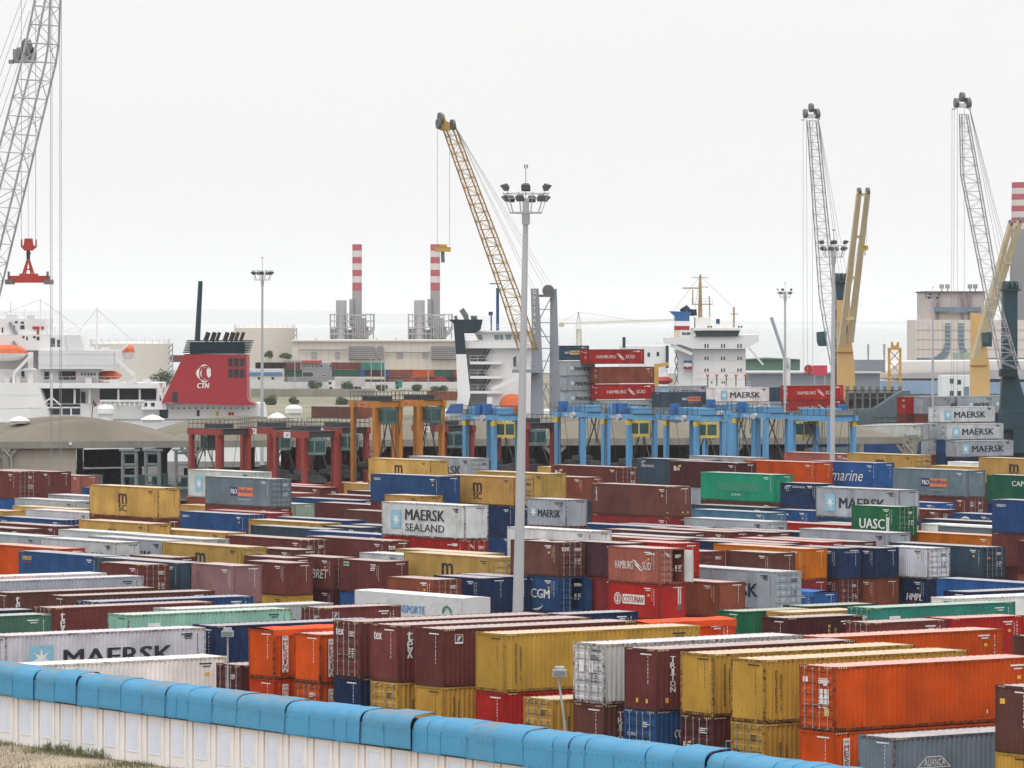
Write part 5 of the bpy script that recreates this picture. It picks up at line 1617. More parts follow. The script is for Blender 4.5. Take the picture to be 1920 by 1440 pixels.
mb = MB(); ptube(mb, (53,470), (53,486), D+.5, .28, n=8); pbox(mb, 49, 473, 57, 477, D+.1, .8); part("hook", mb, [mat("hook_dark", (.05,.045,.045), .5)], sp)
mb = MB(); pbar(mb, (52,486), (42,516), D, .28); pbar(mb, (54,486), (64,516), D, .28); pbar(mb, (52,487), (47,516), D+1.6, .28); pbar(mb, (54,487), (59,516), D+1.6, .28); pbar(mb, (46,505), (60,505), D, .22); part("hanger_frame", mb, [M_CRED], sp)
mb = MB(); pbox(mb, 14, 517, 92, 530, D-.3, 2.0); pbox(mb, 36, 513, 70, 518, D-.2, 1.7); part("spreader_beam", mb, [M_CRED], sp)
for x in (9, 82):
    mb = MB(); pbox(mb, x, 524, x+15, 533, D-.9, 3.2); pbox(mb, x+5, 509, x+9, 518, D-.5, .5); part("corner_guide", mb, [M_SHV], sp)
for x in (40, 67): mb = MB(); ptube(mb, (x, -40), (x, 449), D+.5, .04, n=4); part("cable", mb, [M_ROPE], sp)
mb = MB(); ptube(mb, (53, 90), (53, 447), D+.5, .03, n=4); part("cable", mb, [M_ROPE], sp)

# --- yellow lattice boom with its grey tower
D = 832
c2 = root("harbour_crane", "yellow lattice boom crane with grey lettered tower in front of the white ship", "crane", 1020, D)
a, b = lattice([(830,240), (942,560), (972,655)], [(847,236), (970,560), (1000,655)], D-28, D-2, 2.0, 26, .13, .05, .8)
part("boom_chords", a, [M_CYEL], c2); part("boom_braces", b, [M_CYEL], c2)
mb = MB(); ppoly(mb, [(817,240),(819,226),(826,214),(833,214),(836,226),(848,233),(850,242),(832,246)], D-28, 1.6); part("boom_head", mb, [M_CYEL], c2)
for x, y, r_ in ((826,222,1.0), (822,232,.8), (849,234,.9)): mb = MB(); disc(mb, at(x, y, D-28.6), (1,.45,.1), r_, .4, 16); part("rope_sheave", mb, [M_SHV], c2)
for x, y in ((996, 541), (1002, 540), (1022, 541), (1030, 541), (1038, 542)): rope(c2, (853, 236), (x, y), D-27, D, .03)
for x in (820, 843): rope(c2, (x, 242), (x, 460), D-29, r=.035)
mb = MB(); pbox(mb, 815, 463, 845, 472, D-30, 1.2); pbox(mb, 824, 458, 838, 464, D-30, 1.0); h_ = part("hook_block", mb, [M_CYEL], c2)
mb = MB(); ptube(mb, (830,472), (830,484), D-29.5, .3, n=8); pbox(mb, 827, 483, 834, 492, D-29.8, .5); part("hook", mb, [M_SHV], c2)
mb = MB(); ppoly(mb, [(995,541),(1010,541),(1014,610),(1018,700),(1020,800),(994,800),(996,700),(997,610)], D, 2.2); tw = part("tower_column", mb, [M_CDGREY], c2)
mb = MB(); ppoly(mb, [(1032,543),(1044,541),(1047,640),(1052,800),(1030,800),(1031,640)], D+1.5, 2.2); part("tower_column", mb, [M_CDGREY], c2)
mb = MB()
for y in (553, 580, 605, 631, 653, 677, 700, 720): pbar(mb, (1008, y), (1036, y), D+1, .16)
for k, (y0, y1) in enumerate(((556,600),(610,650),(655,715),(720,775))): pbar(mb, (1011 if k % 2 else 1034, y0), (1034 if k % 2 else 1011, y1), D+1, .18)
pbar(mb, (1024,722), (1012,760), D+.5, .2); pbar(mb, (1024,722), (1042,770), D+.5, .2); part("tower_bracing", mb, [M_CDGREY], c2)
mb = MB(); disc(mb, at(1028, 545, D+.8), (.3,1,0), 1.0, .5, 16); pbox(mb, 1009, 553, 1036, 557, D+.4, 1.6); part("winch_drum", mb, [M_SHV], c2)
mb = MB(); pbox(mb, 960, 693, 1012, 699, D-2.5, 3.0); rails(mb, [(958,692),(1012,692)], D-2.4, 1.1, .8, .05); part("cab_platform", mb, [M_CDGREY], c2)
mb = MB(); ppoly(mb, [(961,670),(969,664),(973,665),(973,692),(962,692)], D-2.4, 2.0); cb = part("cab", mb, [mat("crane_cab_pale", (.55,.55,.54), .5)], c2)
mb = MB(); ppoly(mb, [(962,671),(968,667),(968,687),(963,687)], D-2.42, .01); part("window", mb, [M_CABG], c2)
mb = MB(); pbox(mb, 985, 790, 1060, 850, D-1, 6); part("crane_base", mb, [M_CDGREY], c2)
pl = Decal(lambda u, v, l: tuple(at(u, v, D-.02-.01*l)))
for i, ch in enumerate('GOTTWALD'): pl.text(ch, 999.5, 1004.5, 551+i*10.6, 544+i*10.6, 'w', .02)
pl.mb.build("lettering", INKM, c2).location = -Vector(c2.location)

# --- two pale lattice booms with dark teal towers at the other end of the port
def crane_teal(x, D, ch1, ch2, Dt, head, ropes, hoist, tower, cab, label, n):
    r_ = root("harbour_crane", label, "crane", x, D, "pale lattice boom cranes with dark towers")
    a, b = lattice(ch1, ch2, Dt, D, 2.0, n, .10, .038, .7)
    part("boom_chords", a, [M_CGREY], r_); part("boom_braces", b, [M_CGREY], r_)
    hx, hy = head
    mb = MB(); pbox(mb, hx-9, hy, hx+9, hy+7, Dt, 1.6); pbox(mb, hx-17, hy+9, hx-11, hy+12, Dt, .8); pbox(mb, hx+13, hy+7, hx+18, hy+11, Dt, .8); part("boom_head", mb, [M_CGREY], r_)
    for dx, dy, rr_, ax in ((-10, -1, .78, (1,.2,0)), (12, -1, .85, (1,.35,.1)), (1, -12, .75, (1,.3,0))):
        mb = MB(); disc(mb, at(hx+dx, hy+dy, Dt+.4), ax, rr_, .55, 16); part("rope_sheave", mb, [M_SHV], r_)
    for x0, x1, y1 in hoist: rope(r_, (x0, hy+8), (x1, y1), Dt, r=.03)
    for x1, y1 in ropes: rope(r_, (hx+13, hy), (x1, y1), Dt, D, .03)
    mb = MB(); ppoly(mb, tower, D+2, 3.0); part("tower_column", mb, [M_CTEAL], r_)
    tx = (tower[0][0]+tower[1][0])/2; ty = tower[0][1]
    for dx in (-9, 0, 9): mb = MB(); disc(mb, at(tx+dx, ty-5, D+3.5), (1,.3,0), 1.0, .5, 14); part("rope_sheave", mb, [M_CTEAL], r_)
    mb = MB(); pbox(mb, tx-18, ty-1, tx+20, ty+2, D+1.5, 4); rails(mb, [(tx-18, ty-1), (tx+20, ty-1)], D+1.6, 1.1, 1.0, .05); part("tower_platform", mb, [M_CTEAL], r_)
    cx, cy = cab
    mb = MB(); ppoly(mb, [(cx-9,cy-13),(cx+9,cy-15),(cx+9,cy+13),(cx-5,cy+13),(cx-8,cy+6)], D-1, 2.6); cb = part("cab", mb, [M_CTEAL], r_)
    mb = MB(); ppoly(mb, [(cx-8,cy-11),(cx+3,cy-12),(cx+3,cy+5),(cx-7,cy+5)], D-1.02, .01); part("window", mb, [M_CABG], r_)
    return r_
c3 = crane_teal(1575, 892, [(1513,226),(1536,560),(1557,684)], [(1530,226),(1562,560),(1572,684)], 815, (1520, 214), [(1590,528),(1582,528),(1576,530)],
    [(1506,1506,700), (1512,1514,700), (1523,1524,700)], [(1567,527),(1590,527),(1590,880),(1566,880)], (1541, 636), "pale lattice boom crane, the one beside the second light mast", 34)
mb = MB(); disc(mb, at(1516, 692, 816), (.2,1,0), .75, .2, 10); pbar(mb, (1516,684), (1516,700), 816, .15); pbar(mb, (1507,700), (1525,700), 816, .15); for_ = part("grab", mb, [M_CRED], c3)
c4 = crane_teal(1890, 800, [(1799,214),(1801,327),(1850,575),(1874,693)], [(1811,214),(1831,327),(1873,575),(1907,692)], 765, (1803, 194), [(1895,520),(1888,520),(1900,520),(1880,522)],
    [(1785,1784,745), (1789,1788,745), (1795,1795,745), (1808,1808,745)], [(1881,543),(1908,543),(1908,700),(1925,760),(1925,880),(1872,880),(1880,700)], (1851, 637), "pale lattice boom crane standing at the right-hand edge with its dark tower", 30)
D = 800
mb = MB(); pbox(mb, 1876, 692, 1908, 706, D-.5, 3); part("boom_pivot", mb, [mat("crane_black_teal", (.012,.024,.034), .55)], c4)
mb = MB(); pbox(mb, 1882, 770, 1940, 862, D-2.5, 9); pbox(mb, 1877, 790, 1900, 805, D-3.5, 2); pbox(mb, 1900, 806, 1935, 850, D-4, 3); part("machinery_house", mb, [M_CTEAL], c4)

# --- ochre deck cranes aboard
def deck_crane(x, D, col, arms, bars, hook, label, ybase):
    r_ = root("deck_crane", label, "crane", x, D, "ochre ship deck cranes")
    mb = MB(); ppoly(mb, col, D, 3.2); part("pedestal", mb, [mat("pedestal_apricot", (.60,.385,.16), .55, 0, .06, .2, dirt=.1)], r_)
    for p, q in arms: mb = MB(); pbar(mb, p, q, D-1.6, 1.05, D-14, 0, .8); part("jib_arm", mb, [M_SYEL], r_)
    for (p, q, t) in bars: mb = MB(); pbar(mb, p, q, D-1.6-12.4*t, .5); part("jib_crossbar", mb, [M_SYEL], r_)
    for p, q in arms: mb = MB(); disc(mb, at(q[0], q[1]-2, D-14), (1,.3,0), .6, .5, 12); part("rope_sheave", mb, [M_SHV], r_)
    q0, q1 = arms[0][1], arms[1][1]
    rope(r_, q0, (x, col[0][1]+3), D-14, D+1, .03); rope(r_, q1, (x+6, col[0][1]+3), D-14, D+1, .03)
    if hook:
        rope(r_, (hook[0]+3, q1[1]), (hook[0]+3, hook[1]-8), D-14, r=.03)
        mb = MB(); pbox(mb, hook[0]-6, hook[1]-5, hook[0]+6, hook[1]+4, D-14.4, .8); pbox(mb, hook[0]-1, hook[1]+4, hook[0]+1, hook[1]+14, D-14.2, .3); part("hook_block", mb, [mat("hook_yellow_black", (.40,.28,.04), .5, 0, .6, 2.2)], r_)
    mb = MB(); cx = x+8; pbox(mb, cx-5, ybase[0], cx+6, ybase[0]+16, D-.8, .79); c = part("cab", mb, [M_CABG], r_)
    mb = MB(); pbox(mb, col[0][0]-1, ybase[1], col[0][0]+29, ybase[1]+2, D-.15, 3.5); part("collar", mb, [mat("crane_rust_band", (.30,.15,.04), .6)], r_)
    return r_
deck_crane(1584, 862, [(1571,563),(1594,563),(1597,640),(1603,690),(1604,830),(1571,830)], (((1577,648),(1611,360)), ((1594,640),(1627,360))),
    (((1611,365),(1628,365),.98), ((1601,444),(1622,444),.7), ((1590,521),(1609,521),.45), ((1584,597),(1601,597),.2)), (1622,465), "ochre twin-arm deck crane standing behind the second light mast", (610, 660))
deck_crane(1834, 905, [(1822,586),(1846,590),(1850,650),(1856,690),(1856,830),(1821,830)], (((1826,672),(1895,420)), ((1843,640),(1912,415))),
    (((1895,424),(1913,420),.98), ((1876,494),(1896,492),.7), ((1860,560),(1878,558),.45)), None, "ochre twin-arm deck crane near the right-hand edge before the silo building", (632, 685))
D = 864
r_ = root("jib_rest", "small ochre lattice jib rest on deck beside the twin-arm crane", "frame", 1677, D)
for x in (1667, 1688): mb = MB(); pbar(mb, (x, 655), (x, 830), D, .42); part("upright", mb, [M_CYEL], r_)
mb = MB()
for k in range(3):
    y0, y1 = 656+k*22, 678+k*22; pbar(mb, (1668,y0), (1687,y1), D+.1, .16); pbar(mb, (1687,y0), (1668,y1), D+.1, .16)
part("cross_bracing", mb, [M_CYEL], r_)
mb = MB(); ppoly(mb, [(1671,654),(1671,641),(1674,641),(1676,648),(1680,648),(1683,641),(1686,641),(1686,654)], D-.2, .8); pbox(mb, 1665, 652, 1690, 656, D-.3, 1.0); part("cradle", mb, [M_CYEL], r_)
# ================================================================== ships
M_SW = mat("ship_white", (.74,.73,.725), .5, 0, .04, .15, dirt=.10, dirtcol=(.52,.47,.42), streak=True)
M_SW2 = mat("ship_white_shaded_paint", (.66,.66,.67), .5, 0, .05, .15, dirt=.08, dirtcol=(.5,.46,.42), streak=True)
M_SDK = mat("ship_dark_opening", (.022,.034,.042), .6, 0, .25, .2)
M_SWIN = glassy("ship_window", (.02,.045,.05))
M_FUN = mat("funnel_crimson", (.34,.028,.038), .5, 0, .07, .2, dirt=.08, dirtcol=(.2,.03,.03))
M_FUND = mat("funnel_dark_teal", (.016,.034,.045), .5, 0, .15, .3)
M_LBO = mat("lifeboat_orange", (.66,.14,.05), .5, 0, .08, .6)
M_HULLG = mat("hull_grey_blue", (.115,.155,.175), .6, 0, .1, .15, dirt=.22, dirtcol=(.085,.085,.08), streak=True)
M_RAIL = mat("ship_rail_white", (.70,.70,.69), .5)
M_MASTB = mat("mast_blue", (.012,.06,.16), .5)
def win(rt, x0, y0, x1, y1, D, m=None): mb = MB(); pbox(mb, x0, y0, x1, y1, D-.05, .049); return part("window", mb, [m or M_SWIN], rt)

# --- ferry with the crimson funnel
D = 872
fr = root("ferry", "white ferry with crimson sloped funnel and orange lifeboats moored behind the shed", "ship", 200, D)
mb = MB(); ppoly(mb, [(-60,757),(486,757),(492,790),(488,900),(-60,900)], D+1, 20); part("hull", mb, [M_SW], fr)
mb = MB(); ppoly(mb, [(-60,718),(70,718),(97,792),(-60,792)], D-3, 10); part("bow_bulwark", mb, [M_SW], fr)
mb = MB(); pbox(mb, -60, 598, 86, 627.5, D+3, 14); part("bridge_house", mb, [M_SW], fr)
mb = MB(); ppoly(mb, [(-60,628),(150,628),(156,657),(-60,657)], D+2, 16); part("upper_house", mb, [M_SW], fr)
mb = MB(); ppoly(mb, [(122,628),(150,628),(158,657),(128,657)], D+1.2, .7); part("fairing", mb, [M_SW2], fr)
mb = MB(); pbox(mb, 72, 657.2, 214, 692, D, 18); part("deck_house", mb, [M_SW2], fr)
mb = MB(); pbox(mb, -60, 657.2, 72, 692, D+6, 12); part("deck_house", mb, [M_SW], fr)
mb = MB(); pbox(mb, -60, 692.2, 183, 718, D+3, 14); part("promenade_house", mb, [M_SW], fr)
mb = MB(); pbox(mb, -60, 718.2, 298, 728, D-1, 18); part("deck_edge", mb, [M_SW], fr)
mb = MB(); pbox(mb, 70, 728.2, 290, 756.8, D+3, 12); part("lower_house", mb, [M_SW], fr)
for r in ((77,729,150,756), (152,735,160,755), (187,729,293,749), (83,758,150,777)): mb = MB(); pbox(mb, *r, D+.85 if r[1] > 757 else D+2.9, .1); part("deck_opening", mb, [M_SDK], fr)
mb = MB(); ppoly(mb, [(294,720),(299,720),(310,753),(304,753)], D-1.2, 1); part("stair_strut", mb, [M_SW], fr)
for r in ((83,697,92,711), (110,696,142,713), (40,696,46,708)): mb = MB(); pbox(mb, *r, D+2.93, .06); part("doorway", mb, [M_SDK], fr)
for r in ((28,602,33,606), (39,603,45,607), (24,611,28,616), (38,610,46,617), (3,614,6,624), (42,630,46,634), (49,631,52,638), (62,630,67,634), (69,631,74,638), (95,634,103,650), (107,637,113,650)): win(fr, *r, D+ (3 if r[1] < 627 else 2))
for r in ((61,612,74,617), (77,612,82,617), (69,617,73,627), (135,703,139,708)): mb = MB(); pbox(mb, *r, D+2.8, .15); part("red_locker", mb, [M_CRED], fr)
mb = MB(); rails(mb, [(0,598),(86,598)], D+3.2, 1.2, 1.3, .05); rails(mb, [(88,628),(150,628)], D+2.2, 1.2, 1.3, .05); rails(mb, [(72,657),(214,657)], D+.2, 1.1, 1.3, .05); rails(mb, [(-10,718),(298,718)], D-.8, 1.1, 1.2, .05); part("railing", mb, [M_RAIL], fr)
for x, y0, y1 in ((20,566,598), (76,560,598), (182,576,657), (117,600,628)): mb = MB(); ptube(mb, (x,y1), (x,y0), D+4, .12, n=5); part("antenna", mb, [M_RAIL], fr)
mb = MB(); pbar(mb, (18,604), (38,640), D+2.6, .5); pbar(mb, (24,640), (37,658), D+1.6, .5); part("stair", mb, [M_CDGREY], fr)
def lifeboat(x0, x1, y0, y1, Dd, label_part="lifeboat"):
    mb = MB(); n = 14; m_ = 10; vs_ = []; a0 = at(x0, y1, Dd); a1 = at(x1, y0, Dd); L_ = a1.x-a0.x; H_ = a1.z-a0.z
    for i in range(n+1):
        t = i/n*2-1; k = max(.04, (1-abs(t)**2.6))**.55
        for j in range(m_):
            a = 2*math.pi*j/m_
            vs_.append((a0.x+L_*i/n, Dd+2+1.6*k*math.cos(a), a0.z+H_*.5+H_*.5*k*math.sin(a)*(1 if math.sin(a) > 0 else .9)))
    fs = [(i*m_+j, i*m_+(j+1) % m_, (i+1)*m_+(j+1) % m_, (i+1)*m_+j) for i in range(n) for j in range(m_)]
    mb.add(vs_, fs)
    mb.m = [0 if (j in (0,1,2,3,4)) else 1 for i in range(n) for j in range(m_)]
    return mb
part("lifeboat", lifeboat(-30, 49, 646, 679, D-2), [M_LBO, M_SW], fr)
part("lifeboat", lifeboat(227, 251, 645, 677, D-1), [M_LBO, M_SW], fr)
part("rescue_boat", lifeboat(180, 226, 695, 714, D+6), [M_LBO, M_LBO], fr)
mb = MB(); pbox(mb, 52, 660, 62, 718, D-.5, .6); pbar(mb, (60,664), (26,700), D-1.5, .5); pbar(mb, (26,700), (26,718), D-1.5, .4); pbar(mb, (44,692), (68,692), D-1, .35); part("davit", mb, [M_SW], fr)
mb = MB(); pbox(mb, 217, 655, 224, 692, D-.2, .6); pbar(mb, (220,675), (253,705), D-1, .6); pbar(mb, (253,705), (253,718), D-1, .4); pbar(mb, (222,662), (240,645), D-1, .4); part("davit", mb, [M_SW], fr)
# funnel
mb = MB(); ppoly(mb, [(303,755),(345,664),(463,665),(463,744),(466,752),(480,758),(455,760)], D-2, 9); fu = part("funnel", mb, [M_FUN], fr)
for i in range(3):
    for j in range(2): win(fr, 428+i*11, 671+j*21, 436.5+i*11, 687+j*21, D-2, M_SDK)
win(fr, 323, 735, 333, 753, D-2, M_SDK)
for k in range(8):
    mb = MB(); pbox(mb, 343+k*.0+(7-k)*1.0, 638+k*3.1, 471-k*1.0, 640+k*3.1, D-2.2, 9.2); part("louvre", mb, [M_FUND], fr)
mb = MB(); pbox(mb, 356, 641, 458, 663.5, D+1, 3); part("funnel_core", mb, [M_FUND], fr)
for x, r in ((385,.42), (397,.42), (406,.3), (421,.42), (432,.42), (441,.3), (451,.3)): mb = MB(); ptube(mb, (x, 640), (x+6, 623), D+2.5, r, n=8); part("exhaust_pipe", mb, [mat("exhaust_soot", (.035,.028,.028), .7)], fr)
mb = MB(); ptube(mb, (370,640), (376,527), D+1.5, .50, None, 0, 8, .40)
for k in range(11): pbar(mb, (368+k*.55, 634-k*9.8), (364.5+k*.55, 634-k*9.8), D+1.5, .07)
part("funnel_mast", mb, [mat("mast_bluegreen", (.012,.045,.06), .5)], fr)
pl = Decal(lambda u, v, l: tuple(at(u, v, D-2.02-.012*l)))
pl.arc(384, 700, 13.5, -15.5, 55, 310, -5.5, 0, 'w', 20); pl.arc(386, 700, 9.5, -11.5, 75, 290, -2.0, 0, 'w', 16); pl.fan((391,699), [(387.5,694),(388.5,689),(390,693),(391.5,687),(393,692),(395,690),(395,696),(395.5,704),(391.5,709),(388,704)], 'w'); pl.text('CTN', 370, 392, 728, 718, 'w', .06, .15)
pl.mb.build("lettering", INKM, fr).location = -Vector(fr.location)
for r in ((299,767,315,784), (369,769,374,780)): mb = MB(); pbox(mb, *r, D+.9, .1); part("doorway", mb, [M_SDK], fr)
for r in ((405,772,410,780), (428,773,433,783), (434,773,438,783)): mb = MB(); pbox(mb, *r, D+.85, .15); part("red_locker" if r[0] > 420 else "yellow_locker", mb, [M_CRED if r[0] > 420 else mat("locker_yellow", (.6,.4,.04), .5)], fr)
def vent(rt, x, y0, y1, w_, Dd):
    mb = MB(); a = at(x, y1, Dd); h_ = at(x, y0, Dd).z - a.z; r = w_*Dd/F/2
    mb.lathe([(r*.75,0),(r*.75,h_*.45),(r,h_*.45),(r,h_*.75),(r*.7,h_*.95),(.02,h_)], a, 16); part("ventilator", mb, [M_SW], rt)
vent(fr, 198, 758, 790, 36, D-4)
mb = MB(); pbox(mb, 187, 750, 270, 753, D-1.2, .4); [pbox(mb, 188+k*9, 751, 190+k*9, 761, D-1.1, .3) for k in range(10)]; part("winch_rail", mb, [M_SW], fr)
mb = MB(); pbox(mb, 265, 752, 312, 768, D-1, 1.9); part("stern_house", mb, [M_SW], fr)
win(fr, 269, 755, 276, 762, D-1, M_SDK); win(fr, 283, 755, 290, 762, D-1, M_SDK)
mb = MB(); pbox(mb, 57, 763, 150, 765.5, D-5, .5); pbar(mb, (97,764), (97,700), D-5, .35); pbar(mb, (97,745), (80,757), D-5, .25); pbar(mb, (97,745), (114,760), D-5, .25); [pbox(mb, x, 764, x+2.5, 788, D-5, .4) for x in (57, 74, 114, 132)]; part("signal_yard", mb, [M_SW], fr)
mb = MB(); pbar(mb, (172,782), (175,750), D-5, .15); mb.prism([at(175,751,D-5), at(183,760,D-5), at(176,763,D-5)], (0,.05,0)); part("flagstaff", mb, [mat("flag_dark_red", (.12,.04,.03), .7)], fr)

# plating seams, rows of ports, pipes and rigging
for y in (664, 684, 740, 765): mb = MB(); pbox(mb, 72 if y < 700 else -60, y, 214 if y < 700 else 75, y+.5, (D-.05) if y < 700 else D-3.05, .05); part("plating_seam", mb, [M_SW2], fr)
for x in range(84, 214, 22): mb = MB(); pbox(mb, x, 658, x+.5, 692, D-.05, .05); part("plating_seam", mb, [M_SW], fr)
for k in range(9): win(fr, 2+k*7.2, 663, 5+k*7.2, 667, D+6)
for k in range(5): win(fr, 152+k*6, 699, 155+k*6, 704, D+3)
for k in range(14): win(fr, 322+k*11, 764, 324.5+k*11, 767, D+1, M_SDK)
for x0, y0, x1, y1 in ((88,628,88,612), (104,628,104,614), (130,628,130,616), (150,628,150,618), (10,598,10,584), (46,598,46,580), (60,598,60,588)): mb = MB(); ptube(mb, (x0,y0), (x1,y1), D+5, .09, n=5); pbar(mb, (x1-2,y1), (x1+2,y1), D+5, .08); part("aerial", mb, [M_RAIL], fr)
for p, q in (((76,562),(2,590)), ((76,562),(150,616)), ((182,580),(150,618)), ((182,580),(250,640))): mb = MB(); ptube(mb, p, q, D+5, .03, n=4); part("rigging", mb, [M_ROPE], fr)
for x, y, w_, h_ in ((12,590,20,8), (50,591,14,7), (96,620,10,8), (165,650,12,7), (190,651,16,6), (8,708,10,10), (30,706,8,12), (160,708,12,10), (205,711,18,7), (236,712,22,6), (268,711,14,7)): mb = MB(); pbox(mb, x, y, x+w_, y+h_, D+3.5 if y < 660 else D+1, 1.6); part("deck_locker", mb, [M_SW2 if (x*7) % 3 else M_SW], fr)
for x in (140, 168, 222, 262): mb = MB(); pbar(mb, (x,757), (x,730), D+.5, .35); part("deck_stanchion", mb, [M_SW], fr)
mb = MB(); pbox(mb, -60, 786, 486, 788, D+.9, .1); part("rubbing_strake", mb, [mat("strake_grey", (.30,.31,.33), .6)], fr)
mb = MB(); rails(mb, [(312,757),(345,757)], D-.5, 1.1, 1.2, .05); part("railing", mb, [M_RAIL], fr)

# --- white ship with dark funnel behind the yellow crane
D = 905
s2 = root("cargo_ship", "white ship's bridge with tall dark-topped funnel behind the yellow crane", "ship", 930, D)
mb = MB(); pbox(mb, 820, 770, 1040, 900, D, 18); part("hull", mb, [M_SW], s2)
mb = MB(); ppoly(mb, [(841,599),(905,599),(901,618),(889,625),(870,625),(874,664),(855,664),(850,606)], D-2, 6); part("funnel_top", mb, [M_FUND], s2)
mb = MB(); ppoly(mb, [(855,664.2),(874,664.2),(882,742),(874,775),(854,775),(858,742)], D-2, 6); part("funnel", mb, [M_SW], s2)
mb = MB(); ppoly(mb, [(861,583),(869,577),(878,590),(879,599),(870,599),(868,594)], D, 1.4); part("exhaust_pipe", mb, [mat("exhaust_grey", (.15,.16,.16), .6)], s2)
for x in (856, 887, 893): mb = MB(); ptube(mb, (x, 600), (x-2, 592), D+1, .3, n=7); part("exhaust_pipe", mb, [MATS["exhaust_grey"]], s2)
mb = MB(); ppoly(mb, [(889,623),(1000,621),(1000,640),(897,640)], D, 10); part("wheelhouse", mb, [M_SW], s2)
mb = MB(); pbox(mb, 885, 620, 1003, 623, D-1, 12); part("wheelhouse_roof", mb, [M_SW], s2)
mb = MB(); pbox(mb, 870, 640.2, 1003, 653, D-1, 12); part("bridge_deck", mb, [M_SW], s2)
mb = MB(); pbox(mb, 913, 653.2, 1003, 770, D+.5, 12); part("accommodation", mb, [M_SW], s2)
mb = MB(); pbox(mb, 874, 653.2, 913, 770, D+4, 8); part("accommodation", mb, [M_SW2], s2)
for y in (678, 705, 733): mb = MB(); pbox(mb, 881, y, 941, y+5, D-1.2, 6); part("side_deck", mb, [M_SW], s2)
mb = MB()
for y in (678, 705, 733): rails(mb, [(881,y),(941,y)], D-1.1, 1.1, 1.2, .05)
rails(mb, [(873,640),(895,640)], D-.9, 1.1, 1.2, .05); rails(mb, [(893,620),(1000,620)], D-.8, 1.1, 1.3, .05); part("railing", mb, [M_RAIL], s2)
for y in (654, 683, 711): mb = MB(); pbar(mb, (913,y), (898,y+23), D-.6, .35); pbar(mb, (919,y), (905,y+23), D-.6, .35); part("stair", mb, [M_SDK], s2)
for pts in ([(895,628),(903,628),(906,637),(899,637)], [(926,628),(935,628),(936,637),(928,637)], [(936,628),(943,628),(944,637),(938,637)], [(947,628),(959,627),(958,636),(949,637)], [(962,628),(974,627),(974,636),(963,637)]):
    mb = MB(); ppoly(mb, pts, D-.05, .049); part("window", mb, [mat("bridge_glass_pale", (.20,.26,.27), .2)], s2)
mb = MB(); ptube(mb, (933,620), (933,540), D+5, .28, n=6); pbox(mb, 918, 531, 940, 533, D+5, .3); ptube(mb, (921,620), (921,592), D+4, .14, n=6); disc(mb, at(920,588,D+4), (0,0,1), .4, .7, 10); ptube(mb, (987,620), (987,560), D+5, .14, n=6); part("mast", mb, [M_MASTB], s2)
part("lifeboat", lifeboat(936, 985, 738, 782, D-6), [M_LBO, M_LBO], s2)
mb = MB(); pbar(mb, (922,731), (975,705), D-6, .7); pbar(mb, (918,745), (918,785), D-6, 1.0); part("stores_crane", mb, [M_SW], s2)
mb = MB(); ppoly(mb, [(836,772),(845,758),(868,757),(868,775),(836,776)], D-4, 3); part("blue_bulwark", mb, [mat("bulwark_blue", (.03,.10,.26), .5)], s2)

# --- container ship
D = 912
s3 = root("container_ship", "container ship with white bridge block and banded blue funnel, boxes stacked forward of it", "ship", 1340, D)
mb = MB(); ppoly(mb, [(1040,784),(1480,772),(1480,905),(1040,905)], 846, 90); ppoly(mb, [(1480,772),(1640,766),(1690,733),(1707,732),(1707,905),(1480,905)], 846, 28); part("hull", mb, [M_HULLG], s3)
for x in range(1490, 1705, 12):
    yt = 771 if x < 1640 else 766-(x-1640)*.66
    mb = MB(); pbox(mb, x, max(735, yt+2), x+2, 812, 845.7, .3); part("hull_rib", mb, [M_HULLG], s3)
for y in (780, 790, 800): mb = MB(); pbox(mb, 1640, y, 1706, y+1.5, 845.75, .25); part("hull_stringer", mb, [M_HULLG], s3)
for k in range(8):
    x = 1588+k*14; mb = MB(); pbox(mb, x, 726, x+3, 770, 851, 1.0); pbox(mb, x-1, 724, x+5, 730, 850.6, 1.6); part("lashing_post", mb, [mat("lashing_grey", (.16,.17,.16), .7, 0, .2, .5, dirt=.3)], s3)
mb = MB(); pbox(mb, 1584, 731, 1692, 734, 851.2, 1.4); pbox(mb, 1584, 745, 1692, 747, 851.4, 1.0); pbox(mb, 1586, 736, 1690, 772, 853, .6); part("lashing_bridge", mb, [MATS["lashing_grey"]], s3)
mb = MB(); pbox(mb, 1299, 640, 1398, 790, D, 14); part("accommodation", mb, [M_SW], s3)
mb = MB(); pbox(mb, 1272, 646, 1298.8, 790, D+.6, 13); part("accommodation", mb, [M_SW], s3)
for y in (655, 675, 698, 710): mb = MB(); pbox(mb, 1299, y, 1398.3, y+.6, D-.06, .06); part("deck_seam", mb, [M_SW2], s3)
mb = MB(); ppoly(mb, [(1248,633),(1423,627.5),(1423,640),(1398,654),(1299,654),(1275,646),(1249,645)], D-1.5, 15); part("bridge_wing", mb, [M_SW], s3)
mb = MB(); ppoly(mb, [(1302,620),(1388,619),(1384,630),(1306,631)], D-2, 10); part("window_band", mb, [M_SWIN], s3)
for k in range(8): mb = MB(); x = 1309+k*10; pbox(mb, x, 620, x+.8, 631, D-2.1, .12); part("window_mullion", mb, [M_FUND], s3)
mb = MB(); pbox(mb, 1300, 615.5, 1389, 619.5, D-2.5, 12); part("wheelhouse_roof", mb, [M_SW], s3)
mb = MB(); pbox(mb, 1275, 619, 1300, 632, D-1, 8); part("wheelhouse_side", mb, [M_SW], s3)
mb = MB(); pbox(mb, 1304, 595, 1333, 615.3, D+1, 7); part("radar_house", mb, [M_SW], s3)
win(s3, 1279, 623, 1286, 628, D-1); win(s3, 1287, 623, 1294, 628, D-1)
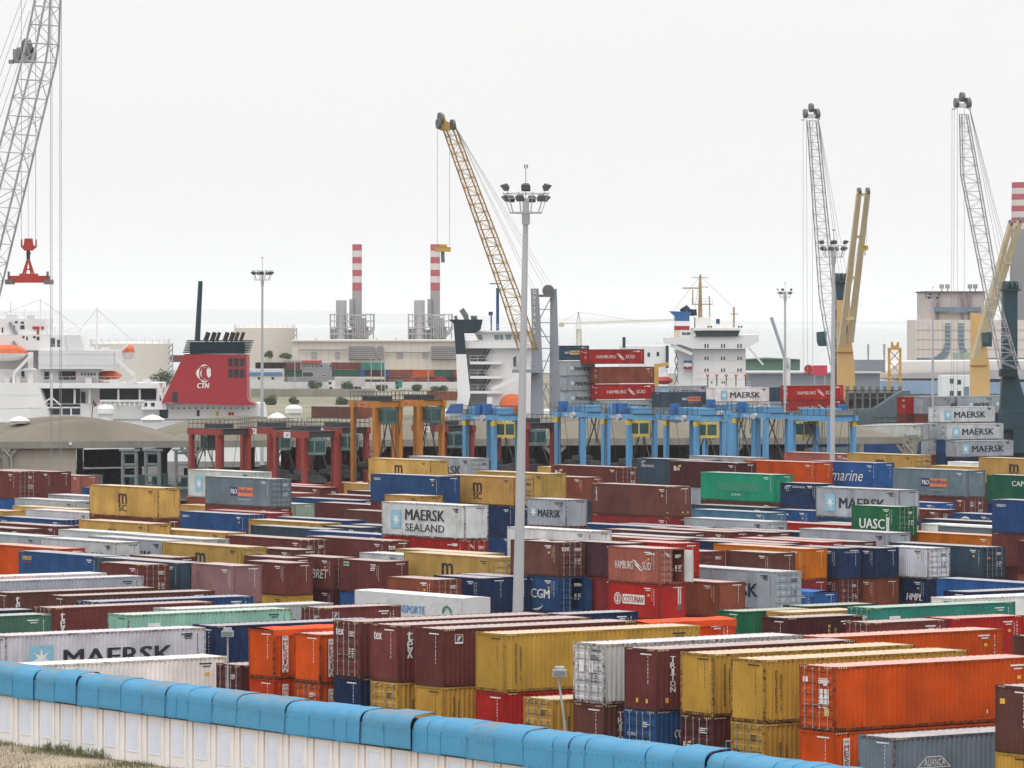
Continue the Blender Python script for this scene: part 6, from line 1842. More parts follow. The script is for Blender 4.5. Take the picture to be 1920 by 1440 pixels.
for y0, y1 in ((645,652), (669,675), (691,697), (715,719)):
    for x in (1321, 1326, 1352, 1357, 1382.5, 1388) if y0 < 710 else (1333, 1353, 1357): win(s3, x, y0, x+2.6, y1, D if y0 > 654 else D-1.5)
mb = MB(); ppoly(mb, [(1256,583.5),(1298,584.5),(1293,592),(1293,602),(1267,602),(1266,592)], D+2, 7); fu3 = part("funnel_top", mb, [mat("funnel_blue", (.03,.12,.30), .5)], s3)
mb = MB(); pbox(mb, 1267, 602.1, 1293, 611, D+2, 7); part("funnel_white_band", mb, [M_SW], s3)
mb = MB(); pbox(mb, 1266, 611.1, 1293, 619, D+2, 7); part("funnel_red_band", mb, [mat("funnel_band_red", (.30,.03,.04), .5)], s3)
mb = MB(); pbox(mb, 1266, 619.1, 1276, 632, D+2, 7); part("funnel_base", mb, [M_SYEL], s3)
mb = MB(); mb.tube(at(1287,585,D+4), at(1281,576,D+4), 1.0, .85, 10); part("exhaust_pipe", mb, [M_FUND], s3)
for x in (1295, 1302): mb = MB(); mb.tube(at(x,592,D+4), at(x-1,580,D+4), .5, None, 8); part("exhaust_pipe", mb, [M_FUND], s3)
mb = MB(); ptube(mb, (1313,596), (1313,515), D+3, .42, None, 0, 8, .2); pbox(mb, 1297, 569.5, 1336, 571.5, D+2.5, 1.2); pbox(mb, 1280, 539, 1313, 541.5, D+2.8, .4); pbox(mb, 1312, 537.5, 1328, 539, D+2.8, .3); pbox(mb, 1297, 520, 1328, 521.2, D+2.9, .25); ptube(mb, (1299,570), (1299,543), D+2.8, .12, n=5); ptube(mb, (1331,594), (1330,555), D+2.8, .12, n=5); rails(mb, [(1297,569.5),(1336,569.5)], D+2.6, .9, 1.2, .04); part("mast", mb, [mat("mast_buff", (.36,.245,.13), .6)], s3)
mb = MB(); ptube(mb, (1376,614), (1376,576), D+3, .18, n=6); pbox(mb, 1369, 588, 1384, 589.5, D+2.7, .8); part("mast", mb, [mat("mast_buff", (.36,.245,.13), .6)], s3)
mb = MB(); ptube(mb, (1346,608), (1346,598), D-1, .35, n=8); part("searchlight", mb, [M_MASTB], s3)
for x in (1327, 1332, 1384, 1389): mb = MB(); pbox(mb, x, 611, x+3, 614.5, D-2.4, .5); part("deck_light", mb, [M_FUND], s3)
fl = MB(); pbox(fl, 1282, 676, 1297, 681, D-.4, .3, 0); pbox(fl, 1282, 681, 1297, 687, D-.4, .3, 1); pbox(fl, 1282, 687, 1297, 692, D-.4, .3, 2); ppoly(fl, [(1289.5,679),(1292,684),(1289.5,690),(1287,684)], D-.45, .04, 1); part("emblem_board", fl, [MATS["funnel_blue"], M_SW, MATS["funnel_band_red"]], s3)
mb = MB(); pbar(mb, (1258,647), (1298,664), D-1, .6); pbar(mb, (1404,652), (1431,684), D-1.2, .35); part("wing_bracket", mb, [M_SW2], s3)
for x in (1326, 1343, 1361, 1379, 1397):
    mb = MB(); pbox(mb, x, 706, x+2, 724, D-2, .4); part("davit_post", mb, [M_FUND], s3); mb = MB(); pbox(mb, x-2, 702, x+4, 706, D-2.1, .7); part("davit_head", mb, [M_LBO], s3)
mb = MB(); pbox(mb, 1318, 725, 1407, 790, D-2.5, 2.4); part("boat_deck", mb, [M_SW], s3)
part("lifeboat", lifeboat(1228, 1262, 706, 722, D-1), [M_CRED, M_CRED], s3)
mb = MB()
for k in range(3): pbar(mb, (1265,655+k*22), (1272,676+k*22), D+2, .2); pbar(mb, (1272,655+k*22), (1265,676+k*22), D+2, .2)
rails(mb, [(1240,700),(1275,700)], D-1, 1.0, 1.2, .05); part("outside_stair", mb, [M_CDGREY], s3)
mb = MB(); pbox(mb, 1227, 682, 1235, 790, D-12, 1.6); pbar(mb, (1231,686), (1254,682), D-11, .7); part("stores_crane", mb, [M_CYEL], s3)

for y in (640, 654): mb = MB(); rails(mb, [(1250,633),(1300,632)] if y == 640 else [(1390,628),(1423,628)], D-1.4, .9, 1.3, .04); part("railing", mb, [M_RAIL], s3)
mb = MB(); rails(mb, [(1300,615.5),(1389,615.5)], D-2.2, .9, 1.4, .04); rails(mb, [(1318,725),(1407,725)], D-2.3, .9, 1.4, .04); part("railing", mb, [M_RAIL], s3)
for x in (1310, 1336, 1370): mb = MB(); pbox(mb, x, 655, x+.5, 725, D-.04, .04); part("plating_seam", mb, [M_SW2], s3)
for p, q in (((1313,517),(1300,595)), ((1313,517),(1376,578)), ((1313,517),(1262,584))): mb = MB(); ptube(mb, p, q, D+3, .03, n=4); part("rigging", mb, [M_ROPE], s3)

def aboard(x, y, Dd, t, col, dec, label, fl='.'):
    p = at(x, y, Dd); L_ = CLEN[t[0]]; c = p + AX*L_/2 + Vector((-AX.y, AX.x, 0))*CW/2
    b = Box(); b.t, b.col, b.fl, b.dec = t, col, fl, dec; b.ori = 'A'; b.c = Vector((c.x, c.y, 0)); b.z = p.z-CHGT[t[1]]; b.area = 300; b.L = L_; b.label = label; b.h = CHGT[t[1]]
    return build_container(b)
aboard(1103, 655, 848, '4s', 'red', 'hsud', "red wing-logo container highest aboard the container ship", 'd')
aboard(1122, 688, 848, '4H', 'rust', '-', "plain brown container between the red ones aboard the ship", 'd')
aboard(1123, 721, 848, '4s', 'red', 'hsud', "red wing-logo container below the plain brown one aboard ship", 'd')
aboard(1127, 751, 848, '4s', 'grey', 'maersk', "grey star-square container under the red one aboard ship")
aboard(1052, 648, 849, '2s', 'slate', 'pando20', "small slate container with straw lettering block atop the ship's stack")
aboard(1063, 677, 848, '2s', 'grey', 'maersk', "small grey star container, highest of its column beside the crane tower")
aboard(1064, 705, 848, '2s', 'grey', 'maersk', "small grey star container, middle of its column beside the crane tower")
aboard(1065, 733, 848, '2s', 'grey', 'maersk', "small grey star container, third in its column beside the crane tower")
aboard(1066, 761, 848, '2s', 'grey', '-', "small grey container lowest in its column beside the crane tower")
aboard(1238, 735, 849, '4s', 'slate', 'pando', "slate container with navy and orange block aboard ship")
aboard(1238, 763, 849, '4s', 'steel', '-', "steel grey container under the slate one aboard ship")
aboard(1226, 724, 862, '4s', 'grey', 'maersk', "grey star-square container peeping over the slate one aboard ship")
aboard(1340, 727, 852, '4s', 'white', 'maersk', "off-white star-square container below the ship's bridge")
aboard(1342, 755, 852, '4s', 'white', 'maersk', "off-white container underneath the other off-white star-square one")
aboard(1480, 723, 850, '4s', 'red', 'hsud', "red wing-logo container aboard, behind the thin light mast", 'd')
aboard(1482, 751, 850, '4s', 'red', 'hsud', "red container directly beneath the one behind the thin light mast")
aboard(1430, 726, 868, '2s', 'slate', '-', "slate short container beside the red one aboard ship")
aboard(1592, 753, 852.5, '2s', 'crimson', '-', "low red short container at the lashing bridge")
# ================================================================== ground, water, the far shore
M_ASPH = mat("asphalt", (.085,.082,.078), .9, 0, .25, .12, dirt=.4, bump=.2)
g = MB(); g.box(-1500, 1500, 20, 845, -6, 0)
structure(g.build("yard_ground", [M_ASPH]))
g = MB(); g.box(-33000, 33000, 10, 60500, -6.2, -2.6)
structure(g.build("sea", [mat("harbour_water", (.30,.335,.34), .2, 0, .1, .02, spec=.5, bump=.2)]))
g = MB(); n = 40; vs_ = []
for i in range(n+1):
    for j, (d, z) in enumerate(((1190, -2.4), (1215, .0), (1450, 1.45), (1900, 1.5), (2150, 1.5), (2160, -6))):
        vs_.append((-2200+4400*i/n, d + (8*math.sin(i*1.3) if j < 2 else 0), z))
g.add(vs_, [(i*6+j, (i+1)*6+j, (i+1)*6+j+1, i*6+j+1) for i in range(n) for j in range(5)])
structure(g.build("far_shore", [mat("shore_earth", (.215,.200,.145), .95, 0, .25, .02, dirt=.5, dirtcol=(.085,.105,.055))]))
hl = MB(); rh = random.Random(4); vs_ = []; n = 90
for i in range(n+1):
    x = -20000+40000*i/n; u = 960+F*x/56000
    top = 28 + 42*math.exp(-((u-120)/420)**2) + 22*math.exp(-((u-640)/240)**2) + 10*math.sin(i*.7)*.5 + 6*math.sin(i*1.9)*.4
    if u > 900: top *= max(.35, 1-(u-900)/900)
    for d, f_ in ((54000, 0), (55000, .7), (57000, 1.0), (60000, .1)): vs_.append((x, d, -3+(top*2.4+15)*f_))
hl.add(vs_, [(i*4+j, (i+1)*4+j, (i+1)*4+j+1, i*4+j+1) for i in range(n) for j in range(3)])
structure(hl.build("hills", [mat("far_hillside", (.10,.115,.10), .95, 0, .2, .002)]))

M_CREAM = mat("cream_cladding", (.58,.535,.49), .7, 0, .04, .02, dirt=.08, dirtcol=(.4,.36,.32))
M_PGREY = mat("plant_grey", (.33,.33,.345), .6, .1, .12, .1, dirt=.15)
M_PRED = mat("chimney_red", (.40,.085,.115), .7, 0, .06, .1)
M_PWHT = mat("chimney_white", (.58,.54,.53), .7, 0, .05, .1)
M_PCON = mat("chimney_concrete", (.30,.29,.29), .8, 0, .06, .1)
def cyl(mb, x, y0, y1, r_px, D, n=20, m=0, r2=None):
    k = D/F; p = at(x, y1, D); q = at(x, y0, D)
    return mb.tube(p, q, r_px*k, (r2 or r_px)*k, n, m)
# --- power station
D = 1900
hall = root("power_station_hall", "long cream power station hall behind the container park", "building", 720, D)
mb = MB(); pbox(mb, 548, 640, 905, 730, D, 60); part("wall", mb, [M_CREAM], hall)
mb = MB(); pbox(mb, 546, 637, 908, 640.3, D-1, 62); part("roof_edge", mb, [mat("pale_roof", (.66,.62,.58), .7)], hall)
for x0, x1 in ((653, 703), (707, 719), (808, 858)):
    for k in range(7): mb = MB(); pbox(mb, x0, 650+k*3.4, x1, 652+k*3.4, D-2, 1.9); part("louvre", mb, [M_PGREY], hall)
    mb = MB(); pbox(mb, x0+1, 649, x1-1, 674, D-.4, .39); part("louvre_backing", mb, [mat("louvre_dark", (.14,.14,.15), .7)], hall)
for x in (592, 665, 706, 742, 815): mb = MB(); cyl(mb, x, 634.5, 637, 1.6, D+20, 8); part("roof_vent", mb, [M_PGREY], hall)
for x in range(560, 905, 14): mb = MB(); pbox(mb, x, 641, x+.6, 729, D-.15, .14); part("cladding_seam", mb, [mat("seam_shade", (.50,.46,.42), .8)], hall)
for x in (584, 628, 745, 792): mb = MB(); pbox(mb, x, 660, x+10, 672, D-.3, .29); part("service_door", mb, [M_PGREY], hall)
for p, q in (((560,655),(650,655)), ((722,660),(806,660))): mb = MB(); ptube(mb, p, q, D-1, .35, n=6); part("pipe", mb, [M_PGREY], hall)
def unit(dx, label):
    D = 1960
    u = root("boiler_unit", label, "power plant", 660+dx, D, "boiler units of the power station", z=at(0, 637, D).z)
    mb = MB()
    for k, (y0, y1) in enumerate(((458,470),(470,482),(482,494),(494,506),(506,518),(518,530),(530,545))): cyl(mb, 669.5+dx, y0, y1-.05, 9, D+4, 20, 0 if k in (0, 2, 4, 6) else 1)
    part("chimney_top", mb, [M_PRED, M_PWHT], u)
    mb = MB(); cyl(mb, 669.5+dx, 545, 640, 9, D+4); cyl(mb, 659+dx, 561, 600, 4, D+2, 12); part("chimney_shaft", mb, [M_PCON], u)
    mb = MB(); cyl(mb, 640+dx, 563, 640, 10, D-6)
    for y in (580, 597, 614, 625): cyl(mb, 640+dx, y, y+1, 10.4, D-6)
    part("exhaust_stack", mb, [M_PGREY], u)
    mb = MB()
    for y in (590, 602, 614, 626): pbar(mb, (618+dx, y), (702+dx, y), D-8, .45)
    for x in (619, 627, 652, 662, 674, 686, 695, 702): pbar(mb, (x+dx, 588), (x+dx, 618 if x > 690 else 640), D-8, .4)
    for x, y in ((655,600),(668,612),(678,604),(684,618),(660,622),(672,628)): pbar(mb, (x+dx,y), (x+12+dx,y+10), D-8.3, .35); pbar(mb, (x+12+dx,y), (x+dx,y+10), D-8.3, .35)
    for k in range(5): pbar(mb, (686+dx, 637-k*3), (702+dx, 618-k*1.5), D-8, .3)
    part("steel_frame", mb, [M_PGREY], u)
    mb = MB()
    for y in (590, 602, 614, 626): pbar(mb, (618+dx, y), (702+dx, y), D+8, .45)
    for x in (620, 660, 700): pbar(mb, (x+dx, 590), (x+dx, 640), D+8, .4)
    part("steel_frame", mb, [M_PGREY], u)
    mb = MB(); pbox(mb, 655+dx, 596, 684+dx, 612, D-5, 10); pbox(mb, 664+dx, 612, 690+dx, 638, D-4, 9); pbox(mb, 620+dx, 616, 630+dx, 640, D-5, 8); pbox(mb, 650+dx, 618, 664+dx, 640, D-6, 8); part("boiler_house", mb, [mat("plant_dark_grey", (.20,.20,.215), .7, 0, .3, .3)], u)
    mb = MB()
    for k in range(5): ptube(mb, (664+dx, 592+k*5), (686+dx, 592+k*5), D-9, .3, n=6); ptube(mb, (667+dx+k*4, 596), (667+dx+k*4, 634), D-9.4, .25, n=6)
    part("pipework", mb, [M_PGREY], u)
unit(0, "boiler unit with red and white banded chimney, left one of the pair")
unit(146.5, "boiler unit with red and white banded chimney behind the yellow hook block")
def tank(x, y0, y1, r, D, label, m):
    t = root("storage_tank", label, "tank", x, D, "storage tanks behind the port")
    mb = MB(); cyl(mb, x, y0, y1, r, D+30, 40); part("shell", mb, [m], t)
    k = D/F; p = at(x, y0, D+30)
    mb = MB(); mb.lathe([(r*k*1.02,0),(r*k*.6,.35*k*8),(.1,.5*k*8)], p, 32); part("roof", mb, [m], t)
    mb = MB()
    for a in range(28):
        q = 2*math.pi*a/28; mb.bar(p+Vector((r*k*1.015*math.cos(q), r*k*1.015*math.sin(q), 0)), p+Vector((r*k*1.015*math.cos(q), r*k*1.015*math.sin(q), 1.4)), .12)
    part("railing", mb, [M_PGREY], t)
    mb = MB()
    for j in range(10): pbar(mb, (x+r*.95, y1-(y1-y0)*j/10), (x+r*1.06, y1-(y1-y0)*(j+1)/10), D-2, .4); pbar(mb, (x+r*1.06, y1-(y1-y0)*j/10), (x+r*1.06, y1-(y1-y0)*(j+1)/10), D-2, .35)
    part("stair", mb, [M_PGREY], t)
tank(496, 615, 712, 57, 1950, "big cream tank beside the power station hall", M_CREAM)
tank(244, 644, 742, 75, 1500, "low white tank behind the ferry lifeboats", mat("tank_white", (.62,.59,.56), .7, 0, .05, .05))

# --- grey office with red roof, low blue and white block
D = 1845
of = root("port_office", "grey two-storey office with a short red roof edge before the power station", "building", 577, D)
mb = MB(); pbox(mb, 532, 676, 566, 716, D, 16); pbox(mb, 566, 681, 625, 716, D+.5, 16); part("wall", mb, [mat("office_grey", (.24,.245,.27), .8, 0, .08, .2)], of)
mb = MB(); pbox(mb, 566, 676, 601, 681, D-.6, 14); part("roof_fascia", mb, [mat("fascia_red", (.36,.05,.05), .6)], of)
for r in ((535,683,539,690), (541,683,546,690), (558,684,563,687), (574,683,578,690), (579,683,583,690), (584,683,588,690), (600,683,606,690), (616,683,621,690), (567,697,588,707), (534,701,538,706), (541,701,546,706), (592,702,596,707), (603,702,612,706)):
    mb = MB(); pbox(mb, *r, D-.1 if r[0] < 566 else D+.4, .09); w_ = part("window", mb, [mat("office_window_frame", (.55,.56,.57), .5)], of)
    mb = MB(); pbox(mb, r[0]+.8, r[1]+.8, r[2]-.8, r[3]-.8, (D-.1 if r[0] < 566 else D+.4)-.04, .035); part("pane", mb, [M_SWIN], of)
D = 1700
bl = root("low_block", "low white and blue block left of the grey office", "building", 500, D)
mb = MB(); pbox(mb, 455, 692, 530, 726, D+4, 12); part("wall", mb, [mat("block_white", (.55,.55,.56), .7)], bl)
mb = MB(); pbox(mb, 453, 698, 530, 704, D+3.6, .39); part("blue_band", mb, [mat("block_blue", (.07,.17,.36), .6)], bl)
for x in (483, 509): win(bl, x, 707, x+5, 712, D+4)

# --- containers parked on the far shore
RZ['C'] = math.radians(-38)
def GZ(D): return float(np.interp(D, [1215, 1450, 2200], [0, 1.45, 1.5]))
def shore(x0, y, D, col, t='4s', dec='-', label='', w_=None):
    """a container whose picture span starts at x0, its top at row y"""
    L_ = CLEN[t[0]]; half = (L_*math.cos(RZ['C'])/2+CW*math.sin(-RZ['C'])/2)
    b = Box(); b.t, b.col, b.fl, b.dec = t, col, '.', dec; b.ori = 'C'; b.c = Vector((xat(x0, D)+half, D, 0)); b.z = GZ(D) + 2.62*max(0, round((zat(y, D)-CHGT[t[1]]-GZ(D))/2.62)); b.area = 100; b.L = L_; b.label = label; b.h = CHGT[t[1]]
    return build_container(b)
SHORE = [(478,673,'brown',"first brown container"),(507,673,'maroon',"second brown container"),(620,675,'maroon',"dark maroon container above the blue pair"),(664,675,'teal',"teal container above the blue pair"),
 (622,688,'dark_green',"dark green container under the maroon one"),(668,688,'purple',"purple container under the teal one"),(628,694,'bright_blue',"bright blue container, first of the long blue pair"),(672,694,'bright_blue',"bright blue container, second of the long blue pair"),
 (716,692,'rust',"pale orange container"),(757,690,'orange',"orange container beside the green one"),(795,690,'dark_green',"narrow green container between orange and red"),(811,690,'red',"red container right of the green one"),(838,690,'orange',"orange container next to the ship's white funnel"),
 (722,705,'salmon',"salmon container below the pale orange one"),(745,704,'rust',"rust container in the lower row"),(782,704,'red',"red container in the lower row"),(815,704,'dark_maroon',"dark maroon container in the lower row"),
 (670,711,'purple',"purple container behind the white trucks"),(706,712,'maroon',"maroon container behind the far shrubs"),(783,711,'maroon',"maroon container beneath the red lower one"),(833,707,'purple',"purple container beside the white funnel"),
 (478,686,'rust',"orange-brown container under the first brown one"),(510,687,'dark_green',"green container under the second brown one"),(800,737,'rust',"rust container low by the white funnel"),(838,738,'brown',"brown container low by the white funnel")]
for x, y, c, lb in SHORE: shore(x, y, 1427 if y > 730 else 1710 if 709 < y < 714 else 1790, c, '4s', '-', lb + " parked on the far shore")
shore(258, 668, 1790, 'teal', '4H', 'uasc', "teal container with spaced white letters behind the ferry"); shore(296, 670, 1800, 'maroon', '4s', '-', "maroon container beside the teal one behind the ferry")
shore(248, 682, 1790, 'orange', '4s', '-', "orange container below the teal one behind the ferry")
for k, (x, y, c) in enumerate(((583, 771, 'brown'), (628, 772, 'rust'), (663, 773, 'maroon'))): shore(x, y, 1225, c, '4H', '-', ["brown", "rust-brown", "maroon"][k] + " long container on the near edge of the far shore")
ls = root("low_store", "low white store below the orange container behind the ferry", "building", 290, 1782)
mb = MB(); pbox(mb, 240, 693, 345, 724, 1783, 14); part("wall", mb, [mat("block_white", (.55,.55,.56), .7)], ls)
# --- wall, bushes, trucks along the far road
fw = root("far_wall", "low grey concrete wall along the far shore road", "wall", 590, 1480)
for k in range(9): mb = MB(); pbox(mb, 470+k*26, 729+(k % 3)*.4, 495.6+k*26, 744, 1480, .4); part("wall_panel", mb, [M_BEAM], fw)
M_LEAF = mat("dusty_leaf", (.045,.075,.035), .8, 0, .35, .6); M_LEAF2 = mat("olive_leaf", (.075,.095,.045), .8, 0, .35, .6); M_BARK = mat("bark", (.10,.075,.055), .9)
def bush(x, y, w_, h_, D, label, name="shrub", trunk=False):
    if y > 712: D = (CH-(1.5 if y < 735 else 1.0))*F/(y+h_*.5-YH)
    rr = random.Random(int(x*7+y)); k = D/F
    r_ = root(name, label, "bush" if not trunk else "tree", x, D, "shrubs and trees on the far shore", z=0)
    mb = MB(); c = at(x, y, D)
    lobes = [(rr.uniform(-.32,.32)*w_*k, rr.uniform(-.25,.25)*w_*k, rr.uniform(-.34,.22)*h_*k, rr.uniform(.28,.58)) for _ in range(7)]
    for _ in range(1300):
        lx, ly, lz, q = rr.choice(lobes); d = Vector((rr.gauss(0,1), rr.gauss(0,1), rr.gauss(0,1))).normalized()*rr.uniform(.45,1.18)
        p = c + Vector((lx+d.x*q*w_*k*.55, ly+d.y*q*w_*k*.55, lz+d.z*q*h_*k*.85))
        s = rr.uniform(.10, .30)*(1.5 if rr.random() < .12 else 1); a = Vector((rr.gauss(0,1), rr.gauss(0,1), rr.gauss(0,1))).normalized(); b_ = a.orthogonal().normalized()
        mb.add([p-a*s, p+b_*s*.6, p+a*s, p-b_*s*.6], [(0,1,2,3)], 0 if rr.random() < .6 else 1)
    part("crown", mb, [M_LEAF, M_LEAF2], r_)
    mb = MB()
    for q in range(3): mb.tube((c.x+q*.1, D, GZ(D)-.1), (c.x+(q-1)*w_*k*.25, D+(q-1)*.4, c.z), .16, .06, 5)
    part("trunk", mb, [M_BARK], r_)
for x, y, w_, h_, D, lb in ((595,719,36,19,1500,"big dark green shrub in front of the grey office"),(505,750,27,18,1330,"round green shrub below the far wall beside the light mast"),(550,751,21,13,1330,"small round shrub below the far wall"),(645,751,30,15,1320,"dark green shrub near the white ship's mast"),
    (520,722,9,9,1500,"little clipped shrub before the low white block"),(539,723,8,7,1500,"tiny clipped shrub beside the office"),(559,723,10,7,1500,"little shrub at the office corner"),(652,724,24,14,1500,"loose olive shrub beside the parked truck"),(717,727,24,12,1500,"green shrub under the purple containers"),
    (783,727,24,12,1500,"green shrub above the orange carriers"),(824,726,32,15,1500,"wide dark shrub near the white funnel"),(300,708,52,26,1420,"broad dark tree crown between the ferry and its funnel"),(503,664,18,10,1750,"grey-green tree before the cream tank"),(536,667,26,10,1740,"thin tree beside the cream tank")):
    bush(x, y, w_, h_, D, lb, "tree" if y < 710 else "shrub", y < 710)
def truck(x, y, D, col, label, box):
    r_ = root("lorry", label, "truck", x, D, "lorries on the far road", z=GZ(D)); k = D/F; z = GZ(D)
    X = xat(x, D)
    mb = MB(); mb.box(X-1.2, X+1.1, D, D+2.4, z+.5, z+3.0); mb.box(X-1.25, X-1.0, D+.1, D+2.3, z+.5, z+2.0); c = part("cab", mb, [mat("lorry_" + label.split()[0], col, .5)], r_)
    mb = MB(); mb.box(X-1.26, X-.2, D-.03, D-.001, z+1.7, z+2.6); part("window", mb, [M_SWIN], r_)
    if box: mb = MB(); mb.box(X+1.3, X+11, D, D+2.5, z+1.0, z+3.9); part("trailer", mb, [mat("trailer_grey", (.42,.42,.43), .6, 0, .1, .4)], r_)
    for q in (-.5, 4, 8, 9.2):
        if q > 2 and not box: continue
        mb = MB(); disc(mb, (X+q, D+.2, z+.5), (0,1,0), .5, .4, 12); part("wheel", mb, [M_TYRE], r_)
truck(623, 724, 1640, (.62,.62,.60), "white lorry with grey trailer on the far road", True)
truck(671, 724, 1642, (.60,.60,.58), "pale lorry cab near the olive shrub", False)
truck(748, 722, 1650, (.02,.20,.16), "teal lorry cab on the far road", False)
wb = root("roadside_wall", "long low white wall behind the far road lorries", "wall", 700, 1668)
for k in range(10): mb = MB(); pbox(mb, 470+k*39, 716, 508.6+k*39, 731, 1668, .5); part("wall_panel", mb, [mat("block_white", (.55,.55,.56), .7)], wb)
for x, D in ((696, 1530), (715, 1540), (722, 1525), (803, 1530), (553, 1560)):
    lp = root("street_lamp", f"thin street lamp {['behind the blue pair','right of the teal container','before the pale orange container','above the orange carriers','at the grey office'][[696,715,722,803,553].index(x)]}", "lamp", x, D, "thin street lamps on the far shore", z=0)
    mb = MB(); ptube(mb, (x, 735), (x, 672), D, .14, n=5); pbar(mb, (x, 672), (x+3, 671), D, .25); part("pole", mb, [M_POLE], lp)

# --- tower crane far away
D = 2300
tcn_ = root("tower_crane", "far pale yellow tower crane with long thin jib between the two bridges", "crane", 1084, D)
a, b = lattice([(1081,608),(1080,668)], [(1087,608),(1089,668)], D, D, 1.6, 12, .16, .09, 1); M_TC = mat("tower_crane_yellow", (.52,.46,.36), .6); part("mast", a, [M_TC], tcn_); part("mast_bracing", b, [M_TC], tcn_)
a, b = lattice([(1084,604),(1268,598)], [(1084,608),(1268,601)], D, D, 1.0, 40, .09, .05, 1); part("jib", a, [M_TC], tcn_); part("jib_bracing", b, [M_TC], tcn_)
mb = MB(); pbar(mb, (1084,606), (1048,607), D, .45); pbox(mb, 1048, 605, 1058, 613, D, 2); part("counter_jib", mb, [M_TC], tcn_)
mb = MB(); pbar(mb, (1081,608), (1085,585), D, .5); pbar(mb, (1088,608), (1085,585), D, .5); ptube(mb, (1085,585), (1050,606), D, .1); ptube(mb, (1085,585), (1200,602), D, .1); part("apex", mb, [M_TC], tcn_)
mb = MB(); pbox(mb, 1079, 607, 1090, 617, D-1, 2); part("cab", mb, [M_SW], tcn_)

# --- right-hand background: silos, sheds
D = 1330
si = root("silo_building", "tall pinkish grain silo with blue glazed curves and striped upper tower", "building", 1790, D)
M_SILO = mat("silo_render", (.60,.55,.53), .8, 0, .04, .05, dirt=.08, dirtcol=(.38,.34,.33)); M_SILO2 = mat("silo_upper_pink", (.47,.42,.42), .8, 0, .05, .05); M_SILO3 = mat("silo_tan", (.50,.43,.37), .8, 0, .05, .05)
M_GLZ = mat("silo_glazing", (.15,.21,.26), .25, 0, .2, .3); M_STR = mat("silo_stripe", (.24,.18,.20), .8)
mb = MB(); pbox(mb, 1717, 600, 1990, 740, D, 30); part("wall", mb, [M_SILO], si)
mb = MB(); pbox(mb, 1733, 548, 1846, 599.8, D+3, 24); part("upper_tower", mb, [M_SILO2], si)
mb = MB(); pbox(mb, 1732, 587, 1822, 599.8, D+2.4, .59); part("upper_skirt", mb, [M_SILO3], si)
mb = MB(); pbox(mb, 1731, 546, 1848, 548.2, D+2.2, 26); part("roof_slab", mb, [mat("silo_roof_dark", (.10,.09,.09), .8)], si)
for x0, x1 in ((1755,1761), (1802,1808), (1815,1821)): mb = MB(); pbox(mb, x0, 550, x1, 599.6, D+2.1, .29); part("stripe", mb, [M_STR], si)
mb = MB(); pbox(mb, 1751, 576, 1840, 586, D+1.2, .8); pbox(mb, 1752, 578, 1774, 584, D+.8, .35); pbox(mb, 1812, 577, 1836, 584, D+.8, .35); part("conveyor_gallery", mb, [M_GLZ], si)
for x0 in (1762, 1773, 1815, 1825): mb = MB(); pbox(mb, x0, 533, x0+8, 541, D+8, 1.2); pbox(mb, x0+3, 541, x0+5, 546, D+8, .6); part("antenna_box", mb, [M_PGREY], si)
def jshape(pts_l, pts_r):
    mb = MB(); n = len(pts_l); vs_ = [tuple(at(x, y, D-.25)) for x, y in pts_l] + [tuple(at(x, y, D-.25)) for x, y in pts_r]; mb.add(vs_, [(k+1, k, n+k, n+k+1) for k in range(n-1)]); return mb
for x in range(1722, 1772, 9): mb = MB(); pbox(mb, x, 601, x+.5, 670, D-.12, .11); part("panel_joint", mb, [M_SILO3], si)
for y in (618, 636, 654): mb = MB(); pbox(mb, 1717, y, 1990, y+.5, D-.14, .13); part("panel_joint", mb, [M_SILO3], si)
for k in range(7): mb = MB(); pbox(mb, 1772, 610+k*8, 1782, 610.8+k*8, D-.4, .12); part("glazing_bar", mb, [M_SILO], si); mb = MB(); pbox(mb, 1797, 610+k*8, 1807, 610.8+k*8, D-.4, .12); part("glazing_bar", mb, [M_SILO], si)
jl = [(1772,606),(1772,640),(1770,651),(1765,660),(1757,667),(1748,671)]; jr = [(1782,606),(1782,648),(1780,660),(1776,668),(1770,673),(1765,676)]
part("glazed_curve", jshape(jl, jr), [M_GLZ], si)
jl2 = [(1797,606),(1797,640),(1798,652),(1801,660),(1806,668)]; jr2 = [(1807,606),(1807,640),(1808,650),(1812,658),(1819,666)]
part("glazed_curve", jshape(jl2, jr2), [M_GLZ], si)
mb = MB(); pbox(mb, 1719, 671, 1766, 676, D-.3, .29); pbox(mb, 1846, 671, 1990, 678, D-.3, .29); part("glazed_strip", mb, [M_GLZ], si)
for x in (1794, 1811): mb = MB(); cyl(mb, x, 661, 690, 8, D-12, 16); part("silo_bin", mb, [mat("bin_green", (.33,.40,.36), .6)], si)
D = 1180
sh1 = root("dock_shed", "wide white-roofed dock shed below the silo building", "building", 1800, D)
mb = MB(); ppoly(mb, [(1655,700),(1690,678),(1990,676),(1990,704)], D, 40); part("roof", mb, [mat("shed_roof_white", (.60,.575,.555), .75, 0, .06, .08, dirt=.12, dirtcol=(.42,.40,.38))], sh1)
mb = MB(); ppoly(mb, [(1680,700),(1780,697),(1990,688),(1990,712),(1680,708)], D-8, 7); part("roof", mb, [mat("shed_roof_grey", (.36,.34,.335), .8, 0, .1, .1)], sh1)
mb = MB(); pbox(mb, 1640, 712, 1990, 790, D-3, 30); part("wall", mb, [mat("shed_wall_white", (.56,.55,.545), .8)], sh1)
mb = MB(); pbox(mb, 1642, 714, 1766, 738, D-12, 8); part("blue_bay", mb, [mat("shed_blue", (.22,.30,.42), .7, 0, .06, .2)], sh1)
mb = MB(); pbox(mb, 1852, 717, 1990, 738, D-12, 8); part("blue_bay", mb, [MATS["shed_blue"]], sh1)
ho = root("quay_office", "small white quay office with barred windows behind the grey stacks", "building", 1795, 1060)
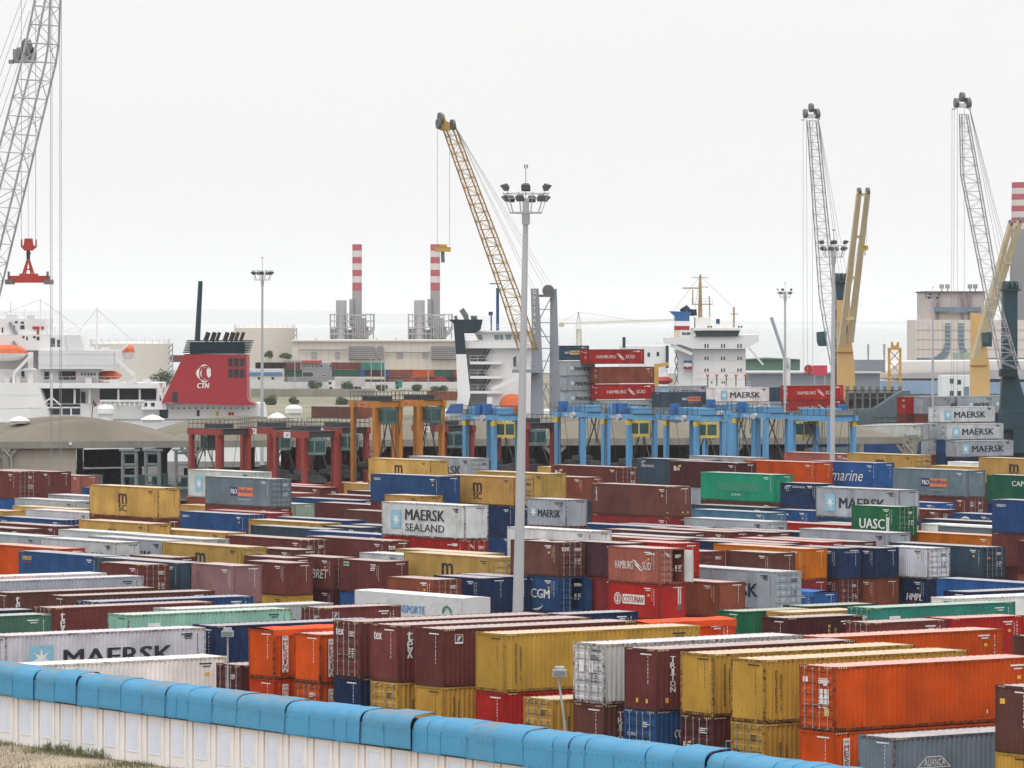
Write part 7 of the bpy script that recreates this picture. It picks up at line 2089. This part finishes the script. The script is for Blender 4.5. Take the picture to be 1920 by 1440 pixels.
mb = MB(); pbox(mb, 1766, 704, 1821, 790, 1060, 10); part("wall", mb, [mat("office_white", (.60,.60,.60), .8, 0, .05, .2)], ho)
for r in ((1781,710,1788,719), (1795,712,1802,721), (1781,733,1788,742), (1795,733,1802,742)): win(ho, *r, 1060)
mb = MB(); pbox(mb, 1807, 725, 1817, 744, 1059.9, .09); part("glass_door", mb, [M_GLZ], ho)
D = 1120
gw = root("grey_warehouse", "low grey-blue warehouse wall behind the red containers aboard", "building", 1520, D)
mb = MB(); pbox(mb, 1405, 700, 1650, 790, D, 25); part("wall", mb, [mat("warehouse_greyblue", (.20,.215,.24), .8, 0, .08, .1)], gw)
mb = MB(); pbox(mb, 1400, 697, 1655, 700, D-1, 27); part("roof", mb, [mat("warehouse_roof", (.48,.47,.47), .8)], gw)
mb = MB(); pbox(mb, 1606, 675, 1660, 699, D+8, 12); part("plant_room", mb, [MATS["warehouse_greyblue"]], gw)
gs = root("green_shed", "pale green shed roof beyond the container ship's bridge", "building", 1450, 1350)
mb = MB(); pbox(mb, 1398, 674, 1500, 720, 1350, 20); ppoly(mb, [(1396,674),(1440,671),(1502,674)], 1349, 22); part("wall", mb, [mat("shed_green", (.10,.20,.16), .8, 0, .1, .1)], gs)
bb = root("red_billboard", "plain red board behind the pale lattice boom", "sign", 1536, 1100)
mb = MB(); pbox(mb, 1523, 685, 1551, 704, 1100, .6); part("board", mb, [mat("board_red", (.46,.035,.065), .6)], bb)
mb = MB(); [pbox(mb, x, 704, x+1.5, 790, 1100.1, .3) for x in (1527, 1546)]; part("post", mb, [M_PGREY], bb)
for x in (1628, 1658):
    an = root("antenna_mast", ["slim grid antenna mast on the grey warehouse, nearer the ochre crane", "slim grid antenna mast beside the jib rest"][x > 1640], "antenna", x, 1130, "grid antenna masts", z=at(0, 697, 1130).z)
    mb = MB(); ptube(mb, (x, 697), (x, 645), 1130, .2, n=5); pbox(mb, x-2, 645, x+2, 664, 1129.5, .5); part("mast", mb, [M_PGREY], an)
ws = root("white_ship", "distant white ship's house left of the container ship's bridge", "ship", 1205, 1080)
mb = MB(); pbox(mb, 1163, 649, 1252, 800, 1080, 14); part("house", mb, [M_SW2], ws)
for r in ((1214,661,1219,669), (1231,660,1236,668)): win(ws, *r, 1080)
for x in (1170, 1251): mb = MB(); ptube(mb, (x, 690 if x > 1200 else 652), (x, 632 if x < 1200 else 648), 1079, .35, n=6); part("mast", mb, [M_FUND], ws)
mb = MB(); rails(mb, [(1163,649),(1250,649)], 1080.2, 1.1, 2.0, .07); part("railing", mb, [M_RAIL], ws)
D = 1700
chm = root("tall_chimney", "broad grey chimney with red and white bands cut by the right-hand edge", "chimney", 1926, D)
mb = MB()
for k in range(8): cyl(mb, 1926, 342+k*11, 342+k*11+10.9, 29+k*.15, D+10, 28, 0 if k % 2 == 0 else 1)
part("banded_top", mb, [M_PRED, M_PWHT], chm)
mb = MB(); cyl(mb, 1926, 430, 745, 37, D+10, 28, 0, 30.5); part("shaft", mb, [mat("chimney_greyblue", (.235,.235,.255), .85, 0, .06, .05)], chm)
dj = root("derrick_jib", "thin dark jib leaning behind the thin light mast", "crane", 1462, 1000)
mb = MB(); ptube(mb, (1446,595), (1478,690), 1000, .35, n=5); part("jib", mb, [M_CDGREY], dj)
mb = MB(); pbox(mb, 1470, 670, 1482, 800, 1000, 4); part("base", mb, [M_PWHT], dj)

# ------------------------------------------------------------------ the air
hz = MB(); hz.box(-34000, 34000, -60, 61000, -7.5, 330)
hm = bpy.data.materials.new("haze"); hm.use_nodes = True; hn = hm.node_tree; hn.nodes.clear()
ho_ = hn.nodes.new("ShaderNodeOutputMaterial"); hv = hn.nodes.new("ShaderNodeVolumePrincipled")
hv.inputs['Color'].default_value = (.995, .997, 1, 1); hv.inputs['Density'].default_value = HAZE; hv.inputs['Anisotropy'].default_value = 0.0
hn.links.new(hv.outputs[0], ho_.inputs['Volume'])
hm.cycles.homogeneous_volume = True if hasattr(hm.cycles, 'homogeneous_volume') else None
hzo = hz.build("haze", [hm]); tag(hzo, "thin grey-white sea haze over the harbour", "haze", kind="stuff")
